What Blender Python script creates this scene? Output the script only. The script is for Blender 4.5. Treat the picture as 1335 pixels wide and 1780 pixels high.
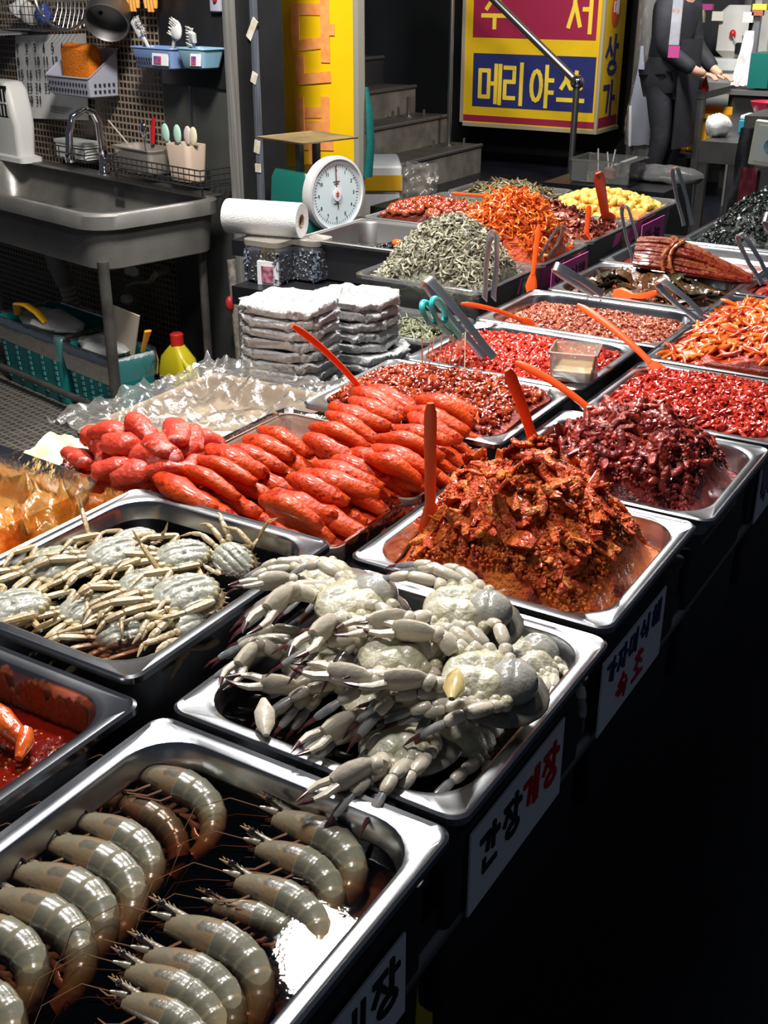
import bpy, math, random
import numpy as np
from mathutils import Vector, Matrix, Euler, noise as mn

for _o in list(bpy.data.objects):
    bpy.data.objects.remove(_o)
random.seed(7)
SC = bpy.context.scene
COL = SC.collection

# ------------------------------------------------------------------ camera
CAMP = np.array([0.0, 0.0, 1.5])
F = 1990.0                                   # focal length in pixels of the 1335x1780 frame
PITCH, ROLL, YAW = math.radians(24.83), math.radians(0.12), math.radians(-31.17)
FW = np.array([math.sin(YAW)*math.cos(PITCH), math.cos(YAW)*math.cos(PITCH), -math.sin(PITCH)])
_r = np.array([math.cos(YAW), -math.sin(YAW), 0.0]); _u = np.cross(_r, FW)
RT = math.cos(ROLL)*_r + math.sin(ROLL)*_u
UP = -math.sin(ROLL)*_r + math.cos(ROLL)*_u
cam = bpy.data.cameras.new('camera'); camo = bpy.data.objects.new('camera', cam); COL.objects.link(camo)
cam.sensor_fit = 'VERTICAL'; cam.sensor_height = 24.0; cam.lens = 24.0*F/1780.0
cam.clip_start = 0.05; cam.clip_end = 60
camo.matrix_world = Matrix(((RT[0], UP[0], -FW[0], CAMP[0]), (RT[1], UP[1], -FW[1], CAMP[1]),
                            (RT[2], UP[2], -FW[2], CAMP[2]), (0, 0, 0, 1)))
SC.camera = camo

# ------------------------------------------------------------------ world, lamps, exposure
SC.view_settings.view_transform = 'Standard'
SC.view_settings.look = 'None'
SC.view_settings.exposure = 0.0
SC.view_settings.gamma = 1.0
wd = bpy.data.worlds.new('night'); SC.world = wd; wd.use_nodes = True
wd.node_tree.nodes['Background'].inputs[0].default_value = (0.62, 0.75, 1.0, 1)
wd.node_tree.nodes['Background'].inputs[1].default_value = 0.05

def area(name, loc, target, size, power, color=(1, 0.97, 0.92), size_y=None, spread=180):
    l = bpy.data.lights.new(name, 'AREA'); l.energy = power; l.color = color
    l.shape = 'RECTANGLE' if size_y else 'DISK'
    l.size = size
    if size_y: l.size_y = size_y
    l.spread = math.radians(spread)
    o = bpy.data.objects.new(name, l); COL.objects.link(o); o.location = loc
    d = Vector(target)-Vector(loc)
    o.rotation_euler = d.to_track_quat('-Z', 'Y').to_euler()
    return o
area('stall_lamp', (-1.24, 1.77, 2.40), (-0.75, 1.0, 0.85), 0.24, 50, (1, 0.97, 0.93))
area('stall_lamp', (-1.55, 3.70, 2.45), (-1.0, 2.6, 0.85), 0.26, 56, (1, 0.97, 0.93))
area('stall_lamp', (-1.05, 0.95, 2.6), (-0.6, 1.0, 0.85), 0.26, 22, (1, 0.97, 0.94))  # overhead fill added to brighten the front sides of the heaps
area('sink_lamp', (-1.95, 2.15, 2.6), (-2.8, 3.4, 0.9), 0.35, 78, (1, 0.95, 0.88))
area('stair_lamp', (-3.4, 6.6, 3.0), (-4.2, 9.4, 0.7), 0.6, 48, (1, 0.97, 0.93))
area('neighbour_lamp', (-2.0, 7.3, 2.9), (-2.6, 9.3, 0.8), 0.7, 125, (1, 0.98, 0.96))

# ------------------------------------------------------------------ from the photograph to the place
def _ray(px, py):
    return RT*(px-667.5) - UP*(py-890.0) + FW*F
def P(px, py, z):                            # the point at height z seen at a pixel
    d = _ray(px, py); return Vector(CAMP + d*((z-CAMP[2])/d[2]))
def PX(px, py, x):
    d = _ray(px, py); return Vector(CAMP + d*(x/d[0]))
def PY(px, py, y):
    d = _ray(px, py); return Vector(CAMP + d*(y/d[1]))
def PN(px, py, p0, n):
    d = _ray(px, py); p0 = np.array(p0); n = np.array(n)
    return Vector(CAMP + d*(((p0-CAMP) @ n)/(d @ n)))

# ------------------------------------------------------------------ materials
def mat(name, c, rough=0.5, metal=0.0, c2=None, nscale=20, bump=0.0, bscale=60, coat=0.0, sss=0.0, attr=None,
        trans=0.0, ior=1.45, emit=0.0, spec=0.5, stretch=None, rough2=None, detail=4, spots=None):
    m = bpy.data.materials.new(name); m.use_nodes = True
    nt = m.node_tree; b = nt.nodes['Principled BSDF']; N = nt.nodes.new; L = nt.links.new
    b.inputs['Base Color'].default_value = (*c, 1)
    b.inputs['Roughness'].default_value = rough; b.inputs['Metallic'].default_value = metal
    b.inputs['Specular IOR Level'].default_value = spec
    b.inputs['IOR'].default_value = ior
    if coat: b.inputs['Coat Weight'].default_value = coat; b.inputs['Coat Roughness'].default_value = 0.08
    if sss:
        b.inputs['Subsurface Weight'].default_value = sss; b.inputs['Subsurface Radius'].default_value = (1, .35, .2) if c[0] > c[2]*1.5 else (1, 1, 1)
        b.inputs['Subsurface Scale'].default_value = 0.006
    if trans: b.inputs['Transmission Weight'].default_value = trans
    if emit:
        b.inputs['Emission Color'].default_value = (*c, 1); b.inputs['Emission Strength'].default_value = emit
    tc = N('ShaderNodeTexCoord'); vec = tc.outputs['Object']
    if stretch:
        mp = N('ShaderNodeMapping'); mp.inputs['Scale'].default_value = stretch; L(vec, mp.inputs[0]); vec = mp.outputs[0]
    if c2 is not None:
        mx = N('ShaderNodeMix'); mx.data_type = 'RGBA'
        mx.inputs[6].default_value = (*c, 1); mx.inputs[7].default_value = (*c2, 1)
        if attr:
            a = N('ShaderNodeAttribute'); a.attribute_name = attr; L(a.outputs['Fac'], mx.inputs[0])
        else:
            n = N('ShaderNodeTexNoise'); n.inputs['Scale'].default_value = nscale; n.inputs['Detail'].default_value = detail
            r = N('ShaderNodeValToRGB'); r.color_ramp.elements[0].position = .35; r.color_ramp.elements[1].position = .65
            L(vec, n.inputs['Vector']); L(n.outputs['Fac'], r.inputs[0]); L(r.outputs[0], mx.inputs[0])
        out = mx.outputs[2]
        if spots:                                     # (colour, scale, threshold)
            n2 = N('ShaderNodeTexNoise'); n2.inputs['Scale'].default_value = spots[1]; n2.inputs['Detail'].default_value = 3
            r2 = N('ShaderNodeValToRGB'); r2.color_ramp.elements[0].position = spots[2]; r2.color_ramp.elements[1].position = spots[2]+.06
            m2 = N('ShaderNodeMix'); m2.data_type = 'RGBA'; m2.inputs[7].default_value = (*spots[0], 1)
            L(vec, n2.inputs['Vector']); L(n2.outputs['Fac'], r2.inputs[0]); L(r2.outputs[0], m2.inputs[0]); L(out, m2.inputs[6])
            out = m2.outputs[2]
        L(out, b.inputs['Base Color'])
    if rough2 is not None:
        n3 = N('ShaderNodeTexNoise'); n3.inputs['Scale'].default_value = nscale; n3.inputs['Detail'].default_value = 5
        mr = N('ShaderNodeMapRange'); mr.inputs['From Min'].default_value = .3; mr.inputs['From Max'].default_value = .7
        mr.inputs['To Min'].default_value = rough; mr.inputs['To Max'].default_value = rough2
        L(vec, n3.inputs['Vector']); L(n3.outputs['Fac'], mr.inputs['Value']); L(mr.outputs[0], b.inputs['Roughness'])
    if bump:
        n = N('ShaderNodeTexNoise'); n.inputs['Scale'].default_value = bscale; n.inputs['Detail'].default_value = 5
        bp = N('ShaderNodeBump'); bp.inputs['Strength'].default_value = bump; bp.inputs['Distance'].default_value = 0.01
        L(vec, n.inputs['Vector']); L(n.outputs['Fac'], bp.inputs['Height']); L(bp.outputs[0], b.inputs['Normal'])
    return m

def film(name, tint, gloss=0.12, haze=0.0, hazec=(.9, .9, .9), rough=0.06, bump=0.0, bscale=30):
    """thin clear plastic: see-through, milky by `haze`, shiny at grazing angles"""
    m = bpy.data.materials.new(name); m.use_nodes = True; nt = m.node_tree; N = nt.nodes.new; L = nt.links.new
    nt.nodes.remove(nt.nodes['Principled BSDF'])
    t = N('ShaderNodeBsdfTransparent'); t.inputs[0].default_value = (*tint, 1)
    d = N('ShaderNodeBsdfDiffuse'); d.inputs[0].default_value = (*hazec, 1)
    g = N('ShaderNodeBsdfGlossy'); g.inputs['Roughness'].default_value = rough
    x1 = N('ShaderNodeMixShader'); x1.inputs[0].default_value = haze
    L(t.outputs[0], x1.inputs[1]); L(d.outputs[0], x1.inputs[2])
    fr = N('ShaderNodeFresnel'); fr.inputs[0].default_value = 1.45
    ad = N('ShaderNodeMath'); ad.operation = 'MULTIPLY_ADD'; ad.inputs[1].default_value = 1.0; ad.inputs[2].default_value = gloss-.04
    x2 = N('ShaderNodeMixShader'); L(fr.outputs[0], ad.inputs[0]); L(ad.outputs[0], x2.inputs[0]); L(x1.outputs[0], x2.inputs[1]); L(g.outputs[0], x2.inputs[2])
    if bump:
        tc = N('ShaderNodeTexCoord'); n = N('ShaderNodeTexNoise'); n.inputs['Scale'].default_value = bscale; n.inputs['Detail'].default_value = 6
        bp = N('ShaderNodeBump'); bp.inputs['Strength'].default_value = bump; bp.inputs['Distance'].default_value = .01
        L(tc.outputs['Object'], n.inputs['Vector']); L(n.outputs[0], bp.inputs['Height'])
        for q in (g, d, fr): L(bp.outputs[0], q.inputs['Normal'])
    L(x2.outputs[0], nt.nodes['Material Output'].inputs['Surface'])
    return m

def liquid(name, color, density):
    """a brew: clear surface with a mirror sheen, the body absorbing light with depth"""
    m = film(name, (1, 1, 1), gloss=0.04, rough=0.015, bump=0.04, bscale=14)
    nt = m.node_tree; v = nt.nodes.new('ShaderNodeVolumeAbsorption')
    v.inputs[0].default_value = (*color, 1); v.inputs[1].default_value = density
    nt.links.new(v.outputs[0], nt.nodes['Material Output'].inputs['Volume'])
    return m

STEEL = mat('stainless steel', (.47, .48, .50), .19, 1.0, bump=.012, bscale=60, rough2=.26, nscale=9)
STEELD = mat('dull stainless steel', (.30, .30, .31), .38, 1.0, c2=(.22, .215, .21), nscale=5, rough2=.55)
STEELB = mat('bright polished steel', (.80, .81, .83), .30, 1.0)
CHROME = mat('chrome', (.8, .8, .82), .07, 1.0)
IRON = mat('black painted iron', (.025, .025, .028), .5)
GUNM = mat('grey painted metal', (.12, .12, .125), .45, .6)
BLACKP = mat('black plastic', (.010, .011, .014), .42)
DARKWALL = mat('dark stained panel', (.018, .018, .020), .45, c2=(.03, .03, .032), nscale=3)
WHITEP = mat('white plastic', (.72, .72, .70), .4)
GREYP = mat('lavender grey plastic', (.36, .37, .45), .45)
CLEAR = film('clear hard plastic', (.94, .95, .95), .08, .08)
LINERF = film('thin bin liner', (.97, .98, .98), .03, .03, rough=.25, bump=.8, bscale=16)
CLEARB = film('crinkled clear bag', (.95, .94, .93), .05, .09, (.75, .72, .68), rough=.2, bump=.6, bscale=22)
MILKY = film('milky clear plastic', (.92, .88, .82), .10, .30, (.85, .8, .72))
ORANGE = mat('orange plastic', (.90, .10, .012), .33)
WOODP = mat('toothpick wood', (.78, .58, .36), .6)
PAPER = mat('white paper card', (.80, .81, .84), .6)
PINKP = mat('magenta card', (.75, .10, .42), .6)
INK = mat('black marker ink', (.008, .008, .01), .6)
REDINK = mat('red marker ink', (.55, .01, .012), .6)
SKIN = mat('skin', (.55, .32, .22), .5, sss=.1)

# ------------------------------------------------------------------ mesh builder
ROOT = {}
class M:
    def __init__(s): s.v = []; s.f = []; s.a = []
    def add(s, V, Fs, a=0.0):
        o = len(s.v); s.v.extend([tuple(map(float, p)) for p in V]); s.f.extend([tuple(i+o for i in q) for q in Fs])
        if hasattr(a, '__len__'): s.a.extend([float(q) for q in a])
        else: s.a.extend([float(a)]*len(V))
        return s
    def box(s, c, d, rot=None, bev=0.0, a=0.0):
        hx, hy, hz = d[0]/2, d[1]/2, d[2]/2
        if bev:
            b = min(bev, hx*.9, hy*.9, hz*.9)
            rings = [rr(0, 0, hx-b, hy-b, b*.5, -hz, 2), rr(0, 0, hx, hy, b, -hz+b, 2), rr(0, 0, hx, hy, b, hz-b, 2), rr(0, 0, hx-b, hy-b, b*.5, hz, 2)]
            V = [p for r in rings for p in r]; n = len(rings[0]); Fs = loftf(4, n)+[tuple(range(n-1, -1, -1)), tuple(range(3*n, 4*n))]
        else:
            V = [(x, y, z) for z in (-hz, hz) for x, y in ((-hx, -hy), (hx, -hy), (hx, hy), (-hx, hy))]
            Fs = [(3, 2, 1, 0), (4, 5, 6, 7), (0, 1, 5, 4), (1, 2, 6, 5), (2, 3, 7, 6), (3, 0, 4, 7)]
        Rm = rot if isinstance(rot, Matrix) else (Matrix.Rotation(rot, 3, 'Z') if rot else None)
        V = [(Rm @ Vector(p) if Rm else Vector(p))+Vector(c) for p in V]
        return s.add(V, Fs, a)
    def loft(s, rings, cap0=True, cap1=True, closed=True, a=0.0):
        n = len(rings[0]); V = [p for r in rings for p in r]; Fs = loftf(len(rings), n, closed)
        if cap0: Fs.append(tuple(range(n-1, -1, -1)))
        if cap1: Fs.append(tuple(range((len(rings)-1)*n, len(rings)*n)))
        return s.add(V, Fs, a)
    def tube(s, pts, r, n=8, cap=True, a=0.0, flat=1.0, upv=None):
        pts = [Vector(p) for p in pts]; k = len(pts)
        if not hasattr(r, '__len__'): r = [r]*k
        rings = []; prev = None
        for i in range(k):
            t = (pts[min(i+1, k-1)]-pts[max(i-1, 0)]).normalized()
            if prev is None:
                u0 = Vector(upv) if upv is not None else (Vector((0, 0, 1)) if abs(t.z) < .9 else Vector((1, 0, 0)))
                x = t.cross(u0).normalized()
            else: x = (prev-t*prev.dot(t)).normalized()
            prev = x; y = x.cross(t)
            rings.append([pts[i]+x*(math.cos(q)*r[i])+y*(math.sin(q)*r[i]*flat) for q in [2*math.pi*j/n for j in range(n)]])
        if hasattr(a, '__len__'): a = [q for q in a for _ in range(n)]
        return s.loft(rings, cap, cap, a=a)
    def lathe(s, prof, c, n=20, axis='Z', a=0.0, rot=None):
        rings = []
        for r, h in prof:
            rings.append([(r*math.cos(2*math.pi*j/n), r*math.sin(2*math.pi*j/n), h) for j in range(n)])
        Rm = rot if rot is not None else (Matrix.Identity(3) if axis == 'Z' else (Matrix.Rotation(math.pi/2, 3, 'Y') if axis == 'X' else Matrix.Rotation(-math.pi/2, 3, 'X')))
        rings = [[Rm @ Vector(p)+Vector(c) for p in q] for q in rings]
        return s.loft(rings, a=a)
    def sph(s, c, r, n=10, rot=None, a=0.0):
        r = r if hasattr(r, '__len__') else (r, r, r); V = []; Fs = []
        m = max(4, n//2+1)
        for i in range(m+1):
            th = math.pi*i/m
            for j in range(n):
                ph = 2*math.pi*j/n; V.append(Vector((r[0]*math.sin(th)*math.cos(ph), r[1]*math.sin(th)*math.sin(ph), -r[2]*math.cos(th))))
        if rot is not None: V = [rot @ p for p in V]
        V = [p+Vector(c) for p in V]
        return s.add(V, loftf(m+1, n), a)
    def grid(s, fn, nu, nv, a=0.0, thick=0.0):
        V = [Vector(fn(i/nu, j/nv)) for i in range(nu+1) for j in range(nv+1)]; w = nv+1
        Fs = [(i*w+j, (i+1)*w+j, (i+1)*w+j+1, i*w+j+1) for i in range(nu) for j in range(nv)]
        return s.add(V, Fs, a)
    def obj(s, name, m, parent=None, smooth=True, angle=40, origin=None):
        if parent is not None: org = ROOT[parent.name]
        elif origin is not None: org = Vector(origin)
        else:
            A = np.array(s.v); lo, hi = A.min(0), A.max(0); org = Vector(((lo[0]+hi[0])/2, (lo[1]+hi[1])/2, lo[2]))
        me = bpy.data.meshes.new(name)
        A = np.array(s.v)-np.array(org)
        me.from_pydata(A.tolist(), [], s.f)
        at = me.attributes.new('rnd', 'FLOAT', 'POINT'); at.data.foreach_set('value', s.a)
        me.materials.append(m)
        if smooth:
            me.polygons.foreach_set('use_smooth', [True]*len(me.polygons))
            if angle: me.set_sharp_from_angle(angle=math.radians(angle))
        me.update()
        o = bpy.data.objects.new(name, me); COL.objects.link(o)
        if parent is not None: o.parent = parent
        else: o.location = org
        ROOT[o.name] = org
        return o

def rr(cx, cy, hx, hy, r, z, n=6):
    r = min(r, hx, hy); out = []
    for k, (sx, sy) in enumerate(((1, 1), (-1, 1), (-1, -1), (1, -1))):
        for i in range(n+1):
            t = math.pi/2*(k+i/n)
            out.append((cx+sx*(hx-r)+r*math.cos(t), cy+sy*(hy-r)+r*math.sin(t), z))
    return out
def loftf(k, n, closed=True):
    return [(i*n+j, i*n+(j+1) % n, (i+1)*n+(j+1) % n, (i+1)*n+j) for i in range(k-1) for j in range(n if closed else n-1)]
def tag(o, label, cat, group=None, kind=None):
    o['label'] = label; o['category'] = cat
    if group: o['group'] = group
    if kind: o['kind'] = kind
    return o
def thing(name, label, cat, loc, group=None):
    o = bpy.data.objects.new(name, None); COL.objects.link(o); o.location = loc
    o.empty_display_size = .05
    ROOT[o.name] = Vector(loc); return tag(o, label, cat, group)
def solo(m, name, material, label, cat, group=None, kind=None, **k):
    return tag(m.obj(name, material, **k), label, cat, group, kind)
def struct(m, name, material, **k):
    o = m.obj(name, material, **k); o['kind'] = 'structure'; return o
def copy_tree(o, parent=None):
    c = o.copy(); COL.objects.link(c)
    if parent is not None: c.parent = parent
    for ch in list(o.children): copy_tree(ch, c)
    return c
def nz(x, y=0, z=0): return mn.noise(Vector((x, y, z)))
def fbm(x, y=0, z=0, o=4): return mn.fractal(Vector((x, y, z)), 1.0, 2.0, o)
def lerp(a, b, t): return a+(b-a)*t
def smooth(t): t = max(0, min(1, t)); return t*t*(3-2*t)
def bez(p, q, r, n=10):
    p, q, r = Vector(p), Vector(q), Vector(r); return [(p*(1-t)**2+q*2*t*(1-t)+r*t*t) for t in [i/n for i in range(n+1)]]

# ------------------------------------------------------------------ hand lettering (strokes)
def _arc(cx, cy, rx, ry, a0=0, a1=360, n=16):
    return [(cx+rx*math.cos(math.radians(a0+(a1-a0)*i/n)), cy+ry*math.sin(math.radians(a0+(a1-a0)*i/n))) for i in range(n+1)]
CHO = {'g': [[(.05, .9), (.9, .9), (.75, .1)]], 'n': [[(.1, .9), (.1, .12), (.95, .12)]],
       'd': [[(.95, .9), (.1, .9), (.1, .1), (.95, .1)]], 'r': [[(.05, .95), (.9, .95), (.9, .55), (.1, .55), (.1, .08), (.95, .08)]],
       'm': [[(.1, .9), (.9, .9), (.9, .1), (.1, .1), (.1, .9)]],
       'b': [[(.1, .98), (.1, .05)], [(.9, .98), (.9, .05)], [(.1, .55), (.9, .55)], [(.1, .08), (.9, .08)]],
       's': [[(.5, .98), (.45, .6), (.05, .05)], [(.5, .65), (.95, .08)]],
       'ss': [[(.28, .95), (.22, .5), (.0, .1)], [(.26, .55), (.48, .12)], [(.75, .95), (.7, .5), (.5, .1)], [(.72, .55), (1, .12)]],
       'o': [_arc(.5, .5, .42, .42)], 'j': [[(.05, .92), (.95, .92)], [(.52, .9), (.4, .5), (.05, .05)], [(.5, .6), (.95, .08)]],
       'h': [[(.35, 1.0), (.65, 1.0)], [(.05, .78), (.95, .78)], _arc(.5, .32, .34, .30)],
       'ch': [[(.4, 1.02), (.6, 1.02)], [(.05, .82), (.95, .82)], [(.52, .8), (.4, .45), (.05, .05)], [(.5, .55), (.95, .08)]]}
JV = {'a': [[(.3, 1), (.3, 0)], [(.3, .52), (.95, .52)]], 'ya': [[(.3, 1), (.3, 0)], [(.3, .66), (.95, .66)], [(.3, .36), (.95, .36)]],
      'eo': [[(.75, 1), (.75, 0)], [(.1, .52), (.75, .52)]], 'i': [[(.5, 1), (.5, 0)]],
      'e': [[(.5, 1), (.5, .02)], [(.95, 1), (.95, 0)], [(.1, .52), (.5, .52)]],
      'ae': [[(.2, 1), (.2, .02)], [(.85, 1), (.85, 0)], [(.2, .52), (.85, .52)]],
      'ye': [[(.5, 1), (.5, .02)], [(.95, 1), (.95, 0)], [(.1, .62), (.5, .62)], [(.1, .38), (.5, .38)]]}
JH = {'o': [[(.5, .9), (.5, .3)], [(0, .25), (1, .25)]], 'u': [[(0, .85), (1, .85)], [(.5, .85), (.5, .0)]], 'eu': [[(0, .5), (1, .5)]]}
DIG = {'0': [_arc(.5, .5, .38, .48)], '1': [[(.3, .8), (.55, 1), (.55, 0)]], '2': [_arc(.5, .72, .36, .27, 170, -40, 10)+[(.1, .02), (.9, .02)]],
       '3': [_arc(.45, .74, .34, .25, 150, -90, 10)+_arc(.45, .25, .38, .25, 90, -150, 10)], '4': [[(.7, 0), (.7, 1), (.08, .3), (.95, .3)]],
       '5': [[(.85, 1), (.22, 1), (.16, .56)]+_arc(.46, .32, .38, .31, 120, -150, 12)], '6': [[(.75, .98), (.3, .6)]+_arc(.5, .3, .36, .3, 150, -210, 14)],
       '7': [[(.08, 1), (.9, 1), (.4, 0)]], '8': [_arc(.5, .75, .3, .24), _arc(.5, .26, .37, .26)], '9': [_arc(.5, .7, .36, .29)+[(.6, 0)]]}
def syl(code):
    """'g a n' -> strokes of one syllable block in the unit square"""
    p = code.split('.'); cho, ju = p[0], p[1]; jo = p[2] if len(p) > 2 else None
    out = []
    def put(st, x0, x1, y0, y1):
        for q in st: out.append([(x0+(x1-x0)*x, y0+(y1-y0)*y) for x, y in q])
    b = .42 if jo else 0.0
    if ju in JV:
        put(CHO[cho], .02, .52, b+.08*(1-b), 1-.06); put(JV[ju], .58, 1.0, b, 1.0)
    else:
        put(CHO[cho], .14, .86, b+(1-b)*.45, 1.0); put(JH[ju], .02, .98, b, b+(1-b)*.36)
    if jo: put(CHO[jo], .2, .95, 0, .34)
    return out
INK_N = [0]
def letters(name, mtl, parent, items):
    for code, *args in items:
        m = M(); ink(m, syl(code) if isinstance(code, str) else code, *args); m.obj(name, mtl, parent, smooth=False)
def ink(m, strokes, origin, ux, uy, nrm, sx, sy, w, lift=.0012, slant=0.0):
    """raised flat strokes on a plane: origin + x*ux*sx + y*uy*sy"""
    o, ux, uy, nrm = Vector(origin), Vector(ux), Vector(uy), Vector(nrm)
    for st in strokes:
        pts = [o+ux*((x+slant*y)*sx)+uy*(y*sy)+nrm*lift for x, y in st]
        for i in range(len(pts)-1):
            a, b = pts[i], pts[i+1]; d = (b-a)
            if d.length < 1e-6: continue
            d = d.normalized(); s_ = nrm.cross(d).normalized()*(w/2); a = a-d*(w*.35); b = b+d*(w*.35)
            INK_N[0] = (INK_N[0]+1) % 9; n_ = nrm*(.0002+w*.012*INK_N[0]); e = nrm*(-.0014)
            m.add([a-s_+e, b-s_+e, b+s_+e, a+s_+e, a-s_+n_, b-s_+n_, b+s_+n_, a+s_+n_], [(4, 5, 6, 7), (0, 1, 5, 4), (1, 2, 6, 5), (2, 3, 7, 6), (3, 0, 4, 7)])
# ================================================================== SETTING
def tilemat(name, dark, grout, size, gap, vertical=True):
    m = bpy.data.materials.new(name); m.use_nodes = True; nt = m.node_tree; N = nt.nodes.new; L = nt.links.new
    b = nt.nodes['Principled BSDF']; b.inputs['Roughness'].default_value = .3
    tc = N('ShaderNodeTexCoord'); mp = N('ShaderNodeMapping')
    if vertical: mp.inputs['Rotation'].default_value = (math.pi/2, 0, 0)
    br = N('ShaderNodeTexBrick'); br.offset = 0.0
    br.inputs['Scale'].default_value = 1.0; br.inputs['Brick Width'].default_value = size; br.inputs['Row Height'].default_value = size
    br.inputs['Mortar Size'].default_value = gap; br.inputs['Mortar Smooth'].default_value = .2; br.inputs['Bias'].default_value = -.1
    br.inputs['Color1'].default_value = (*dark, 1); br.inputs['Color2'].default_value = (dark[0]*2.2, dark[1]*2.0, dark[2]*1.8, 1)
    br.inputs['Mortar'].default_value = (*grout, 1)
    L(tc.outputs['Object'], mp.inputs[0]); L(mp.outputs[0], br.inputs['Vector']); L(br.outputs['Color'], b.inputs['Base Color'])
    mr = N('ShaderNodeMapRange'); mr.inputs['To Min'].default_value = .25; mr.inputs['To Max'].default_value = .85
    L(br.outputs['Fac'], mr.inputs['Value']); L(mr.outputs[0], b.inputs['Roughness'])
    return m
MOSAIC = tilemat('brown mosaic tile', (.020, .014, .011), (.30, .24, .18), .026, .0042)
MOSAICF = tilemat('grey floor mosaic', (.05, .045, .04), (.13, .12, .105), .03, .005, False)
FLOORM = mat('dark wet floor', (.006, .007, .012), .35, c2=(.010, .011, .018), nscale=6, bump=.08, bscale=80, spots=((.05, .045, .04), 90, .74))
CONC = mat('worn concrete', (.085, .075, .062), .8, c2=(.14, .12, .095), nscale=6, bump=.2, bscale=40, spots=((.03, .027, .024), 9, .62))

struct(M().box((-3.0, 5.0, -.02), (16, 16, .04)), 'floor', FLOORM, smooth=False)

# sink corner: own axes, turned a little against the counter
SA = math.radians(-13.0)
S0 = Vector((-2.78, 2.76, 0)); ER = Vector((math.cos(SA), math.sin(SA), 0)); EB = Vector((-math.sin(SA), math.cos(SA), 0))
RS = Matrix.Rotation(SA, 3, 'Z')
def S(u, v, z): return S0+ER*u+EB*v+Vector((0, 0, z))
def W(px, py, v): return PN(px, py, S(0, v, 0), EB)
def wall_obj(m, name, material, **k):        # keep the tile grid square to the wall
    o = m.obj(name, material, smooth=False, origin=S(0, 0, 0), **k)
    for v in o.data.vertices: v.co = RS.transposed() @ v.co
    o.rotation_euler = (0, 0, SA); o['kind'] = 'structure'; return o
WV = .66                                      # the wall stands this far behind the sink front
wall_obj(M().box(S(-1.55, WV+.06, 1.3), (2.14, .12, 2.6), RS), 'wall_back', MOSAIC)
wall_obj(M().box(S(-1.2, .2, .006), (3.2, 1.7, .012), RS), 'trim_1', MOSAICF)
PANEL = mat('dark steel wall sheet', (.10, .105, .10), .33, .45, c2=(.06, .062, .06), nscale=4)
wall_obj(M().box(S(-.22, WV+.05, 1.3), (.52, .12, 2.6), RS), 'wall_right', PANEL)
# the dark cold-store side beside the sink
g = thing('cold_cabinet', 'tall dark steel cabinet side with bright corner post right of the sink', 'cabinet', S(.19, .55, .012))
M().box(S(.125, .61, 1.2), (.165, .10, 2.37), RS).obj('side_panel', mat('dark cabinet steel', (.030, .031, .033), .4, .5, c2=(.02, .02, .022), nscale=3), g, smooth=False)
M().box(S(.065, .60, 1.2), (.045, .13, 2.37), RS, .012).obj('corner_post', mat('brushed post steel', (.42, .41, .40), .3, .55, c2=(.25, .25, .24), nscale=3, stretch=(60, 60, 1)), g)
M().box(S(.185, .575, 1.2), (.035, .05, 2.37), RS, .01).obj('corner_post', mat('blue grey post steel', (.20, .23, .28), .35, .5, c2=(.10, .11, .13), nscale=4, stretch=(60, 60, 2)), g)
SCRAP = mat('torn sticker paper', (.45, .38, .26), .7, c2=(.62, .6, .55), nscale=30)
for i, (a, b) in enumerate(((.92, .02), (.99, .03), (1.21, .025), (1.36, .05))): M().box(S(.185, .5485, a), (.028, .003, b*1.4), RS @ Matrix.Rotation(.2*i, 3, 'Y')).obj('paper_scrap', SCRAP, g, smooth=False)

# far wall, stair side and ceiling-less market hall
struct(M().box((-6.0, 10.6, 1.6), (6.2, .2, 3.2)), 'wall_left', mat('black wall', (.016, .018, .021), .6, c2=(.022, .024, .027), nscale=2), smooth=False)
struct(M().box((-1.0, 11.6, 1.6), (4.4, .2, 3.2)), 'wall_far', mat('pale stall wall', (.42, .41, .38), .7, c2=(.50, .48, .44), nscale=2), smooth=False)
struct(M().box((-7.9, 8.0, 1.6), (.2, 5.4, 3.2)), 'wall_stair', DARKWALL, smooth=False)

# ------------------------------------------------------------------ staircase
st = thing('staircase', 'wide dark concrete staircase with metal nosings behind the yellow banner', 'stairs', (-5.9, 7.4, 0))
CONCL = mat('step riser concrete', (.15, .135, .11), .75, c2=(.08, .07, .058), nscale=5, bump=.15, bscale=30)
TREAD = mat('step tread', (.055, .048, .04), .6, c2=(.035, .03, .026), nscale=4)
for i in range(9):
    x1 = -4.61-.33*i; z1 = .225*(i+1)
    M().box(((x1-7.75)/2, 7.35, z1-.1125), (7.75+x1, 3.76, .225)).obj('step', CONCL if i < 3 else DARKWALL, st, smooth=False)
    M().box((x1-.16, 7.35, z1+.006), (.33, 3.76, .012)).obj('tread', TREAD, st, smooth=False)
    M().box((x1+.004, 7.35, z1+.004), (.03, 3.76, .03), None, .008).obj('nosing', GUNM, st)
STP = mat('stair rail steel', (.42, .42, .42), .3, 1.0)
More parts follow.
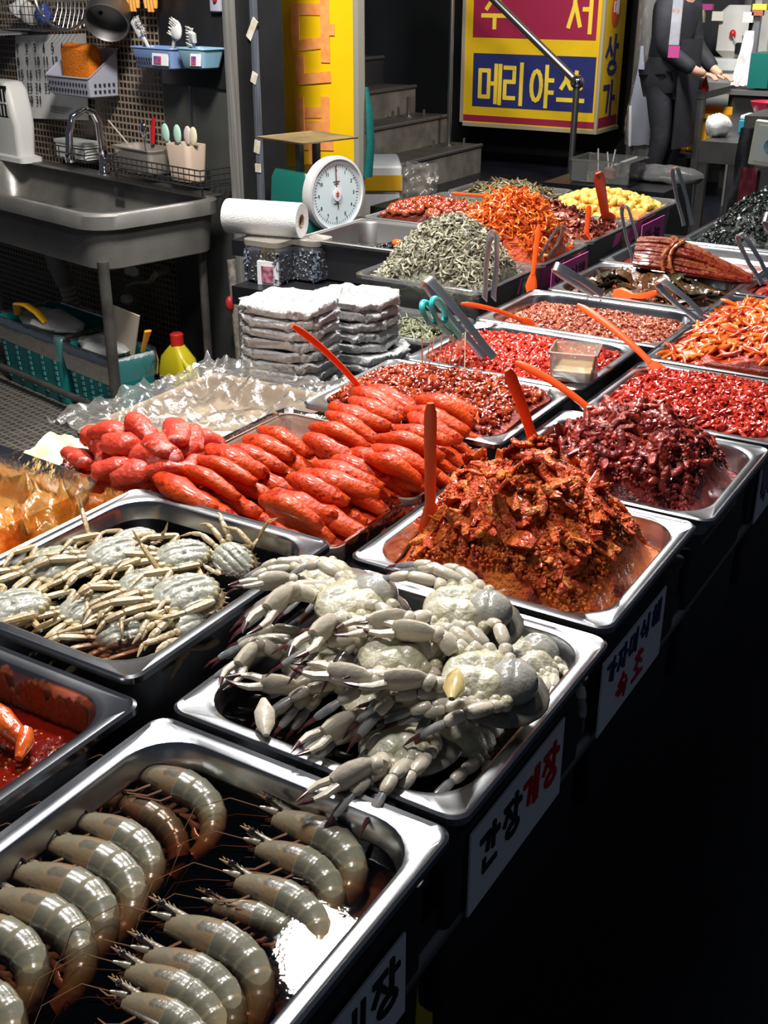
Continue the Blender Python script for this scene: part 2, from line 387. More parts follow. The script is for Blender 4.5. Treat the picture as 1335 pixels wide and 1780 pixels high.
for i, (px, py0, py1, x) in enumerate(((780, -30, 252, -4.80), (710, 165, 203, -5.13))):
    b = PX(px, py1, x); k = int(round((-4.61-b.x)/.33+.5)); z0 = .225*k+.012
    pp = thing('stair_post', ['tall thin steel post bolted to the lowest stair tread', 'short steel post stub bolted on the second stair tread'][i], 'post', (b.x, b.y, z0), 'posts on the stairs')
    tz = 2.4 if i == 0 else z0+.16
    M().tube([(b.x, b.y, z0), (b.x, b.y, tz)], .020, 12).obj('tube', STP, pp)
    fl = M().lathe([(.055, z0), (.055, z0+.008), (.02, z0+.012)], (b.x, b.y, 0), 16)
    fl.obj('base_flange', STP, pp)
    for dx, dy in ((.13, .05), (-.13, .05)):
        M().lathe([(.012, 0), (.012, .05), (.006, .055)], (b.x+dx*.6, b.y+dx, z0), 8).obj('anchor_bolt', STP, pp)
hp = PY(1003, 145, 9.02); hb = PY(990, 322, 9.02)
hr = thing('handrail', 'sloping steel handrail with ball joint in front of the big shop sign', 'handrail', (hb.x, 9.02, 0))
M().tube([(hb.x, 9.02, 0), (hp.x, 9.02, hp.z)], .026, 14).obj('post', STP, hr)
M().sph((hp.x, 9.02, hp.z+.01), .055, 16).obj('ball_joint', CHROME, hr)
hq = PY(858, 0, 9.02); dv = (hq-hp); M().tube([(hp.x, 9.02, hp.z+.01), hp+dv*1.8], .030, 14).obj('rail', STP, hr)
M().lathe([(.07, 0), (.07, .012), (.03, .02)], (hb.x, 9.02, 0), 16).obj('base_flange', STP, hr)

# ------------------------------------------------------------------ big shop sign box
YEL = mat('sign yellow', (.78, .50, .012), .4, c2=(.70, .44, .012), nscale=3)
MAROON = mat('sign maroon', (.30, .018, .055), .4)
NAVY = mat('sign navy', (.022, .028, .13), .4)
bs = thing('shop_sign', 'large yellow box sign with maroon and navy panels behind the handrail', 'sign', (-4.36, 9.85, .34))
xl, xr, yb = -5.0, -3.725, 9.6
M().box(((xl+xr)/2, 9.85, 1.2), (xr-xl, .5, 1.72)).obj('box', YEL, bs, smooth=False)
def sq(px, py): return PY(px, py, yb)
def plate(name, c4, mt, d=.004):
    a, b = sq(*c4[0]), sq(*c4[1])
    return M().box(((a.x+b.x)/2, yb-d/2-.001, (a.z+b.z)/2), (abs(b.x-a.x), d, abs(b.z-a.z))).obj(name, mt, bs, smooth=False)
pm = sq(826, -40); pm2 = sq(1036, 70)
M().box(((pm.x+pm2.x)/2, yb-.003, 1.36), (pm2.x-pm.x, .004, 1.36*2-2*pm2.z+.0)).obj('maroon_panel', MAROON, bs, smooth=False)
plate('navy_panel', ((824, 92), (1030, 196)), NAVY)
a = sq(806, 200); b = sq(1036, 216)
M().box(((xl+xr)/2, yb-.003, .405), (xr-xl, .004, .05)).obj('maroon_stripe', MAROON, bs, smooth=False)
fr = M()
fr.box(((xl+xr)/2, yb, .35), (xr-xl+.03, .03, .03)); fr.box((xl, yb, 1.2), (.03, .03, 1.73)); fr.box((xr, yb, 1.2), (.025, .025, 1.73))
fr.box((xr, 9.85, .35), (.03, .5, .03)); fr.obj('frame', mat('sign frame', (.35, .30, .22), .5), bs, smooth=False)
tx = []; nrm = Vector((0, -1, 0))
for code, (x0, x1, y0, y1) in (('m.e', (831, 869, 112, 178)), ('r.i', (874, 913, 110, 180)), ('o.ya', (920, 960, 114, 184)), ('ss.eu', (968, 1014, 122, 184))):
    o = PY(x0, y1, yb); e = PY(x1, y1, yb); t = PY(x0, y0, yb)
    tx.append((code, (o.x, yb-.006, o.z), (1, 0, 0), (0, 0, 1), nrm, e.x-o.x, t.z-o.z, .034))
for code, (x0, x1, y0, y1) in (('s.u', (838, 882, -22, 48)), ('s.eo', (986, 1030, -22, 56))):
    o = PY(x0, y1, yb); e = PY(x1, y1, yb); t = PY(x0, y0, yb)
    tx.append((code, (o.x, yb-.006, o.z), (1, 0, 0), (0, 0, 1), nrm, e.x-o.x, t.z-o.z, .034))
letters('letter', mat('sign letter yellow', (.85, .60, .05), .4), bs, tx)
sf = M().box((xr+.002, 9.84, .42), (.004, .44, .08)); sf.obj('maroon_stripe', MAROON, bs, smooth=False)
t2 = []
for code, z0, z1 in (('s.a.o', .80, 1.10), ('g.a', .46, .74)):
    t2.append((code, (xr+.003, 9.70, z0), (0, 1, 0), (0, 0, 1), Vector((1, 0, 0)), .27, z1-z0, .04))
letters('letter', NAVY, bs, t2)
dr = M().sph((xr+.004, 9.85, 1.30), (.006, .10, .14), 14)
dr.obj('red_drop', mat('sign red', (.65, .10, .03), .4), bs)
wl = M(); ink(wl, syl('m.ae'), (xr+.010, 9.79, 1.27), (0, 1, 0), (0, 0, 1), Vector((1, 0, 0)), .11, .1, .016); wl.obj('small_lettering', WHITEP, bs, smooth=False)

# ------------------------------------------------------------------ tall yellow banner board
YB = 3.75
ys = thing('banner_board', 'tall yellow signboard with faded orange letters behind the green scale', 'sign', (-2.59, YB, 0))
l0, r0 = PY(466, 0, YB), PY(613, 0, YB); l1, r1 = PY(483, 365, YB), PY(611, 300, YB)
cx = (l0.x+r0.x)/2; wdt = r0.x-l0.x
M().box((cx, YB+.02, .95), (wdt, .036, 1.9)).obj('board', mat('bright yellow vinyl', (.88, .56, .004), .42, c2=(.80, .50, .004), nscale=4), ys, smooth=False)
M().box((r0.x+.012, YB+.02, .95), (.022, .044, 1.9)).obj('edge_frame', mat('grey banner frame', (.42, .40, .34), .45, .4), ys, smooth=False)
tx = []
def ban(code, x0, x1, y0, y1, w=.038):
    o = PY(x0, y1, YB); e = PY(x1, y1, YB); t = PY(x0, y0, YB)
    tx.append((code, (o.x, YB, o.z), (1, 0, 0), (0, 0, 1), nrm, e.x-o.x, t.z-o.z, w))
ban([[(.92, 1), (.05, 1), (.05, .0), (1, .1)]], 512, 556, 16, 80); ban([[(0, 1.15), (0, 0)], [(0, .5), (.7, .5)]], 566, 582, 0, 102)
ban([[(0, 1), (0, 0), (1, .18)]], 523, 570, 102, 138)
ban([[(0, .95), (0, 0)], [(1, 1), (1, .0)], [(0, .55), (1, .62)], [(0, .12), (1, .18)]], 523, 566, 172, 226)
ban([[(-.15, .5), (1.2, .62)], [(.5, .5), (.5, -.5)]], 523, 566, 236, 268)
letters('letter_stroke', mat('faded orange letter', (.82, .27, .07), .5, c2=(.88, .38, .12), nscale=25), ys, tx)
M().box((cx, YB+.04, .06), (wdt+.1, .2, .12)).obj('foot', GUNM, ys, smooth=False)

# ------------------------------------------------------------------ counter
ct = thing('counter', 'long dark stall counter carrying all the food pans', 'counter', (-1.1, 1.9, 0))
TOP = .745
CTM = mat('dark counter steel', (.035, .037, .042), .35, .6, c2=(.022, .023, .027), nscale=5)
M().box((-.93, 1.25, TOP-.025), (1.13, 2.1, .05)).obj('counter_top', CTM, ct, smooth=False)
M().box((-.9325, 3.03, TOP-.025), (1.135, 1.46, .05)).obj("counter_top", CTM, ct, smooth=False)
M().box((-1.7325, 3.10, TOP-.025), (.465, 1.32, .05)).obj("counter_top", CTM, ct, smooth=False)
M().box((-2.17, 3.21, TOP-.025), (.36, .56, .05)).obj("counter_top", CTM, ct, smooth=False)
BASEM = mat('counter base panel', (.010, .011, .016), .4, c2=(.006, .007, .010), nscale=4)
M().box((-1.72, 2.47, .345), (.42, .03, .69)).obj("end_panel", BASEM, ct, smooth=False)
M().box((-.465, 2.0, .345), (.03, 3.5, .69)).obj('front_panel', BASEM, ct, smooth=False)
M().box((-1.44, 1.25, .345), (.03, 2.1, .69)).obj('back_panel', BASEM, ct, smooth=False)
M().box((-1.94, 3.10, .345), (.03, 1.26, .69)).obj('back_panel', BASEM, ct, smooth=False)
for y in (.3, 2.28, 3.72): M().box((-.95 if y < 3 else -1.22, y, .345), (.94 if y < 3 else 1.42, .03, .69)).obj('end_panel', BASEM, ct, smooth=False)
M().tube([(-.37, .22, .705), (-.37, 3.72, .705)], .012, 10).obj('front_rail', STEELD, ct)
yp = M(); A, B, C = PX(828, 1695, -.449), PX(826, 1790, -.449), PX(765, 1790, -.449)
yp.box((-.4485, .78, .45), (.003, .14, .24)); yp.obj('yellow_sticker', mat('yellow sticker', (.55, .42, .02), .5), ct, smooth=False)

# ================================================================== PANS
def pan_shape(m, x0, x1, y0, y1, z, dep, lip=.019, ro=.018, ri=.05, t=.0015, zb=None, wall=.012):
    cx, cy, hx, hy = (x0+x1)/2, (y0+y1)/2, (x1-x0)/2, (y1-y0)/2
    zb = z-dep
    R = lambda d, r, zz: rr(cx, cy, hx-d, hy-d, max(r, .004), zz, 7)
    rings = [R(lip+wall+.012, ri*.6, zb), R(lip+wall, ri*.8, zb+.006), R(lip+t*0+.001, ri, z-.008), R(.004, ro, z-.005), R(.003, ro, z-.010), R(0, ro, z-.009), R(0, ro, z-.002), R(.0025, ro, z), R(.006, ro*.9, z-.0020),
             R(lip-.006, ri*.9, z-.0006), R(lip-.001, ri, z-.003), R(lip+.002, ri, z-.009), R(lip+wall+.001, ri*.8, zb+.012), R(lip+wall+.008, ri*.7, zb+.004), R(lip+wall+.03, ri*.5, zb+.0025)]
    m.loft(rings)
    return dict(cx=cx, cy=cy, hx=hx-lip, hy=hy-lip, z=z, zb=zb+.003, ri=ri, wall=wall, dep=dep)
PANS = {}
def pan(key, x0, x1, y0, y1, label, z=.86, dep=None, mt=None, cat='pan', name='steel_pan', group='stainless steel food pans', **k):
    m = M(); dep = z-TOP-.0005 if dep is None else dep
    PANS[key] = pan_shape(m, x0, x1, y0, y1, z, dep, **k)
    o = solo(m, name, mt or STEEL, label, cat, group, angle=35)
    PANS[key]['o'] = o
    return PANS[key]
def inside(p, zz, n=7, d=0.0):               # ring of the inner wall at a height
    f_ = (p['z']-zz)/p['dep']; w = p['wall']*max(0, min(1, f_))+.0028+d
    return rr(p['cx'], p['cy'], p['hx']-w, p['hy']-w, p['ri']*.9, zz, n)

pan('prawn', -.662, -.338, .318, .677, 'nearest right steel pan holding grey prawns in dark soy brine', z=.860)
pan('crab', -.662, -.338, .686, 1.034, 'steel pan heaped with raw pale crabs between prawns and kimchi', z=.860)
pan('kim', -.686, -.346, 1.046, 1.366, 'steel pan under the orange heap of fish kimchi', z=.862)
pan('dk', -.672, -.332, 1.376, 1.684, 'steel pan under the dark maroon seafood heap', z=.862)
pan('oct', -.655, -.320, 1.698, 2.010, 'steel pan of level bright red chopped seafood at the right edge', z=.862)
pan('pep', -.662, -.320, 2.022, 2.590, 'long steel pan of orange red pepper strips at the right edge', z=.862)
pan('rt', -.655, -.315, 2.610, 2.95, 'steel pan mostly out of frame behind the pepper strips', z=.862)
pan('red', -1.030, -.690, .330, .686, 'steel pan of dark red chilli sauce at the left edge', z=.858)
pan('soy', -1.046, -.716, .697, 1.066, 'steel pan of small belly up crabs in black soy brine', z=.866, dep=.1205)
pan('chg', -1.060, -.688, 1.480, 1.776, 'steel pan of glossy red brown salted seafood behind the pollack roe', z=.862)
pan('rd2', -1.040, -.682, 1.786, 2.096, 'steel pan of bright red salted seafood with clear tub in it', z=.862)
pan('pnk', -1.055, -.646, 2.104, 2.405, 'steel pan of pinkish granular salted seafood', z=.862)
pan('leaf', -1.030, -.646, 2.418, 2.752, 'steel pan of seasoned dark green leaves', z=.862)
pan('scal', -1.040, -.606, 2.764, 3.100, 'steel pan under the tied bundle of scallion kimchi', z=.862)
pan('weed', -.950, -.430, 3.112, 3.640, 'steel pan under the dark green seaweed heap', z=.862)
pan('bean', -1.855, -1.500, 2.590, 2.935, 'deep steel pan with a few black beans beside the anchovies', z=.862, mt=STEELD)
pan('juj', -1.865, -1.500, 2.950, 3.205, 'dark steel pan of shiny brown jujubes', z=.862, mt=STEELD)
CK = dict(mt=CLEAR, cat='tub', name='clear_food_tub', group='clear plastic food tubs', ri=.035, ro=.03, lip=.018)
pan('anc', -1.485, -1.130, 2.300, 2.610, 'clear plastic tub heaped with pale dried anchovies', z=.865, **CK)
pan('car', -1.485, -1.128, 2.622, 2.935, 'clear plastic tub heaped with orange shredded squid', z=.865, **CK)
pan('sqd', -1.490, -1.130, 2.948, 3.290, 'clear plastic tub of reddish brown dried fish flakes', z=.865, **CK)
pan('gar', -1.490, -1.135, 3.302, 3.730, 'clear plastic tub of yellow garlic cloves at the far end', z=.865, **CK)
pan('gr1', -1.870, -1.505, 3.220, 3.470, 'clear plastic tub of brownish pickled stems behind the jujubes', z=.865, **CK)
pan('gr2', -1.870, -1.505, 3.482, 3.735, 'farthest clear plastic tub of dark green dried stems', z=.865, **CK)
pan('low', -1.440, -1.130, 2.060, 2.285, 'low clear tub of green pickles beneath the anchovy tub', z=.808, **CK)

# black crates hanging below the front pans, seen from the aisle
for k, lab in (('prawn', 'prawn pan'), ('crab', 'raw crab pan'), ('kim', 'orange kimchi pan'), ('dk', 'dark maroon heap pan'), ('oct', 'bright red seafood pan')):
    p = PANS[k]; y0, y1 = p['cy']-p['hy']-.012, p['cy']+p['hy']+.012
    m = M(); rg = lambda d, z: rr(-.376, (y0+y1)/2, .018-d*.3, (y1-y0)/2-d, .012, z, 4)
    m.loft([rg(.014, .600), rg(.010, .606), rg(.002, .800), rg(-.004, .802), rg(-.004, .812), rg(0, .812)])
    solo(m, 'black_crate', BLACKP, 'black plastic crate front below the '+lab, 'crate', 'black crates under the pans')
# hand-lettered price cards on the crates
def card(label, y0, y1, z0, z1, rows, lift=.0):
    x = -.3545
    c = thing('price_card', label, 'sign', (x, (y0+y1)/2, z0), 'white lettered cards on the counter front')
    M().box((x, (y0+y1)/2, (z0+z1)/2), (.002, y1-y0, z1-z0)).obj('card', PAPER, c, smooth=False)
    for nm, mt, lst in rows:
        for code, yy, zz, sx, sz, w in lst:
            m = M(); ink(m, syl(code), (x+.001, yy, zz), (0, 1, 0), (0, 0, 1), Vector((1, 0, 0)), sx, sz, w, slant=.05); m.obj(nm, mt, c, smooth=False)
card('white card lettered black and red below the raw crabs', .738, .952, .704, .802, [
    ('letter', INK, [('g.a.n', .755, .738, .040, .046, .006), ('j.a.o', .806, .738, .038, .046, .006)]),
    ('letter', REDINK, [('g.ye', .850, .744, .036, .040, .006), ('j.a.o', .898, .738, .038, .048, .006)])])
card('white card lettered in black below the nearest prawns', .440, .621, .696, .786, [
    ('letter', INK, [('s.ae', .508, .722, .046, .050, .006), ('j.a.o', .566, .726, .042, .050, .006)])])
card('white card with navy words over red words below the orange kimchi', 1.060, 1.276, .708, .808, [
    ('letter', NAVY, [('g.a', 1.072, .770, .030, .030, .0045), ('j.a', 1.108, .770, .030, .030, .0045), ('m.i', 1.146, .770, .030, .030, .0045), ('s.i.g', 1.184, .768, .032, .032, .0045), ('h.ae', 1.226, .770, .030, .030, .0045)]),
    ('letter', REDINK, [('s.o.g', 1.112, .722, .036, .036, .005), ('ch.o', 1.168, .722, .036, .036, .005)])])
card('white card below the bright red seafood pan at the right edge', 1.735, 1.90, .708, .80, [
    ('letter', NAVY, [('n.a.g', 1.748, .735, .036, .044, .005), ('j.i', 1.80, .735, .034, .044, .005)])])
# magenta cards on the clear tubs
def pcard(label, y0, y1, z0, z1, codes):
    x = -1.120
    c = thing('price_card', label, 'sign', (x, (y0+y1)/2, z0), 'magenta cards on the clear tubs')
    M().box((x, (y0+y1)/2, (z0+z1)/2), (.002, y1-y0, z1-z0)).obj('card', PINKP, c, smooth=False)
    n = len(codes); w = (y1-y0)/(n+.6)
    for i, cd in enumerate(codes):
        m = M(); ink(m, syl(cd), (x+.001, y0+w*(i+.35), z0+(z1-z0)*.3), (0, 1, 0), (0, 0, 1), Vector((1, 0, 0)), w*.8, (z1-z0)*.45, .004)
        m.obj('letter', INK, c, smooth=False)
pcard('magenta card taped to the orange squid tub', 2.66, 2.90, .765, .850, ['o.o', 'j.i.n', 'o.eo', 'ch.ae'])
pcard('magenta card taped to the garlic tub', 3.32, 3.52, .768, .850, ['m.a', 'n.eu.r'])
# ================================================================== FOOD
def dome(p, x, y, pk, px=0, py=0, ex=1.0):
    u = (x-p['cx']-px)/(p['hx']*ex); v = (y-p['cy']-py)/(p['hy']*ex)
    r = math.sqrt(u*u+v*v); r = min(r, 1); return pk*(1-r**1.9)**1.25
def fill(p, zfn, n=56, seed=0, m=None, inset=.0035):
    """closed body of food from the pan floor up to the surface zfn(x, y)"""
    m = m or M(); hx, hy = p['hx'], p['hy']
    V = []; Fs = []; w = n+1; rc = p['ri']*.9
    for i in range(n+1):
        for j in range(n+1):
            u, v = -1+2*i/n, -1+2*j/n
            x, y = u*hx, v*hy
            z = zfn(p['cx']+x, p['cy']+y)
            f_ = min(1, max(0, (p['z']-z)/p['dep'])); wl = p['wall']*f_+inset
            ax, ay = hx-wl, hy-wl
            x, y = u*ax, v*ay
            qx, qy = abs(x)-(ax-rc), abs(y)-(ay-rc)          # round the corners
            if qx > 0 and qy > 0:
                L = math.hypot(qx, qy)
                if L > rc: x = math.copysign(ax-rc+qx*rc/L, x); y = math.copysign(ay-rc+qy*rc/L, y)
            V.append((p['cx']+x, p['cy']+y, z))
    Fs = [(i*w+j, (i+1)*w+j, (i+1)*w+j+1, i*w+j+1) for i in range(n) for j in range(n)]
    edge = [(i, 0) for i in range(n)]+[(n, j) for j in range(n)]+[(i, n) for i in range(n, 0, -1)]+[(0, j) for j in range(n, 0, -1)]
    base = len(V); zb = p['zb']+.0015
    for i, j in edge:
        q = V[i*w+j]; s_ = 1-(p['wall']+.006)/max(hx, hy)
        V.append((p['cx']+(q[0]-p['cx'])*s_, p['cy']+(q[1]-p['cy'])*s_, min(zb, q[2]-.002)))
    k = len(edge)
    for a in range(k):
        i, j = edge[a]; i2, j2 = edge[(a+1) % k]
        Fs.append((i*w+j, base+a, base+(a+1) % k, i2*w+j2))
    Fs.append(tuple(base+a for a in range(k-1, -1, -1)))
    return m.add(V, Fs, [random.Random(seed+t).random()*.5 for t in range(len(V))])
def tmpl_strip(L, w, t, bend=.3, n=5, k=6, rng=random):
    m = M(); pts = []; q = rng.uniform(-bend, bend); r = rng.uniform(-bend, bend)
    for i in range(n+1):
        s_ = i/n-.5; pts.append((s_*L, q*L*(s_*s_)*2+L*.05*math.sin(9*s_+r*9), r*L*s_*s_))
    m.tube(pts, [w*(.45 if i in (0, n) else rng.uniform(.8, 1.15)) for i in range(n+1)], k, flat=t/w)
    return np.array(m.v), m.f
def tmpl_bit(s_, k=6, rng=random):
    m = M(); m.sph((0, 0, 0), (s_*rng.uniform(.7, 1.3), s_*rng.uniform(.5, .9), s_*rng.uniform(.35, .7)), k)
    V = np.array(m.v); V += np.array([[rng.uniform(-.18, .18)*s_ for _ in range(3)] for _ in V]); return V, m.f
def tmpl_leaf(L, w, t, rng=random):
    m = M(); a, b, c, d = [rng.uniform(-1, 1) for _ in range(4)]; rings = []
    for i in range(6):
        s_ = i/5; wd_ = w*(.25+math.sin(math.pi*(.12+.8*s_)))*.8
        x = (s_-.5)*L; h = .22*L*math.sin(a*3+s_*4)*a+.1*L*b*s_; r = []
        for j in range(7):
            y = (j/6-.5)*2*wd_; r.append(Vector((x, y+.1*L*c*s_*s_, h+abs(y)*d*.6+.12*w*math.sin(j*2.1+i*1.3+a*5))))
        rings.append([q+Vector((0, 0, t)) for q in r]+[q-Vector((0, 0, t)) for q in r[::-1]])
    m.loft(rings); return np.array(m.v), m.f
def rotm(rng, tilt=.5, yaw=None, nrm=None):
    y = rng.uniform(0, 2*math.pi) if yaw is None else yaw
    R_ = Euler((rng.uniform(-tilt, tilt), rng.uniform(-tilt, tilt), y)).to_matrix()
    if nrm is not None: R_ = Vector((0, 0, 1)).rotation_difference(Vector(nrm)).to_matrix() @ R_
    return R_
def surf_n(zfn, x, y, e=.006):
    n = Vector((-(zfn(x+e, y)-zfn(x-e, y))/(2*e), -(zfn(x, y+e)-zfn(x, y-e))/(2*e), 1)); return n.normalized()
def spots(p, n, rng, zmin=None, edge=.012):
    out = []
    while len(out) < n:
        x = p['cx']+rng.uniform(-1, 1)*(p['hx']-edge-.012); y = p['cy']+rng.uniform(-1, 1)*(p['hy']-edge-.012); out.append((x, y))
    return out
def scatter(m, p, zfn, T, n, seed, tilt=.5, lift=0.0, sc=(.8, 1.25), edge=.012, yawf=None, cond=None):
    rng = random.Random(seed)
    for x, y in spots(p, n, rng, edge=edge):
        if cond and not cond(x, y, rng): continue
        V, Fs = T[rng.randrange(len(T))]
        nm_ = surf_n(zfn, x, y)
        R_ = np.array(rotm(rng, tilt, yawf(x, y, rng) if yawf else None, nm_)); s_ = rng.uniform(*sc)
        q = Vector((x, y, zfn(x, y)))+nm_*lift*s_
        m.add((V*s_) @ R_.T+np.array(q), Fs, rng.random())
    return m
rg = random.Random(11)
def food(name, p, zfn, material, label, cat, kind='stuff', chunks=(), n=56, extra=None, smooth_angle=60):
    m = fill(p, zfn, n=n)
    for T, cnt, seed, kw in chunks: scatter(m, p, zfn, T, cnt, seed, **kw)
    if extra: extra(m)
    return solo(m, name, material, label, cat, None, kind, angle=smooth_angle)

# --- soy brines and chilli sauce
def brine(key, z, mt, label):
    p = PANS[key]; f = lambda zz: inside(p, zz, 7)
    m = M().loft([f(p['zb']+.012), f((z+p['zb'])/2), f(z)])
    return solo(m, 'soy_brine', mt, label, 'brine', None, 'stuff', smooth=False)
SOY = liquid('dark soy brine', (.60, .27, .07), 75)
SOY2 = liquid('blackish soy brine', (.50, .20, .06), 120)
brine('prawn', .832, SOY, 'dark brown soy brine around the prawns')
brine('crab', .836, SOY2, 'black soy brine under the raw crabs')
brine('soy', .840, SOY2, 'black soy brine around the small belly up crabs')
SAUCE = mat('red chilli sauce', (.16, .006, .002), .12, c2=(.10, .004, .002), nscale=30, coat=.6, bump=.25, bscale=120)
p = PANS['red']; zf = lambda x, y: .812+.004*fbm(x*18, y*18, 2)
m = fill(p, zf, n=50, seed=3); solo(m, 'chilli_sauce', SAUCE, 'dark red chilli sauce with sesame seeds in the left edge pan', 'sauce', None, 'stuff')
m = M(); SD = [tmpl_bit(.0022, 6, rg) for _ in range(4)]
scatter(m, p, zf, SD, 520, 4, tilt=.3, lift=.0004)
solo(m, 'sesame_seeds', mat('chilli soaked sesame', (.55, .16, .04), .3, c2=(.35, .06, .015), attr='rnd'), 'sesame seeds afloat on the dark red chilli sauce', 'seeds', None, 'stuff')
m = M()
for k in range(26):
    u = k/26; ang = 2*math.pi*u; rr_ = inside(p, .83, 7)
sm = M()
smr = random.Random(5)
for k in range(60):
    x = p['cx']+smr.uniform(-1, 1)*(p['hx']-.04); h = smr.uniform(.006, .026); wv = p['wall']*((p['z']-.83)/p['dep'])+.0046
    sm.sph((x, p['cy']+p['hy']-wv-.001, .818+h*.4), (.004+.006*smr.random(), .0012, h), 8)
solo(sm, 'sauce_smears', mat('drying chilli smear', (.20, .035, .01), .35, c2=(.3, .07, .02), nscale=200), 'chilli smears dried on the wall of the sauce pan', 'smear', None, 'stuff')
# marinated crab leg poking out of the sauce at the frame edge
RC = mat('sauced crab shell', (.55, .05, .008), .15, c2=(.75, .16, .02), nscale=40, coat=.7, bump=.3, bscale=90)
q0, q1 = P(-30, 1245, .83), P(40, 1295, .822)
g = thing('marinated_crab_leg', 'red sauced crab leg sticking out of the chilli sauce', 'crab leg', (q1.x, q1.y, .81))
M().tube([q0+Vector((0, 0, .012)), (q0+q1)/2+Vector((0, 0, .014)), q1+Vector((0, 0, .006))], [.012, .013, .009], 10).obj('shell', RC, g)
M().tube([q1+Vector((-.004, .006, .008)), q1+Vector((.008, -.004, .008)), q1+Vector((.016, -.02, .003))], [.010, .009, .004], 10).obj('shell', RC, g)

# --- orange kimchi mound
KIM = mat('orange fish kimchi', (.66, .075, .008), .36, c2=(.80, .19, .018), nscale=26, bump=.9, bscale=190, coat=.25, spots=((.20, .012, .004), 36, .58))
KIML = mat('kimchi pieces', (.62, .060, .007), .3, c2=(.80, .22, .028), attr='rnd', bump=.9, bscale=190, coat=.3, spots=((.62, .065, .008), 55, .50))
p = PANS['kim']
def zk(x, y):
    h = dome(p, x, y, .126, -.005, .012, 1.12)
    e = min((p['hx']-abs(x-p['cx']))/.05, (p['hy']-abs(y-p['cy']))/.05, 1)
    return .838+max(0, h)+smooth(max(e, 0))*(.017*fbm(x*22, y*22, 1)+.010*abs(fbm(x*55, y*55, 7)))-.012*(1-smooth(max(e, 0)))
LF = [tmpl_leaf(rg.uniform(.05, .085), rg.uniform(.010, .018), .0018, rg) for _ in range(14)]
GR = [tmpl_bit(.0033, 6, rg) for _ in range(6)]
food('fish_kimchi', p, zk, KIM, 'heap of orange red fish kimchi paste behind the raw crabs', 'kimchi', n=110,
     chunks=[(GR, 6000, 21, dict(tilt=1.2, lift=.001, edge=.02))])
inheap = lambda pp, lim: (lambda x, y, r: dome(pp, x, y, 1, 0, 0, 1.15) > lim)
m = M(); scatter(m, p, zk, LF, 210, 22, tilt=.22, lift=.0005, edge=.035, sc=(.45, .95), yawf=lambda x, y, r: r.gauss(2.6, .7))
ST = [tmpl_strip(rg.uniform(.04, .06), .006, .004, .5, 6, 7, rg) for _ in range(8)]
scatter(m, p, zk, ST, 110, 23, tilt=.3, lift=.001, edge=.03, yawf=lambda x, y, r: r.gauss(2.6, .6))
solo(m, 'kimchi_pieces', KIML, 'orange radish and fish pieces coating the kimchi heap', 'kimchi pieces', None, 'stuff', angle=60)
# --- dark maroon heap
DK = mat('dark maroon seafood', (.17, .010, .008), .26, c2=(.30, .022, .012), nscale=30, bump=.8, bscale=170, coat=.35, spots=((.07, .004, .004), 40, .56))
DKP = mat('maroon seafood pieces', (.13, .008, .007), .2, c2=(.40, .045, .022), attr='rnd', bump=.5, bscale=170, coat=.5)
p2 = PANS['dk']
def zd(x, y):
    h = dome(p2, x, y, .10, .01, .0, 1.08)
    e = smooth(max(0, min((p2['hx']-abs(x-p2['cx']))/.05, (p2['hy']-abs(y-p2['cy']))/.05, 1)))
    return .836+h+e*(.014*fbm(x*24+5, y*24, 1)+.008*abs(fbm(x*60, y*60, 3)))-.012*(1-e)
food('seasoned_seafood', p2, zd, DK, 'heap of dark maroon seasoned seafood behind the orange kimchi', 'seafood', n=96, chunks=[(GR, 3800, 31, dict(tilt=1.2, lift=.001, edge=.02))])
m = M(); BT = [tmpl_bit(rg.uniform(.004, .009), 8, rg) for _ in range(10)]
scatter(m, p2, zd, LF, 60, 34, tilt=.3, lift=.0, edge=.04, sc=(.3, .6)); scatter(m, p2, zd, BT, 620, 32, tilt=.9, lift=.002, edge=.03); scatter(m, p2, zd, ST, 120, 33, tilt=.5, lift=.003, edge=.03)
solo(m, 'seafood_pieces', DKP, 'maroon glazed pieces over the dark seafood heap', 'seafood pieces', None, 'stuff', angle=60)
# --- level jeotgal pans: base + many glazed bits
def jeot(key, label, lab2, c1, c2, ca, cb, z, amp, seed, T, cnt, coat=.7, peak=0.0, strips=None, rough=.16):
    pp = PANS[key]
    mt = mat('base '+key, c1, .2, c2=c2, nscale=40, bump=.6, bscale=160, coat=coat)
    mp_ = mat('pieces '+key, ca, rough, c2=cb, attr='rnd', coat=coat)
    def zz(x, y):
        e = smooth(max(0, min((pp['hx']-abs(x-pp['cx']))/.04, (pp['hy']-abs(y-pp['cy']))/.04, 1)))
        return z+dome(pp, x, y, peak, 0, 0, 1.25)+e*amp*fbm(x*20+seed, y*20, seed)-.006*(1-e)
    food('salted_seafood', pp, zz, mt, label, 'seafood', n=48)
    m = M(); scatter(m, pp, zz, T, cnt, seed, tilt=.8, lift=.002, edge=.004)
    if strips: scatter(m, pp, zz, strips[0], strips[1], seed+1, tilt=.5, lift=.003, edge=.008)
    solo(m, 'seafood_pieces', mp_, lab2, 'seafood pieces', None, 'stuff', angle=60)
    return zz
SB = [tmpl_bit(rg.uniform(.005, .008), 7, rg) for _ in range(10)]
SS = [tmpl_strip(rg.uniform(.016, .028), .0036, .0026, .5, 4, 6, rg) for _ in range(8)]
TB = [tmpl_bit(rg.uniform(.0032, .005), 6, rg) for _ in range(8)]
ZC = jeot('chg', 'level of red brown salted seafood behind the pollack roe', 'glossy red brown pieces in the salted seafood behind the roe', (.20, .014, .006), (.28, .03, .01), (.16, .010, .005), (.48, .075, .02), .864, .006, 41, SB, 1150, peak=.022, strips=(SS, 240))
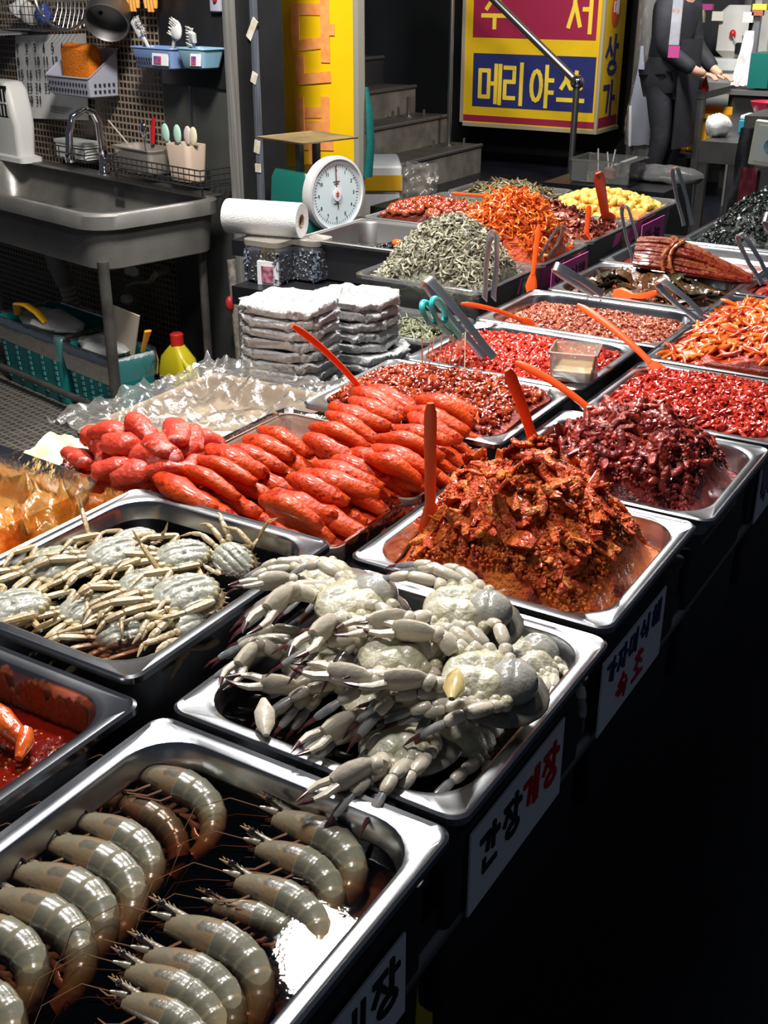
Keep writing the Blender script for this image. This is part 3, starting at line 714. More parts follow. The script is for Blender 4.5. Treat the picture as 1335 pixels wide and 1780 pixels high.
ZR = jeot('rd2', 'level of bright red salted seafood around the clear tub', 'bright red pieces in the salted seafood around the clear tub', (.40, .018, .010), (.5, .03, .015), (.42, .016, .010), (.68, .07, .03), .850, .005, 42, SS, 900, peak=.014, strips=(SB, 400))
ZP = jeot('pnk', 'level of pinkish granular salted seafood', 'pale pink grains in the granular salted seafood', (.26, .04, .028), (.36, .08, .05), (.26, .03, .02), (.62, .24, .13), .842, .004, 43, TB, 1700, peak=.010, strips=(SS, 60))
ZO = jeot('oct', 'level of bright red chopped seafood at the right edge', 'bright red pieces of chopped seafood at the right edge', (.34, .014, .008), (.45, .03, .012), (.30, .010, .007), (.62, .06, .028), .856, .005, 44, SS, 900, peak=.020, strips=(SB, 450))
ZT = jeot('rt', 'red seafood in the pan behind the pepper strips', 'red seafood pieces in the pan behind the pepper strips', (.40, .02, .015), (.5, .04, .02), (.42, .03, .02), (.66, .10, .06), .845, .005, 45, SB, 220, peak=.02)
p3 = PANS['leaf']
zl = lambda x, y: .836+dome(p3, x, y, .022, -.02, 0, 1.1)+.006*fbm(x*18, y*18, 5)
food('seasoned_leaves', p3, zl, mat('leaf marinade', (.10, .035, .012), .3, c2=(.05, .03, .012), nscale=18, bump=.5, bscale=120, coat=.4), 'flat layer of marinated dark leaves', 'leaves', n=40)
m = M(); LL = [tmpl_leaf(rg.uniform(.07, .10), .034, .0009, rg) for _ in range(8)]
scatter(m, p3, zl, LL, 70, 51, tilt=.28, lift=.003, edge=.05, yawf=lambda x, y, r: r.gauss(.3, .8))
solo(m, 'perilla_leaves', mat('marinated leaf', (.022, .030, .012), .25, c2=(.11, .045, .018), attr='rnd', coat=.5, bump=.3, bscale=90), 'wrinkled dark green leaves lying in the marinade', 'leaves', None, 'stuff', angle=60)
m = M(); scatter(m, p3, zl, TB, 420, 52, tilt=.8, lift=.004, edge=.03)
solo(m, 'chilli_flakes', mat('red flake', (.30, .03, .012), .4, c2=(.45, .16, .06), attr='rnd'), 'chilli flakes sprinkled over the dark leaves', 'chilli flakes', None, 'stuff')
# --- pepper strips
p4 = PANS['pep']
def zp(x, y): return .855+dome(p4, x, y, .062, .04, -.02, 1.25)+.008*fbm(x*25, y*25, 9)
food('pepper_base', p4, zp, mat('pepper base', (.32, .02, .006), .25, c2=(.45, .05, .01), nscale=40, bump=.5, bscale=120, coat=.5), 'mass of seasoned pepper under the loose red strips', 'peppers', n=50)
PS = [tmpl_strip(rg.uniform(.035, .06), .0052, .0040, .55, 6, 7, rg) for _ in range(10)]
PEPM = mat('pepper strip', (.42, .016, .006), .2, c2=(.78, .20, .018), attr='rnd', coat=.6, bump=.2, bscale=120)
m = M(); scatter(m, p4, zp, PS, 420, 61, tilt=.35, lift=.003, edge=.012)
solo(m, 'pepper_strips', PEPM, 'tangle of orange red pepper strips filling the long pan', 'pepper strips', None, 'stuff', angle=60)
def individuals(name, label, cat, group, p, zfn, T, mtl, n, seed, tilt=.6, lift=.003, edge=.012, cond=None, yawf=None, sc=(.85, 1.2)):
    """n countable pieces, each an object of its own, sharing a few meshes"""
    rng = random.Random(seed); protos = []; k = 0
    for V, Fs in T:
        for a in (.15, .5, .85):
            mm = M(); mm.add(V, Fs, a); o = mm.obj(name, mtl, origin=(0, 0, 0), angle=60); tag(o, label, cat, group); protos.append(o)
    used = [False]*len(protos); cnt = 0; tries = 0
    while cnt < n and tries < n*40:
        tries += 1
        x, y = spots(p, 1, rng, edge=edge)[0]
        if cond and not cond(x, y): continue
        i = rng.randrange(len(protos)); o = protos[i]
        if used[i]:
            o = protos[i].copy(); COL.objects.link(o)
        used[i] = True; cnt += 1
        nm_ = surf_n(zfn, x, y); R_ = rotm(rng, tilt, yawf(x, y, rng) if yawf else None, nm_); s_ = rng.uniform(*sc)
        o.matrix_world = Matrix.Translation(Vector((x, y, zfn(x, y)))+nm_*lift) @ (R_ @ Matrix.Scale(s_, 3)).to_4x4()
    for i, o in enumerate(protos):
        if not used[i]: bpy.data.objects.remove(o)
individuals('pepper_strip', 'one of the loose glossy pepper strips on top of the long pepper pan', 'pepper strip', 'pepper strips in the long pan', p4, zp, PS[:6], PEPM, 300, 62, lift=.006, tilt=.35)
# --- dried anchovies
p5 = PANS['anc']
ANM = mat('dried anchovy', (.46, .43, .30), .34, c2=(.23, .23, .17), attr='rnd', spec=.6, coat=.2)
def za(x, y): return .848+dome(p5, x, y, .138, .01, .0, 1.12)+.010*fbm(x*30, y*30, 4)
AN = []
for k in range(7):
    mm = M(); L = rg.uniform(.024, .034); b = rg.uniform(-.012, .012)
    mm.tube([((i/6-.5)*L, b*(1-(2*i/6-1)**2), rg.uniform(-.001, .001)) for i in range(7)], [.0014, .0026, .0028, .0026, .0020, .0012, .0016], 6, flat=.6)
    AN.append((np.array(mm.v), mm.f))
food('dried_anchovies', p5, za, mat('anchovy mass', (.30, .28, .20), .5, c2=(.14, .14, .10), nscale=90, bump=1.0, bscale=160), 'dense mass of dried anchovies inside the heap', 'anchovies', n=50,
     chunks=[(AN, 900, 71, dict(tilt=.9, lift=.003, edge=.004))])
individuals('anchovy', 'one of the little pale dried anchovies on the heap in the clear tub', 'anchovy', 'dried anchovies in the clear tub', p5, za, AN, ANM, 300, 72, tilt=.9, lift=.006)
m = M(); scatter(m, p5, za, AN, 1100, 73, tilt=.9, lift=.0045, edge=.004)
solo(m, 'anchovies', ANM, 'rest of the pale anchovy heap beside the orange squid', 'anchovies', None, 'stuff', angle=60)
# --- orange shredded squid
p6 = PANS['car']
def zc_(x, y): return .846+dome(p6, x, y, .150, .03, -.03, 1.08)+.010*fbm(x*22, y*22, 8)
def tmpl_curl(L, w, rng):
    m = M(); a, b, f1, f2 = rng.uniform(.10, .2), rng.uniform(.08, .18), rng.uniform(1.2, 2.4), rng.uniform(1.0, 2.2)
    m.tube([((i/14-.5)*L, a*L*math.sin(f1*i/14*math.pi*2), b*L*math.sin(f2*i/14*math.pi*2+1)) for i in range(15)], [w*rng.uniform(.8, 1.2) for _ in range(15)], 6, flat=.7); return np.array(m.v), m.f
SQT = [tmpl_curl(rg.uniform(.045, .075), .0026, rg) for _ in range(12)]
SQM = mat('orange squid shreds', (.55, .055, .006), .22, c2=(.85, .22, .03), attr='rnd', coat=.6)
food('shredded_squid', p6, zc_, mat('squid base', (.40, .035, .005), .3, c2=(.6, .09, .01), nscale=60, bump=.8, bscale=120), 'heap of seasoned orange shredded squid', 'squid', n=44)
m = M(); scatter(m, p6, zc_, SQT, 640, 81, tilt=.5, lift=.006, edge=.012)
solo(m, 'squid_shreds', SQM, 'tangled orange shreds over the squid heap', 'squid shreds', None, 'stuff', angle=60)
# --- brown fish flakes
p7 = PANS['sqd']
def zs_(x, y): return .852+dome(p7, x, y, .075, -.06, -.01, 1.1)+.008*fbm(x*24, y*24, 3)
food('dried_fish_flakes', p7, zs_, mat('flake base', (.22, .05, .03), .45, c2=(.14, .03, .02), nscale=50, bump=.8, bscale=100), 'heap of reddish brown dried fish flakes', 'fish flakes', n=40)
m = M(); FLK = [tmpl_leaf(rg.uniform(.02, .035), .008, .0008, rg) for _ in range(8)]
scatter(m, p7, zs_, FLK, 420, 91, tilt=.8, lift=.005, edge=.012)
solo(m, 'fish_flakes', mat('dried flake', (.36, .09, .05), .4, c2=(.20, .035, .02), attr='rnd'), 'loose reddish flakes over the dried fish heap', 'fish flakes', None, 'stuff', angle=60)
# glossy black beans spoonful beside the flakes
BN = [tmpl_bit(.0065, 8, rg) for _ in range(4)]
BNM = mat('glazed bean', (.05, .008, .006), .12, c2=(.10, .012, .01), attr='rnd', coat=.8)
individuals('glazed_bean', 'one of the dark glazed beans next to the brown fish flakes', 'bean', 'glazed beans beside the fish flakes', p7, lambda x, y: zs_(x, y)+.008*random.Random(int(x*9999)).random()+.012, BN, BNM, 70, 95, cond=lambda x, y: x > p7['cx']+.02 and y > p7['cy']-.02, lift=.004)
# --- garlic
p8 = PANS['gar']
def zg(x, y): return .846+dome(p8, x, y, .040, -.02, .03, 1.2)+.005*fbm(x*24, y*24, 6)
GA = []
for k in range(4):
    mm = M(); mm.lathe([(.0005, -.015), (.006, -.012), (.0098, -.003), (.0094, .005), (.005, .012), (.001, .017)], (0, 0, 0), 10, axis='X'); GA.append((np.array(mm.v)+0, mm.f))
food('pickled_garlic', p8, zg, mat('garlic base', (.55, .30, .05), .4, c2=(.40, .18, .03), nscale=70, bump=.6, bscale=80), 'bed of yellow pickled garlic in the far tub', 'garlic', n=30)
individuals('garlic_clove', 'one of the small yellow garlic cloves filling the far clear tub', 'garlic clove', 'garlic cloves in the far tub', p8, zg, GA, mat('garlic clove', (.80, .55, .12), .3, c2=(.72, .42, .08), attr='rnd', coat=.3), 190, 97, lift=.008, tilt=.7)
m = M().box((p8['cx']+.10, p8['cy']-.12, .862), (.13, .10, .012), .1, .004)
solo(m, 'carrot_slab', mat('orange jelly', (.85, .20, .012), .3, coat=.4), 'orange pickled slab lying among the garlic cloves', 'pickle', angle=30)
# --- jujubes and black beans
p9 = PANS['juj']
def zj(x, y): return .850+dome(p9, x, y, .052, .0, .0, 1.2)+.004*fbm(x*24, y*24, 6)
JU = []
for k in range(4):
    mm = M(); mm.sph((0, 0, 0), (.013, .0095, .0092), 10); V = np.array(mm.v)
    JU.append((V*(1+.06*np.sin(V[:, [0]]*500+V[:, [1]]*700+k)), mm.f))
food('jujube_bed', p9, zj, mat('jujube bed', (.08, .012, .008), .3, nscale=70, bump=.6, bscale=60), 'dark syrupy bed below the jujubes', 'jujubes', n=30)
individuals('jujube', 'one of the shiny brown jujubes heaped in the dark steel pan', 'jujube', 'jujubes in the dark pan', p9, zj, JU, mat('glazed jujube', (.20, .018, .010), .14, c2=(.38, .07, .02), attr='rnd', coat=.8), 210, 99, lift=.008, tilt=.8)
p10 = PANS['bean']
def zb_(x, y): return .800+dome(p10, x, y, .030, .06, .02, .9)+.003*fbm(x*30, y*30, 2)
food('black_bean_bed', p10, zb_, mat('black bean bed', (.012, .012, .014), .3, bump=.8, bscale=90), 'black bed below the beans in the deep pan', 'beans', n=30)
individuals('black_bean', 'one of the glossy black beans in the deep steel pan', 'bean', 'black beans in the deep pan', p10, zb_, BN, mat('black bean', (.010, .010, .012), .15, coat=.6), 160, 103, lift=.004, tilt=.8, cond=lambda x, y: x > p10['cx']-.06)
q = P(691, 420, .85); m = M().sph((q.x, q.y, .846), (.018, .013, .011), 10)
solo(m, 'carrot_chunk', mat('carrot', (.80, .12, .012), .3, coat=.4), 'single orange carrot chunk among the black beans', 'carrot')
# --- stems in the far clear tubs and low tub of pickles
STM = [tmpl_strip(rg.uniform(.04, .07), .0032, .003, .5, 5, 6, rg) for _ in range(8)]
for key, lab, ca, cb, pk, sd in (('gr1', 'brownish pickled stems behind the jujubes', (.10, .05, .015), (.32, .20, .05), .006, 111), ('gr2', 'dark green dried stems in the farthest tub', (.045, .04, .016), (.20, .15, .06), .045, 112), ('low', 'green pickles in the low clear tub', (.05, .06, .02), (.16, .17, .09), .0, 113)):
    pp = PANS[key]; b0 = .838 if key != 'low' else .79
    zz = (lambda pp, pk, b0: (lambda x, y: b0+dome(pp, x, y, pk, .0, .0, 1.2)+.006*fbm(x*24, y*24, 6)))(pp, pk, b0)
    food('pickled_stems', pp, zz, mat('bed '+key, ca, .5, c2=cb, nscale=50, bump=.8, bscale=80), 'bed of '+lab, 'stems', n=24)
    m = M(); scatter(m, pp, zz, STM, 260, sd, tilt=.6, lift=.005, edge=.012)
    solo(m, 'stems', mat('stems '+key, ca, .4, c2=cb, attr='rnd', coat=.2), 'loose '+lab, 'stems', None, 'stuff', angle=60)
# --- seaweed heap
p11 = PANS['weed']
def zw(x, y): return .842+dome(p11, x, y, .17, .02, .0, 1.15)+.018*fbm(x*18, y*18, 2)
food('seaweed', p11, zw, mat('seaweed mass', (.010, .014, .012), .35, c2=(.025, .032, .028), nscale=50, bump=1.0, bscale=90), 'heap of glossy dark green seaweed by the far tubs', 'seaweed', n=60)
m = M(); WB = [tmpl_leaf(rg.uniform(.011, .019), .0045, .0009, rg) for _ in range(10)]
scatter(m, p11, zw, WB, 1900, 121, tilt=1.0, lift=.004, edge=.012)
solo(m, 'seaweed_flakes', mat('seaweed flake', (.007, .010, .009), .28, c2=(.022, .029, .026), attr='rnd', coat=.12), 'curled dark flakes over the seaweed heap', 'seaweed flakes', None, 'stuff', angle=60)
# --- scallion kimchi bundle: long stalks tied with a stalk
p12 = PANS['scal']
a0, a1 = P(1120, 425, .93), P(1315, 480, .875)
SCM = mat('scallion kimchi stalk', (.22, .012, .009), .22, c2=(.36, .12, .025), attr='rnd', coat=.5, bump=.4, bscale=140, spots=((.16, .008, .006), 90, .52))
g = thing('scallion_kimchi', 'tied bundle of long red scallion kimchi stalks', 'kimchi', ((a0.x+a1.x)/2, (a0.y+a1.y)/2, .85))
m = M(); sr = random.Random(131); ax = (a1-a0).normalized(); sd_ = Vector((-ax.y, ax.x, 0)).normalized()
for k in range(95):
    th = sr.uniform(0, math.pi); r_ = math.sqrt(sr.random()); pts = []
    for i in range(9):
        s_ = i/8; w_ = .060*math.sin(math.pi*(.32+.60*s_))**.9*(1-.30*s_); hgt = .078*math.sin(math.pi*(.26+.66*s_))*(1-.45*s_)
        pts.append(a0+(a1-a0)*(s_*sr.uniform(.97, 1.03)-.06)+sd_*(w_*r_*math.cos(th)*1.1)+Vector((0, 0, hgt*r_*math.sin(th)-.045*(1-s_)-.015*s_))+Vector((nz(k, s_*3), nz(k+9, s_*3), nz(k+5, s_*3)))*.006)
    m.tube(pts, [sr.uniform(.0035, .0055)]*9, 6, a=sr.random())
m.obj('stalks', SCM, g)
m = M()
for s0 in (.30, .36):
    c_ = a0+(a1-a0)*(s0-.06); ring = []
    for i in range(13):
        t = math.pi*i/12; ring.append(c_+sd_*(.074*math.cos(t))+Vector((0, 0, .064*math.sin(t)-.03))+ax*.012*math.sin(3*t+s0*9))
    m.tube(ring, .0045, 7, a=.8)
m.obj('tie_stalk', SCM, g)
food('kimchi_juice', p12, lambda x, y: .838+.003*fbm(x*20, y*20), mat('kimchi juice', (.22, .02, .01), .15, coat=.5, bump=.3, bscale=80), 'red juice in the pan under the scallion bundle', 'kimchi juice', n=16)

# ------------------------------------------------------------------ pollack roe
ROE = mat('red pollack roe', (.44, .024, .004), .40, c2=(.62, .070, .008), nscale=26, coat=.22, spec=.25, bump=.35, bscale=150, spots=((.28, .010, .003), 70, .60))
ROEP = mat('pink pollack roe', (.56, .070, .042), .36, c2=(.52, .036, .014), nscale=16, coat=.3, spec=.3, bump=.35, bscale=120, spots=((.72, .22, .19), 34, .60))
LINER = film('clear tray liner', (.88, .86, .82), .12, .10, rough=.08, bump=.5, bscale=22)
TRAYW = mat('pale foam tray', (.46, .40, .33), .5, c2=(.36, .28, .20), nscale=12)
def roetray(key, x0, x1, y0, y1, z, label):
    g = thing('roe_tray', label, 'tray', ((x0+x1)/2, (y0+y1)/2, TOP), 'pollack roe trays')
    m = M(); PANS[key] = pan_shape(m, x0, x1, y0, y1, z, z-TOP-.0005, lip=.006, ri=.02, ro=.022, wall=.010)
    m.obj('tray', TRAYW, g)
    PANS[key]['root'] = g
    m = M(); cx, cy, hx, hy = (x0+x1)/2, (y0+y1)/2, (x1-x0)/2, (y1-y0)/2; rings = []
    for i, (d, zz) in enumerate(((.012, z-.03), (.004, z+.001), (-.003, z+.004), (-.006, z-.004), (-.004, z-.05), (-.001, TOP+.02))):
        rings.append([(x+.0025*nz(x*60, y*60, i), y+.0025*nz(x*60, y*60, i+9), zz+.004*nz(x*40, y*40, i*2)) for x, y, _ in rr(cx, cy, hx-d, hy-d, .025, 0, 14)])
    m.loft(rings, False, False); m.obj('plastic_liner', LINER, g)
    return PANS[key]
roetray('roe1', -1.215, -.722, 1.074, 1.248, .848, 'front plastic lined tray of pollack roe behind the soy crabs')
roetray('roe2', -1.085, -.714, 1.256, 1.470, .848, 'back plastic lined tray of red pollack roe')
def sac(L, r, bend, rng, k=12, n=12):
    m = M(); pts = []; rad = []
    for i in range(k+1):
        s_ = i/k; x = (s_-.5)*L
        pts.append((x, bend*(1-(2*s_-1)**2), .004*math.sin(s_*5+bend*100)))
        rad.append(r*max(.22, (math.sin(math.pi*min(1, max(0, .05+.90*s_)))**.45))*(1+.07*math.sin(s_*11+bend*300))*(1.08-.16*s_))
    m.tube(pts, rad, n, flat=.80, upv=(0, 0, 1))
    m.v = [tuple(np.array(p_)+.0022*np.array([nz(p_[0]*70+bend*900, p_[1]*70, p_[2]*70), nz(p_[1]*70, p_[0]*70+bend*900, p_[2]*70), nz(p_[2]*70, p_[1]*70, p_[0]*70+bend*900)])) for p_ in m.v]; return m
rs = random.Random(77)
SACS = [sac(rs.uniform(.098, .116), rs.uniform(.0165, .0195), rs.uniform(-.012, -.004), rs) for _ in range(5)]
SACO = [s_.obj('pollack_roe', ROE, origin=(0, 0, 0), angle=0) for s_ in SACS]; sused = [0]*5
ORD = ['first', 'second', 'third', 'fourth', 'fifth', 'sixth', 'seventh', 'eighth', 'ninth', 'tenth', 'eleventh', 'twelfth', 'thirteenth', 'fourteenth', 'fifteenth', 'sixteenth', 'seventeenth', 'eighteenth', 'nineteenth', 'twentieth']
def place_sac(loc, yaw, pitch, roll, sc, label, group):
    i = rs.randrange(5); o = SACO[i]
    if sused[i]: o = o.copy(); COL.objects.link(o)
    sused[i] = 1
    o.matrix_world = Matrix.Translation(loc) @ Euler((roll, pitch, yaw), 'XYZ').to_matrix().to_4x4() @ Matrix.Scale(sc, 4)
    return tag(o, label, 'fish roe', group)
def roe_row(pa, pb, n, yawpx, z0, z1, name, layers=3, sc=1.0, zc=.86):
    """a pile of parallel sacs stacked side by side from pixel pa (front) to pb (back)"""
    A, B = P(*pa, zc), P(*pb, zc); d = P(*yawpx[1], zc)-P(*yawpx[0], zc); yaw = math.atan2(d.y, d.x)
    for L in range(layers):
        for k in range(n-L % 2):
            s_ = (k+(.5 if L % 2 else 0))/(n-1)
            q = A.lerp(B, s_); hump = math.sin(math.pi*(.18+.64*s_))
            q.z = lerp(z0, z1, (layers-1-L)/max(1, layers-1))*1.0+.010*hump if layers > 1 else z1
            q.z = (z1, lerp(z0, z1, .58), lerp(z0, z1, .12))[L]+.012*hump
            off = Vector((math.cos(yaw), math.sin(yaw), 0))*((0, .030 if k % 2 else .012, .052 if k % 2 else .030)[L])
            tier = ('top', 'middle', 'bottom')[L]
            place_sac(q+off+Vector((rs.uniform(-.007, .007), rs.uniform(-.004, .004), rs.uniform(-.003, .003))), yaw+rs.uniform(-.16, .16), .14+rs.uniform(-.10, .10), rs.uniform(-.6, .6), sc*rs.uniform(.86, 1.08),
                      f'{ORD[k]} red roe sac from front, {tier} layer of {name}', 'red pollack roe sacs')
roe_row((505, 900), (655, 815), 7, ((450, 870), (575, 905)), .805, .862, 'front tray right pile')
roe_row((330, 862), (500, 775), 7, ((300, 845), (420, 880)), .800, .860, 'front tray middle pile', zc=.86)
roe_row((575, 785), (680, 695), 7, ((530, 765), (630, 790)), .805, .876, 'back tray left pile', zc=.875)
roe_row((690, 825), (790, 715), 8, ((640, 800), (760, 830)), .805, .872, 'back tray right pile', zc=.87)
for i, o in enumerate(SACO):
    if not sused[i]: bpy.data.objects.remove(o)
# pink roe lumps heaped on the left of the front tray
PKP = []
for k in range(5):
    mm = sac(rs.uniform(.075, .10), rs.uniform(.020, .026), rs.uniform(-.014, .014), rs, 12, 14)
    V = np.array(mm.v); mm.v = [tuple(np.array(v)*(1+.16*fbm(v[0]*28+k, v[1]*28, v[2]*28))) for v in V]
    PKP.append(mm.obj('pink_roe', ROEP, origin=(0, 0, 0), angle=0))
lumps = [(150, 805, .85, 20), (200, 845, .85, 70), (255, 858, .85, 100), (310, 850, .852, 40), (365, 835, .855, -40), (190, 790, .88, -10), (235, 815, .885, 95), (290, 820, .885, 60), (340, 800, .885, -35), (395, 805, .87, -40), (175, 770, .885, 15),
         (225, 770, .905, 60), (280, 775, .91, 0), (250, 745, .92, 10), (300, 752, .92, -15), (325, 770, .905, -30), (360, 770, .885, -60), (200, 755, .90, 35), (390, 790, .87, 80), (130, 795, .865, 10), (270, 795, .9, 30), (205, 815, .88, 80), (330, 830, .87, 60), (265, 835, .87, 75)]
pu = [0]*5
cols = ['front', 'middle', 'back']
for k, (px, py, z, dg) in enumerate(lumps):
    i = k % 5; o = PKP[i]
    if pu[i]: o = o.copy(); COL.objects.link(o)
    pu[i] = 1
    q = P(px, py, z-.012)
    o.matrix_world = Matrix.Translation(q) @ Euler((rs.uniform(-.5, .5), rs.uniform(-.3, .3), math.radians(dg)-.5)).to_matrix().to_4x4() @ Matrix.Scale(rs.uniform(.85, 1.05), 4)
    lv = 'upper' if z >= .9 else ('middle' if z >= .875 else 'lower')
    tag(o, '', 'fish roe', 'pink pollack roe lumps'); o['lv'] = lv; o['px'] = px
for lv in ('upper', 'middle', 'lower'):
    L = sorted([o for o in bpy.data.objects if o.get('lv') == lv], key=lambda o: o['px'])
    for k, o in enumerate(L):
        o['label'] = f'{ORD[k]} pink roe lump from the left in the {lv} part of the pink heap'; del o['lv']; del o['px']
# bottom bedding so that the heap is full
pp = PANS['roe1']
m = fill(pp, lambda x, y: .808+(.030 if x < -.98 else .0)*smooth((-.96-x)/.06)+.006*fbm(x*25, y*25, 4), n=40); solo(m, 'roe_bed', ROE, 'bed of broken roe and juice filling the front tray', 'fish roe', None, 'stuff')
pp = PANS['roe2']
m = fill(pp, lambda x, y: .806+.006*fbm(x*25, y*25, 5), n=30); solo(m, 'roe_bed', ROE, 'bed of broken roe and juice filling the back tray', 'fish roe', None, 'stuff')
# ================================================================== PRAWNS AND CRABS
PRB = mat('prawn shell', (.165, .16, .115), .24, c2=(.30, .155, .030), attr='rnd', coat=.45, bump=.07, bscale=110, sss=.25)
PRH = mat('prawn head shell', (.165, .15, .105), .26, c2=(.25, .16, .085), nscale=34, coat=.45, bump=.09, bscale=110, sss=.2, spots=((.11, .10, .075), 60, .60))
PRT = mat('prawn tail fan', (.20, .10, .045), .25, c2=(.34, .24, .14), nscale=90, coat=.5)
PRL = mat('prawn legs', (.22, .11, .06), .35)
EYE = mat('prawn eye', (.02, .016, .014), .1, coat=.8)
def prawn(curl, seed):
    r_ = random.Random(seed); g = thing('prawn', 'prawn', 'prawn', (0, 0, 0), 'prawns in soy brine')
    # spine: carapace straight, then six abdomen rings curling towards -Y
    m = M(); k = 10; pts = []; rad = []
    for i in range(k+1):
        s_ = i/k; pts.append((.048*s_, .0025*math.sin(s_*2), 0)); rad.append(.0158*(.30+.70*math.sin(math.pi*(.10+.42*s_))))
    m.tube(pts, rad, 14, flat=.80, upv=(0, 0, 1))
    m.tube([(.012, .009, 0), (-.008, .0125, 0), (-.028, .0150, 0)], [.0042, .0028, .0005], 6, flat=.5, upv=(0, 0, 1))
    for i in range(5): m.tube([(-.002-.005*i, .0135+.0006*i, 0), (-.006-.005*i, .0168+.0004*i, 0)], [.0012, .0003], 4)
    for s_ in (-1, 1): m.tube([(.001, .004, .006*s_), (-.013, .000, .010*s_)], [.0045, .0012], 6, flat=.4)
    m.obj('head', PRH, g, angle=50)
    n = 48; pts = []; rad = []; at = []; x, y, th = .044, .002, 0.0; ds = .092/n
    for i in range(n+1):
        s_ = i/n; pts.append((x, y, 0)); seg = (s_*6) % 1
        rad.append((.0160-.0082*s_**1.25)*(1+.065*(1-seg)**1.5-.03*(seg > .9))); at.append(min(1, max(0, (s_-.40)*1.5))*.9+.25*(seg > .86))
        th -= curl*(.45+1.1*s_)*ds/.092; x += math.cos(th)*ds; y += math.sin(th)*ds
    m = M(); m.tube(pts, rad, 14, flat=.82, upv=(0, 0, 1), a=at); m.obj('body', PRB, g, angle=50)
    t = Vector((math.cos(th), math.sin(th), 0)); sd = Vector((0, 0, 1)); up_ = Vector((-t.y, t.x, 0)); e = Vector(pts[-1])
    for q, (az, l) in enumerate(((-.55, .024), (-.2, .026), (.2, .026), (.55, .024), (0, .022))):
        m = M(); d = (t*math.cos(az)+sd*math.sin(az)).normalized(); w_ = d.cross(up_)
        m.tube([e-t*.003, e+d*l*.35, e+d*l*.75, e+d*l], [.0022, .0050 if q < 4 else .003, .0046 if q < 4 else .002, .0010], 8, flat=.25, upv=up_)
        m.obj('tail_blade', PRT, g)
    for q in range(6):
        m = M(); bx = .012+.007*q; z_ = .007*(1 if q % 2 else -1)
        m.tube([(bx, -.010, z_*.6), (bx-.008, -.022, z_), (bx-.016-.003*q, -.027, z_*1.3), (bx-.030, -.024, z_)], [.0016, .0013, .0010, .0004], 5); m.obj('leg', PRL, g)
    for q in range(5):
        s_ = int((q+.5)/5.5*n); b = Vector(pts[s_]); t_ = (Vector(pts[s_+1])-b).normalized(); dn = Vector((t_.y, -t_.x, 0))
        m = M(); m.tube([b+dn*rad[s_]*.7, b+dn*(rad[s_]+.006)-t_*.003, b+dn*(rad[s_]+.012)-t_*.010], [.003, .0032, .0010], 6, flat=.4); m.obj('swimmeret', PRT, g)
    for s_ in (-1, 1):
        m = M(); m.tube([(.004, .0065, .006*s_), (-.008, .0085, .010*s_)], [.0014, .0016], 6); m.sph((-.0095, .0088, .0105*s_), .0034, 10); m.obj('eye', EYE, g)
    for s_ in (-1, 1):
        m = M(); q0 = Vector((-.010, .002, .006*s_)); m.tube([q0, q0+Vector((-.03, -.006, .006*s_)), q0+Vector((-.05, -.03*r_.uniform(.4, 1.4), .010*s_)), q0+Vector((-.045, -.07, .004*s_))], [.0006, .0005, .0004, .0002], 5)
        m.obj('antenna', PRL, g)
    return g
PRO = [prawn(2.1, 1), prawn(1.5, 2), prawn(2.6, 3)]; pru = [0, 0, 0]
# (head pixel, bend pixel, proto, surface height, roll, label)
PRL_ = [((244, 1338), (405, 1395), 0, .834, .55, 'farthest prawn of the left row, at the back wall of the pan'),
        ((198, 1385), (330, 1445), 1, .822, .5, 'half sunk prawn second from the back in the left row'),
        ((140, 1422), (300, 1485), 0, .833, .5, 'third prawn from the back in the left row'),
        ((92, 1462), (272, 1530), 0, .834, .45, 'fourth prawn from the back in the left row'),
        ((32, 1512), (232, 1575), 2, .833, .5, 'fifth prawn from the back in the left row'),
        ((-12, 1556), (185, 1628), 0, .832, .5, 'sixth prawn from the back in the left row'),
        ((-85, 1598), (108, 1660), 2, .834, .55, 'seventh prawn from the back in the left row, cut by the frame edge'),
        ((-130, 1700), (70, 1755), 2, .834, .55, 'nearest prawn of the left row, in the bottom left corner'),
        ((478, 1418), (660, 1490), 2, .835, .6, 'farthest prawn of the right row, curled along the far right corner'),
        ((448, 1470), (618, 1530), 2, .836, .6, 'second prawn from the back in the right row, grey and curled'),
        ((412, 1528), (590, 1592), 0, .835, .4, 'third prawn from the back in the right row, beside the lamp reflection'),
        ((372, 1572), (530, 1612), 1, .829, .35, 'fourth prawn from the back in the right row, small and half sunk'),
        ((292, 1602), (490, 1676), 0, .835, .55, 'fifth prawn from the back in the right row, long and curled'),
        ((254, 1658), (440, 1722), 0, .834, .5, 'sixth prawn from the back in the right row'),
        ((222, 1685), (400, 1752), 1, .835, .45, 'seventh prawn from the back in the right row'),
        ((216, 1735), (385, 1800), 0, .835, .5, 'nearest prawn of the right row, at the bottom edge')]
for hp_, bp_, k, z, roll, lab in PRL_:
    o = PRO[k]
    if pru[k]: o = copy_tree(o)
    pru[k] = 1
    A, B = P(*hp_, z), P(*bp_, z); d = B-A; yaw = math.atan2(d.y, d.x); s_ = d.length/.100
    s_ = max(.80, min(1.12, s_))
    o.matrix_world = Matrix.Translation((A.x, A.y, z-.0035)) @ Matrix.Rotation(yaw, 4, 'Z') @ Matrix.Rotation(.03, 4, 'Y') @ Matrix.Rotation(roll*.55, 4, 'X') @ Matrix.Scale(s_, 4)
    o['label'] = lab

def limb(m, pts, rads, flat=.85, n=8, a=0.0):
    for i in range(len(pts)-1):
        p, q = Vector(pts[i]), Vector(pts[i+1]); r0, r1 = rads[i], rads[i+1]
        L = [(0, .62), (.10, .88), (.35, 1.03), (.65, 1.05), (.88, .95), (1, .66)]
        m.tube([p.lerp(q, t) for t, _ in L], [lerp(r0, r1, t)*k for t, k in L], n, flat=flat, a=a)
    return m
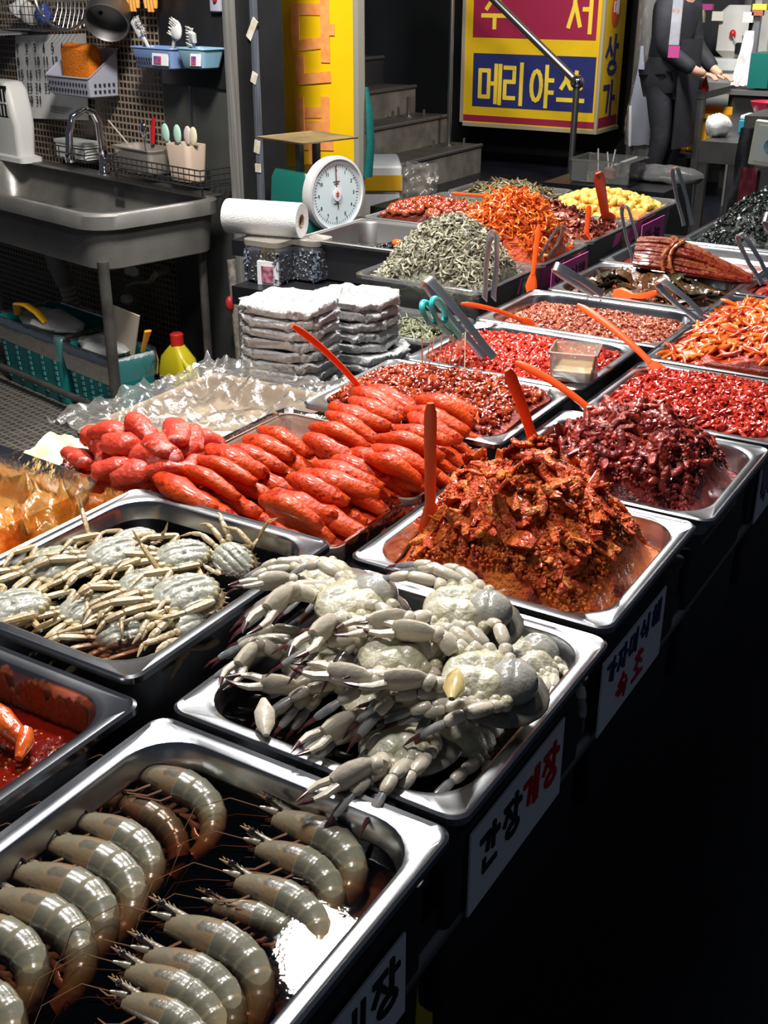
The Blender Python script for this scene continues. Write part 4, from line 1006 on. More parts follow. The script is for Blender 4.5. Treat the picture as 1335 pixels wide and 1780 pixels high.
# ---- small crabs in soy, lying belly up
SCB = mat('soy crab belly', (.46, .40, .26), .28, c2=(.34, .28, .14), nscale=50, coat=.4, bump=.2, bscale=150)
SCP = mat('soy crab grey belly plate', (.40, .40, .335), .25, c2=(.29, .295, .23), nscale=38, coat=.5, bump=.2, bscale=180, spots=((.50, .50, .43), 60, .60))
SCS = mat('soy crab shell', (.10, .07, .04), .3, c2=(.22, .15, .06), nscale=60, coat=.4)
SCL = mat('soy crab legs', (.52, .43, .27), .3, c2=(.38, .23, .07), attr='rnd', coat=.4, bump=.2, bscale=160, spots=((.36, .22, .08), 80, .62))
def soycrab(loc, yaw, tilt, roll, sc, seed, label, nl=5, dim=0.0):
    r_ = random.Random(seed); g = thing('soy_crab', label, 'crab', (0, 0, 0), 'small crabs in soy brine')
    m = M(); m.sph((0, 0, .003), (.046, .039, .019), 60); V = []
    for x, y, z in m.v:
        if z > 0:
            gr = abs(math.sin((y/.036)*math.pi*2.3+.5*math.sin(x*60))); z -= .0050*(1-gr)**3; z += .0012*nz(x*120, y*120, seed)
            z -= .0015*(1-min(1, abs(x+.006)/.004)) if abs(y) < .03 else 0
        V.append((x, y, z))
    m.v = V; m.obj('belly_plate', SCP, g, angle=70)
    m = M(); m.sph((.003, 0, -.010), (.052, .044, .012), 22)
    for k in range(14):
        t = -1.5+3*k/13; m.lathe([(.003, 0), (.0006, .008)], (.003+.049*math.cos(t), .042*math.sin(t), -.010), 6, rot=Vector((0, 0, 1)).rotation_difference(Vector((math.cos(t), math.sin(t), 0))).to_matrix())
    m.obj('back_shell', SCS, g)
    m = M()
    for k in range(9):
        t = -1.25+2.5*k/8+r_.uniform(-.05, .05); m.sph((.040*math.cos(t), .034*math.sin(t), .004), (.0085, .0065, .0075), 8, rot=Matrix.Rotation(t, 3, 'Z'))
    m.obj('leg_joints', SCB, g); m = M()
    for k in range(6):
        m.sph((-.036+r_.uniform(-.003, .003), -.026+.0105*k, .003), (.009, .006, .008), 8)
    m.obj('leg_joints', SCB, g)
    for k in range(nl):
        f_ = k/(nl-1); y0 = lerp(-.030, .028, f_); fan = (f_-.5)*r_.uniform(.5, 1.0); L = r_.uniform(.70, .98)
        a0 = Vector((-.034, y0, .004)); d = Vector((-math.cos(fan), math.sin(fan), 0)); z1 = r_.uniform(-.004, .010)
        a1 = a0+d*.020*L+Vector((0, 0, .004)); a2 = a1+(d+Vector((0, r_.uniform(-.15, .15), 0)))*.042*L+Vector((0, 0, z1))
        a3 = a2+(d+Vector((0, r_.uniform(-.5, .3), 0)))*.024*L+Vector((0, 0, -.006)); a4 = a3+(d*.8+Vector((0, r_.uniform(-.9, .2), 0)))*.024*L+Vector((0, 0, -.008))
        m = limb(M(), [a0, a1, a2, a3, a4], [.0062, .0066, .0058, .0042, .0010], a=r_.random()*.6+dim); m.obj('leg', SCL, g)
    for s_ in (-1, 1):
        a0 = Vector((-.010, .034*s_, .002)); a1 = a0+Vector((.020, .012*s_, .010)); a2 = a1+Vector((-.045+r_.uniform(-.01, .01), .006*s_, .006)); a3 = a2+Vector((-.03, -.012*s_, -.004))
        m = limb(M(), [a0, a1, a2, a3], [.006, .0058, .0052, .0012], a=r_.random()*.6+dim); m.obj('leg', SCL, g)
    if r_.random() < .75:
        s_ = r_.choice((-1, 1)); a0 = Vector((.010, .038*s_, .0)); a1 = a0+Vector((-.005, .03*s_, .006)); a2 = a1+Vector((r_.uniform(-.02, .02), .035*s_, .022)); a3 = a2+Vector((r_.uniform(-.01, .02), .012*s_, .018))
        m = limb(M(), [a0, a1, a2, a3], [.0045, .0042, .0034, .0006], a=.5); m.obj('leg', SCL, g)
    g.matrix_world = Matrix.Translation(loc) @ Matrix.Rotation(yaw, 4, 'Z') @ Euler((roll, tilt, 0)).to_matrix().to_4x4() @ Matrix.Scale(sc, 4)
    return g
def yawpx(px, py, qx, qy, z):
    a, b = P(px, py, z), P(qx, qy, z); return math.atan2(b.y-a.y, b.x-a.x)
for (c_, tg, z, tl, rl, sc, sd, lab) in [
    ((95, 985), (140, 960), .850, -.05, .10, .86, 1, 'pale soy crab near the left end with legs reaching to the left rim'),
    ((198, 966), (240, 948), .855, .0, .12, .84, 2, 'pale soy crab in the back middle of the soy pan with fanned legs'),
    ((22, 1062), (75, 1045), .845, .0, .0, .92, 3, 'cream soy crab cut off by the left frame edge'),
    ((252, 1018), (290, 1000), .848, .05, .10, .74, 4, 'soy crab half hidden left of the grey plated crab'),
    ((322, 1036), (365, 1018), .856, .0, .10, .90, 5, 'soy crab with the largest grey belly plate, centre right'),
    ((318, 968), (360, 958), .850, .0, .15, .76, 6, 'soy crab with crossed legs towards the back of the pan'),
    ((405, 975), (432, 985), .843, .35, .45, .62, 7, 'soy crab tipped on its side at the right end of the heap'),
    ((232, 938), (262, 925), .846, .1, -.2, .66, 8, 'smallest soy crab at the back with folded amber legs'),
    ((150, 1062), (200, 1040), .836, .0, .1, .74, 9, 'mostly sunk soy crab showing only legs, lower left'),
    ((335, 1090), (365, 1070), .835, .2, .55, .70, 10, 'half sunk amber soy crab by the near right corner'),
    ((215, 1112), (262, 1098), .828, .0, .2, .72, 11, 'nearest soy crab, brown legs by the front wall')]:
    soycrab(P(*c_, z), yawpx(*c_, *tg, z), tl, rl, sc, sd, lab)
# ---- raw blue crabs, heaped
RB = mat('raw crab flesh white shell', (.58, .55, .43), .30, c2=(.46, .42, .27), nscale=32, coat=.45, bump=.3, bscale=130, spots=((.50, .40, .14), 22, .66))
RA = mat('raw crab grey flap', (.30, .30, .285), .20, c2=(.44, .42, .35), nscale=40, coat=.7, bump=.2, bscale=90)
RL = mat('raw crab cream limbs', (.60, .53, .42), .26, c2=(.46, .42, .33), attr='rnd', coat=.5, bump=.12, bscale=120, spots=((.42, .33, .22), 45, .66))
RT_ = mat('raw crab blue grey leg ends', (.12, .135, .155), .25, c2=(.26, .24, .22), nscale=70, coat=.5)
RD = mat('raw crab dark claw tips', (.035, .010, .014), .22, c2=(.12, .04, .035), nscale=80, coat=.5)
RS_ = mat('raw crab back shell', (.10, .095, .085), .3, c2=(.20, .18, .14), nscale=60, coat=.4)
def claw(g, a0, a1, a2, dirv, size, up_, r_):
    """arm a0-a1-a2, then a palm with two dark-tipped fingers"""
    m = limb(M(), [a0, a1, a2], [.0095*size, .0115*size, .010*size], n=10, a=r_.random()*.7)
    d = Vector(dirv).normalized(); up_ = Vector(up_); up_ = (up_-d*up_.dot(d)).normalized(); L = .046*size; b = Vector(a2)
    arm = m.obj('claw_arm', RL, g)
    m = M(); m.tube([b-d*.004, b+d*L*.14, b+d*L*.45, b+d*L*.75, b+d*L*.98], [.006*size, .0122*size, .0150*size, .0148*size, .0112*size], 10, flat=.72, upv=up_.cross(d), a=r_.random()*.5)
    palm = m.obj('palm', RL, g); ROOT[palm.name] = Vector((0, 0, 0))
    e = b+d*L*.93; sd = up_.cross(d)
    for s_, op in ((1, .30), (-1, .12)):
        m = M(); f0 = e+sd*.0065*size*s_
        m.tube([f0, f0+d*.016*size+sd*.004*s_*size, f0+d*.032*size+sd*(.002*s_)*size], [.0062*size, .0052*size, .0030*size], 8, flat=.8, a=.2); fg = m.obj('finger', RL, palm); ROOT[fg.name] = Vector((0, 0, 0))
        m = M(); m.tube([f0+d*.029*size+sd*.0026*s_*size, f0+d*.040*size-sd*.001*s_*size, f0+d*.047*size-sd*.004*s_*size], [.0036*size, .0024*size, .0004], 8, flat=.8); m.obj('finger_tip', RD, palm)['label'] = 'dark pointed claw tip'
def rawcrab(loc, yaw, tilt, roll, sc, seed, label, claws=(1, 1), shell=False, flap=True):
    r_ = random.Random(seed*17); g = thing('raw_crab', label, 'crab', (0, 0, 0), 'raw crabs heaped in the pan')
    m = M(); m.sph((0, 0, 0), (.046, .040, .022), 46); V = []
    for x, y, z in m.v:
        k = abs(math.sin(x*105+.4))**.6; side = min(1, abs(y)/.012)
        z2 = z+(.0035*(k-.6)*side if z > 0 else 0)+.0022*nz(x*90+seed, y*90, z*90); y2 = y*(1+.10*math.sin(x*105+.4)*side*.5)
        if z > 0: z2 -= .004*(1-side)
        V.append((x, y2, z2))
    m.v = V; m.obj('body', RB, g, angle=70)
    if flap:
        m = M(); m.sph((.034, 0, .004), (.030, .031, .023), 24); m.v = [(x, y, z-.0022*(1-min(1, abs(math.sin((x-.034)*190))*1.6))+.0008*nz(x*150, y*150)) for x, y, z in m.v]
        m.obj('abdomen_flap', RA, g, angle=70)['label'] = 'grey ridged abdomen flap'
    if shell:
        m = M(); m.sph((.02, 0, -.016), (.06, .055, .012), 22); m.obj('back_shell', RS_, g)
    for s_ in (-1, 1):
        m = M()
        for k in range(5): m.sph((-.030+.015*k+r_.uniform(-.002, .002), s_*(.034+r_.uniform(-.002, .003)), .004), (.0085, .0105, .0095), 10)
        m.obj('leg_joints', RB, g)
    for s_ in (-1, 1):
        for k in range(4):
            a0 = Vector((-.020+.015*k, s_*.038, .003)); an = math.radians(160-20*k+r_.uniform(-10, 10)); d = Vector((math.cos(an), s_*math.sin(an)*.8, 0)).normalized()
            if r_.random() < .55: d = (d+Vector((-.9, 0, .0))).normalized()
            zz = r_.uniform(.0, .35); a1 = a0+(d+Vector((0, 0, zz)))*.016; a2 = a1+(d+Vector((-.2, 0, zz*.4)))*.030*r_.uniform(.9, 1.1)
            a3 = a2+(d*.8+Vector((-.5, 0, -.45)))*.018; a4 = a3+(d*.6+Vector((-.5, 0, -.55)))*.027
            lg = limb(M(), [a0, a1, a2, a3], [.0078, .0088, .0085, .0070], n=10, flat=.8, a=r_.random()); o = lg.obj('leg', RL, g); ROOT[o.name] = Vector((0, 0, 0))
            m = M(); m.tube([a3, a3.lerp(a4, .3), a3.lerp(a4, .8), a4], [.0052, .0066, .0058, .003], 8, flat=.5); dv = (a4-a3).normalized()
            m.obj('leg_end', RT_, o)['label'] = 'blue grey flattened leg end'
            m = M(); m.tube([a4-dv*.002, a4+dv*.010, a4+dv*.020+Vector((0, 0, -.004))], [.0036, .0026, .0004], 7, flat=.6); m.obj('leg_tip', RD, o)['label'] = 'dark pointed leg tip'
    for s_, on in zip((-1, 1), claws):
        if not on: continue
        a0 = Vector((-.036, s_*.024, .008)); a1 = a0+Vector((-.016, s_*(.016+.014*r_.random()), .010)); a2 = a1+Vector((-.012, -s_*.004, .004))
        claw(g, a0, a1, a2, (-.9, -s_*r_.uniform(-.7, .9), r_.uniform(-.22, .10)), 1.0, (0, 0, 1), r_)
    g.matrix_world = Matrix.Translation(loc) @ Matrix.Rotation(yaw, 4, 'Z') @ Euler((roll, tilt, 0)).to_matrix().to_4x4() @ Matrix.Scale(sc*.86, 4)
    return g
for (c_, tg, z, tl, rl, sc, sd, cl, shl, fl, lab) in [
    ((655, 1215), (740, 1180), .860, .1, .1, .95, 11, (1, 0), True, False, 'white bodied raw crab lying low in the middle of the heap'),
    ((545, 1150), (635, 1110), .858, .0, .2, .92, 12, (1, 1), True, False, 'raw crab at the left end of the heap with bluish claws over the rim'),
    ((690, 1292), (770, 1262), .855, .0, -.1, .95, 13, (1, 0), True, False, 'nearest raw crab with blue grey legs over the front rim'),
    ((915, 1150), (960, 1112), .848, .05, .2, .85, 14, (0, 1), True, True, 'raw crab at the right corner half sunk in brine'),
    ((815, 1280), (860, 1245), .838, .3, .4, .85, 15, (0, 0), True, True, 'sunk raw crab under the right side of the heap'),
    ((610, 1050), (680, 1020), .905, .05, .05, 1.05, 16, (1, 1), True, True, 'topmost raw crab at the back left with broken white claw'),
    ((690, 1140), (765, 1118), .900, .05, .15, 1.00, 17, (1, 0), True, True, 'raw crab in the centre with the big grey dome flap'),
    ((800, 1060), (868, 1065), .915, .05, .20, .98, 18, (1, 0), True, True, 'topmost raw crab at the back right beside the kimchi'),
    ((838, 1180), (906, 1185), .898, .1, .20, .98, 19, (1, 1), True, True, 'raw crab at the front right with upright amber paddle leg'),
    ((560, 1000), (640, 985), .880, .0, -.1, .90, 20, (1, 0), True, False, 'raw crab tucked at the back left corner of the heap')]:
    rawcrab(P(*c_, z), yawpx(*c_, *tg, z), tl, rl, sc, sd, lab, cl, shl, fl)
# loose limbs lying on the heap
for i, (a, b, c, z, lab) in enumerate([((458, 1215), (463, 1278), None, .872, 'loose cream crab limb lying at the left front of the heap'), ((785, 1215), (795, 1165), (800, 1130), .93, 'amber paddle shaped crab leg standing on the right of the heap')]):
    A, B = P(*a, z), P(*b, z-.008); m = M(); m.tube([A, A.lerp(B, .35), A.lerp(B, .7), B], [.003, .010, .009, .003], 10, flat=.7, a=.2)
    solo(m, 'crab_limb', RL if i == 0 else mat('amber paddle', (.42, .30, .10), .2, c2=(.55, .45, .2), nscale=40, coat=.5), lab, 'crab leg')
# ================================================================== UTENSILS AND THINGS ON THE COUNTER
def strip(m, pts, w, t, upv=(0, 0, 1), n=10):
    """a rounded flat bar through pts; widths w per point"""
    w = w if hasattr(w, '__len__') else [w]*len(pts)
    pts = [Vector(p) for p in pts]; k = len(pts); rings = []
    for i in range(k):
        tg = (pts[min(i+1, k-1)]-pts[max(i-1, 0)]).normalized(); x = tg.cross(Vector(upv)); x = x.normalized() if x.length > 1e-4 else Vector((1, 0, 0)); y = x.cross(tg)
        rings.append([pts[i]+x*(math.copysign(abs(math.cos(q))**.6, math.cos(q))*w[i]/2)+y*(math.sin(q)*t/2) for q in [2*math.pi*j/n for j in range(n)]])
    return m.loft(rings)
def spoon(tip, foodp, label, w=.013, sag=.0, blade=None, upv=(.5, -.8, .3), t=.006, mt=None, group='orange plastic spoons and spatulas'):
    A, B = Vector(tip), Vector(foodp); C_ = (A+B)/2+Vector((0, 0, sag)); pts = bez(A, C_, B, 12)
    g = thing('spatula' if blade else 'spoon', label, 'spatula' if blade else 'spoon', (B.x, B.y, B.z), group)
    wd = [w*(.55 if i == 0 else (.95 if i == 1 else lerp(1.05, .85, i/12))) for i in range(13)]
    strip(M(), pts, wd, t, upv).obj('handle', mt or ORANGE, g)
    d = (B-C_).normalized(); bw, bl = blade or (w*2.2, w*3.5)
    q = [B-d*.004, B+d*bl*.25, B+d*bl*.6, B+d*bl]
    strip(M(), q, [w*.85, bw*.75, bw, bw*.9 if blade else bw*.5], t*.7, upv).obj('blade' if blade else 'bowl', mt or ORANGE, g)
    return g
v = Vector
b = P(630, 680, .885); spoon(P(508, 566, 1.02), b, 'red plastic spoon leaning left in front of the white tub stacks', sag=.018, w=.011)
b = P(748, 880, .905); spoon(b+v((-.004, .002, .135)), b, 'upright red spatula handle stuck in the left of the orange kimchi', w=.016, blade=(.030, .05), upv=(.5, -.85, 0))
b = P(925, 760, .955); spoon(P(882, 642, 1.055), b, 'orange red spatula with broad blade between kimchi and maroon heap', w=.016, sag=.008, blade=(.040, .055), upv=(.45, -.7, .5))
b = P(1032, 718, .872); spoon(P(896, 630, .935), b, 'red spoon lying across from the clear tub pan towards the maroon heap', w=.013, sag=.016)
b = P(1130, 630, .868); spoon(P(1004, 530, .945), b, 'red spoon leaning from the pepper strips over the pinkish seafood', w=.014, sag=.016)
b = P(905, 556, .862); spoon(P(802, 528, .905), b, 'thin orange spoon lying between the anchovy tub and the pinkish seafood', w=.010, sag=.012)
b = P(1098, 514, .866); spoon(P(1142, 508, .885), b, 'short orange spoon lying on the dark leaves', w=.014, sag=-.008)
b = P(1052, 372, .885); spoon(P(1040, 300, 1.03), b, 'tall orange spatula with a hole in its handle at the glazed beans', w=.030, blade=(.060, .06), upv=(.5, -.85, 0), t=.005)
h = P(1040, 309, 1.015); m = M(); m.lathe([(.006, -.0035), (.006, .0035)], (h.x+.001, h.y-.002, h.z), 14, rot=v((0, 0, 1)).rotation_difference(v((.5, -.85, .1)).normalized()).to_matrix())
solo(m, 'hole_disc', mat('brown plug', (.10, .02, .01), .5), 'dark stand-in hole plug on the tall orange spatula', 'disc')  # dark disc added to look like the hole through the handle
b = P(1020, 405, .870); spoon(b+v((0, 0, .075)), b, 'short upright orange handle in front of the brown fish flakes', w=.016, upv=(.5, -.85, 0))
b = P(926, 478, .880); spoon(P(937, 390, .99), b, 'upright orange handle stuck in the front of the orange squid tub', w=.013, upv=(.5, -.85, 0))
b = P(922, 346, .90); spoon(b+v((.03, .0, .012)), b, 'pointed orange spatula tip behind the orange squid heap', w=.03, blade=(.045, .04), upv=(.3, -.6, .7))
b = P(838, 340, .872); spoon(P(785, 336, .885), b, 'thin orange handle lying on the pickled stems tub', w=.010)

def tongs(bend, ta, tb, label, w=.019, t=.0022, up_=None, mt=None):
    """sprung steel tongs: two arms joined at a rounded bend"""
    B = Vector(bend); A1, A2 = Vector(ta), Vector(tb); d = ((A1+A2)/2-B).normalized(); sp = (A2-A1); sp = (sp-d*sp.dot(d)).normalized()
    nrm_ = d.cross(sp).normalized(); g = thing('tongs', label, 'tongs', (A1.x, A1.y, min(A1.z, A2.z)), 'steel tongs')
    r = .009
    for sgn, E in ((-1, A1), (1, A2)):
        s0 = B+d*.012+sp*r*sgn; pts = [s0, s0.lerp(E, .1)+sp*sgn*.002, s0.lerp(E, .5)+sp*sgn*.004, s0.lerp(E, .85), E]
        strip(M(), pts, [w, w, w*.85, w*.9, w*1.0], t, upv=sp).obj('arm', mt or STEELB, g)
    pts = [B+d*.014+sp*(-r*math.cos(q))-d*(.012*math.sin(q)) for q in [math.pi*i/10 for i in range(11)]]
    m = M(); rings = []
    for i, p in enumerate(pts):
        q = math.pi*i/10; o_ = (-sp*math.cos(q)-d*math.sin(q)); rings.append([p+nrm_*w/2-o_*t/2, p+nrm_*w/2+o_*t/2, p-nrm_*w/2+o_*t/2, p-nrm_*w/2-o_*t/2])
    m.loft(rings); m.obj('spring_bend', mt or STEELB, g)
    return g
x1 = v((.012, .007, 0)); x2 = v((.010, -.006, 0))
def tg(bp, ep, zb, ze, label, sp=(.012, .007, 0), w=.019, face=.5):
    B, E = P(*bp, zb), P(*ep, ze); s_ = v((face*.5+(1-face)*.85, -.85*face+.5*(1-face), .15)).normalized()*.013; tongs(B, E-s_, E+s_, label, w)
tg((858, 404), (850, 520), .985, .875, 'upright steel tongs standing in the right of the anchovy heap', (.003, .010, 0), .022)
tg((738, 484), (850, 622), 1.01, .872, 'long steel tongs leaning into the red seafood by the turquoise scissors', (.014, .006, 0), .020)
tg((962, 462), (1040, 512), .935, .868, 'steel tongs lying over the left rim of the dark leaves pan', (.008, .010, 0), .020)
tg((1084, 356), (1108, 455), .985, .865, 'upright steel tongs with open arms left of the scallion bundle', (.018, .006, 0), .018)
tg((978, 392), (945, 448), .965, .885, 'thin steel tongs leaning in the orange squid tub', (.014, .004, 0), .012)
tg((1143, 488), (1222, 556), .935, .870, 'steel tongs resting from the leaves pan onto the pepper strips', (.006, .011, 0), .022)
tg((1172, 290), (1196, 392), 1.05, .900, 'tall bright steel tongs standing left of the seaweed', (.014, .004, 0), .020)
tg((1284, 406), (1334, 494), .985, .880, 'steel tongs leaning right across the seaweed pan rim', (.010, .006, 0), .020)
tg((1330, 376), (1362, 420), 1.02, .95, 'steel tongs on the seaweed heap cut by the right frame edge', (.010, .006, 0), .022)

# turquoise scissors
TQ = mat('turquoise plastic', (.035, .50, .48), .3)
g = thing('scissors', 'kitchen scissors with turquoise handles stuck beside the long tongs', 'scissors', P(800, 592, .868), None)
for k, (c0, c1, c2_) in enumerate((((735, 535), (752, 560), (790, 590)), ((752, 528), (775, 548), (802, 588)))):
    A, Bm, E = P(*c0, 1.0), P(*c1, .965), P(*c2_, .90); d = (E-A).normalized(); cc = A+d*.035; sd = d.cross(v((.35, -.75, .55))).normalized()
    ring = [cc+d*(.040*math.cos(t))+sd*(.017*math.sin(t)) for t in [2*math.pi*i/20 for i in range(21)]]
    m = M(); m.tube(ring, .0052, 8, cap=True); m.tube([cc+d*.038, E], [.0065, .006], 8); m.obj('handle', TQ, g)
    strip(M(), [E-d*.01, E+d*.05, E+d*.09], [.010, .012, .003], .002, upv=(.35, -.75, .55)).obj('blade', STEELB, g)
# toothpicks standing in the salted seafood
for i, (a, b_) in enumerate([((734, 586), (734, 628)), ((752, 584), (741, 622)), ((757, 580), (748, 622)), ((770, 577), (764, 622)), ((783, 584), (773, 622)), ((788, 582), (784, 625)), ((806, 590), (786, 618)), ((805, 580), (800, 624)), ((809, 577), (808, 630)), ((746, 590), (757, 618))]):
    B_ = P(*b_, .880); A_ = P(*a, .930); m = M(); m.tube([B_-(A_-B_)*.25, A_], [.0011, .0011], 6)
    solo(m, 'toothpick', WOODP, f'{ORD[i]} toothpick counted from the left end of the cluster behind the salted seafood', 'toothpick', 'toothpicks in the salted seafood')
# clear little tub with dregs
q = P(996, 648, .868); g = thing('sample_tub', 'small square clear tub with sauce dregs set on the bright red seafood', 'tub', (q.x, q.y, .858), None)
m = M(); Rz = .25
def sqr(h, z, r=.006): return [Matrix.Rotation(Rz, 3, 'Z') @ v(p)+v((q.x, q.y+.005, 0)) for p in rr(0, 0, h, h, r, z, 3)]
m.loft([sqr(.036, .860), sqr(.037, .862), sqr(.041, .912), sqr(.043, .913), sqr(.0395, .914), sqr(.0355, .865), sqr(.034, .863)]); m.obj('tub', MILKY, g)
M().loft([sqr(.0345, .8655), sqr(.0362, .879)]).obj('dregs', mat('pale dregs', (.62, .45, .22), .4, c2=(.75, .62, .38), nscale=60), g)

# white tubs in crinkled bags, two stacks
BAGW = mat('white crinkled plastic', (.70, .70, .69), .3, c2=(.62, .63, .64), nscale=40, coat=.3, bump=1.0, bscale=80, sss=.3)
def bagtub(cx, cy, z, hx, hy, h, seed, label, top=False, rot=0.0):
    m = M(); rings = []; N_ = 26
    Q = [(-.012, 0), (0, .004), (.002, h*.4), (.004, h*.75), (.004, h*1.02), (-.003, h*1.1), (-.016, h*1.02), (-.020, h*.5), (-.028, -h*.8 if top else h*.05)]
    for i, (d, zz) in enumerate(Q):
        r = []
        for x, y, _ in rr(0, 0, hx+d, hy+d, .055, 0, N_):
            k = .0085 if 0 < i < 7 else .003; L = math.hypot(x, y)
            w_ = k*fbm(x*45+seed*3, y*45, i*.7+seed)+.0060*(1-abs(nz(x*85, y*85, i*1.1+seed)))**4-.003; s_ = 1+w_/L
            X, Y = x*s_, y*s_; c_, sn = math.cos(rot), math.sin(rot)
            r.append((cx+X*c_-Y*sn, cy+X*sn+Y*c_, z+zz+.007*nz(x*40+seed, y*40, seed*2) if i not in (0,) else z+.001))
        rings.append(r)
    m.loft(rings); return solo(m, 'bagged_tub', BAGW, label, 'tub', 'white bagged tubs', angle=0)
sA = P(492, 695, TOP); sB = P(622, 700, TOP)
nA, nB = 9, 8
sA = Vector((-1.300, 1.790, TOP)); sB = Vector((-1.262, 1.970, TOP))
for k in range(nA):
    w_ = ORD[nA-1-k] if k < nA-1 else 'top'
    bagtub(sA.x+.003*nz(k, 3), sA.y+.003*nz(k, 9), TOP+.0215*k, .088-.0006*k, .076, .0205, k+1, f'{w_} white bagged tub {"from the top " if k < nA-1 else ""}of the taller left stack', top=k == nA-1, rot=.1)
for k in range(nB):
    w_ = ORD[nB-1-k] if k < nB-1 else 'top'
    bagtub(sB.x+.003*nz(k, 5)+(.012 if k < 3 else 0), sB.y+.003*nz(k, 7), TOP+.0215*k, .082+(.01 if k < 3 else 0), .072, .0195, k+40, f'{w_} white bagged tub {"from the top " if k < nB-1 else ""}of the right stack', top=k == nB-1, rot=.05)

# empty tray under crinkled clear sheet
g = thing('foam_tray', 'empty beige tray under a crumpled clear sheet behind the pink roe', 'tray', (-1.275, 1.52, TOP))
m = M(); pan_shape(m, -1.415, -1.110, 1.300, 1.690, .800, .800-TOP-.001, lip=.01, ri=.02, ro=.022, wall=.008); m.obj('tray', mat('brown tray', (.26, .18, .10), .5, c2=(.34, .26, .17), nscale=9), g)
m = M()
def sheet(u, w_):
    x = lerp(-1.44, -1.085, u); y = lerp(1.27, 1.70, w_); c_ = max(abs(u-.5), abs(w_-.5))*2
    return (x+.012*nz(u*7, w_*7, 1), y+.012*nz(u*7, w_*7, 5), .783+.026*smooth((c_-.45)/.4)+.012*fbm(u*5, w_*5, 3)+.016*(1-abs(nz(u*7, w_*7, 8)))**6+.008*(1-abs(nz(u*15, w_*15, 4)))**8+.03*max(0, w_-.82)*(1+nz(u*9, 3)))
m.grid(sheet, 44, 44); solo(m, 'clear_sheet', CLEARB, 'crumpled clear plastic sheet over the empty beige tray', 'plastic sheet', angle=0)

# bag of orange coated roe at the left edge
g = thing('plastic_bag', 'open clear orange tinted bag of marinated roe at the left edge', 'bag', (-1.21, .97, TOP))
ORF = film('orange tinted bag film', (1, .74, .42), .06, .34, (.95, .46, .10), rough=.2, bump=.6, bscale=24)
m = M(); bx, by = -1.255, .935; rings = []
for i in range(9):
    t = i/8; hh = .118*t; sp = 1-.12*math.sin(t*3)+.16*max(0, t-.75)*4*.35
    rings.append([(bx+(x-bx)*sp+.014*fbm(x*22, y*22, i*.5), by+(y-by)*sp+.014*fbm(x*22, y*22, i*.5+7), TOP+.002+hh+(.030*nz(x*13, y*13, 3)*t)) for x, y, _ in rr(bx, by, .150, .135, .05, 0, 12)])
m.loft(rings, True, False); m.obj('film', ORF, g, angle=0)
m = M()
def flap(a, b):
    x = lerp(-1.47, -1.075, a); y = lerp(.79, 1.085, b)
    rid = (1-abs(nz(a*4.2+1, b*4.2, 2)))**4*.055+(1-abs(nz(a*9, b*9, 6)))**6*.018
    return (x+.02*nz(a*6, b*6, 11), y+.02*nz(a*6, b*6, 15), .790+rid+.03*fbm(a*3, b*3, 4)-.045*smooth((max(abs(a-.5), abs(b-.5))-.40)/.1))
m.grid(flap, 46, 40); m.obj('bag_mouth', ORF, g, angle=0)
m = M(); m.sph((bx, by, TOP+.006), (.12, .105, .050), 32); m.v = [(x, y, max(z, TOP+.003)+.016*fbm(x*28, y*28, z*28)) for x, y, z in m.v]
m.obj('marinated_roe', mat('marinated roe', (.66, .10, .012), .4, c2=(.78, .24, .02), nscale=22, bump=.6, bscale=50), g)
m = M(); q = P(70, 795, .80)
m.grid(lambda a, b_: (q.x-.06+.12*a, q.y-.02+.10*b_, .772+.035*b_+.012*fbm(a*4, b_*4, 2)), 14, 14); m.grid(lambda a, b_: (q.x-.06+.12*a, q.y-.02+.10*b_, .770+.035*b_+.012*fbm(a*4, b_*4, 2)), 14, 14)
solo(m, 'paper_sheet', mat('cream oiled paper', (.72, .64, .38), .5, c2=(.8, .74, .52), nscale=14), 'crumpled cream paper tucked behind the orange tinted bag', 'paper', angle=0)

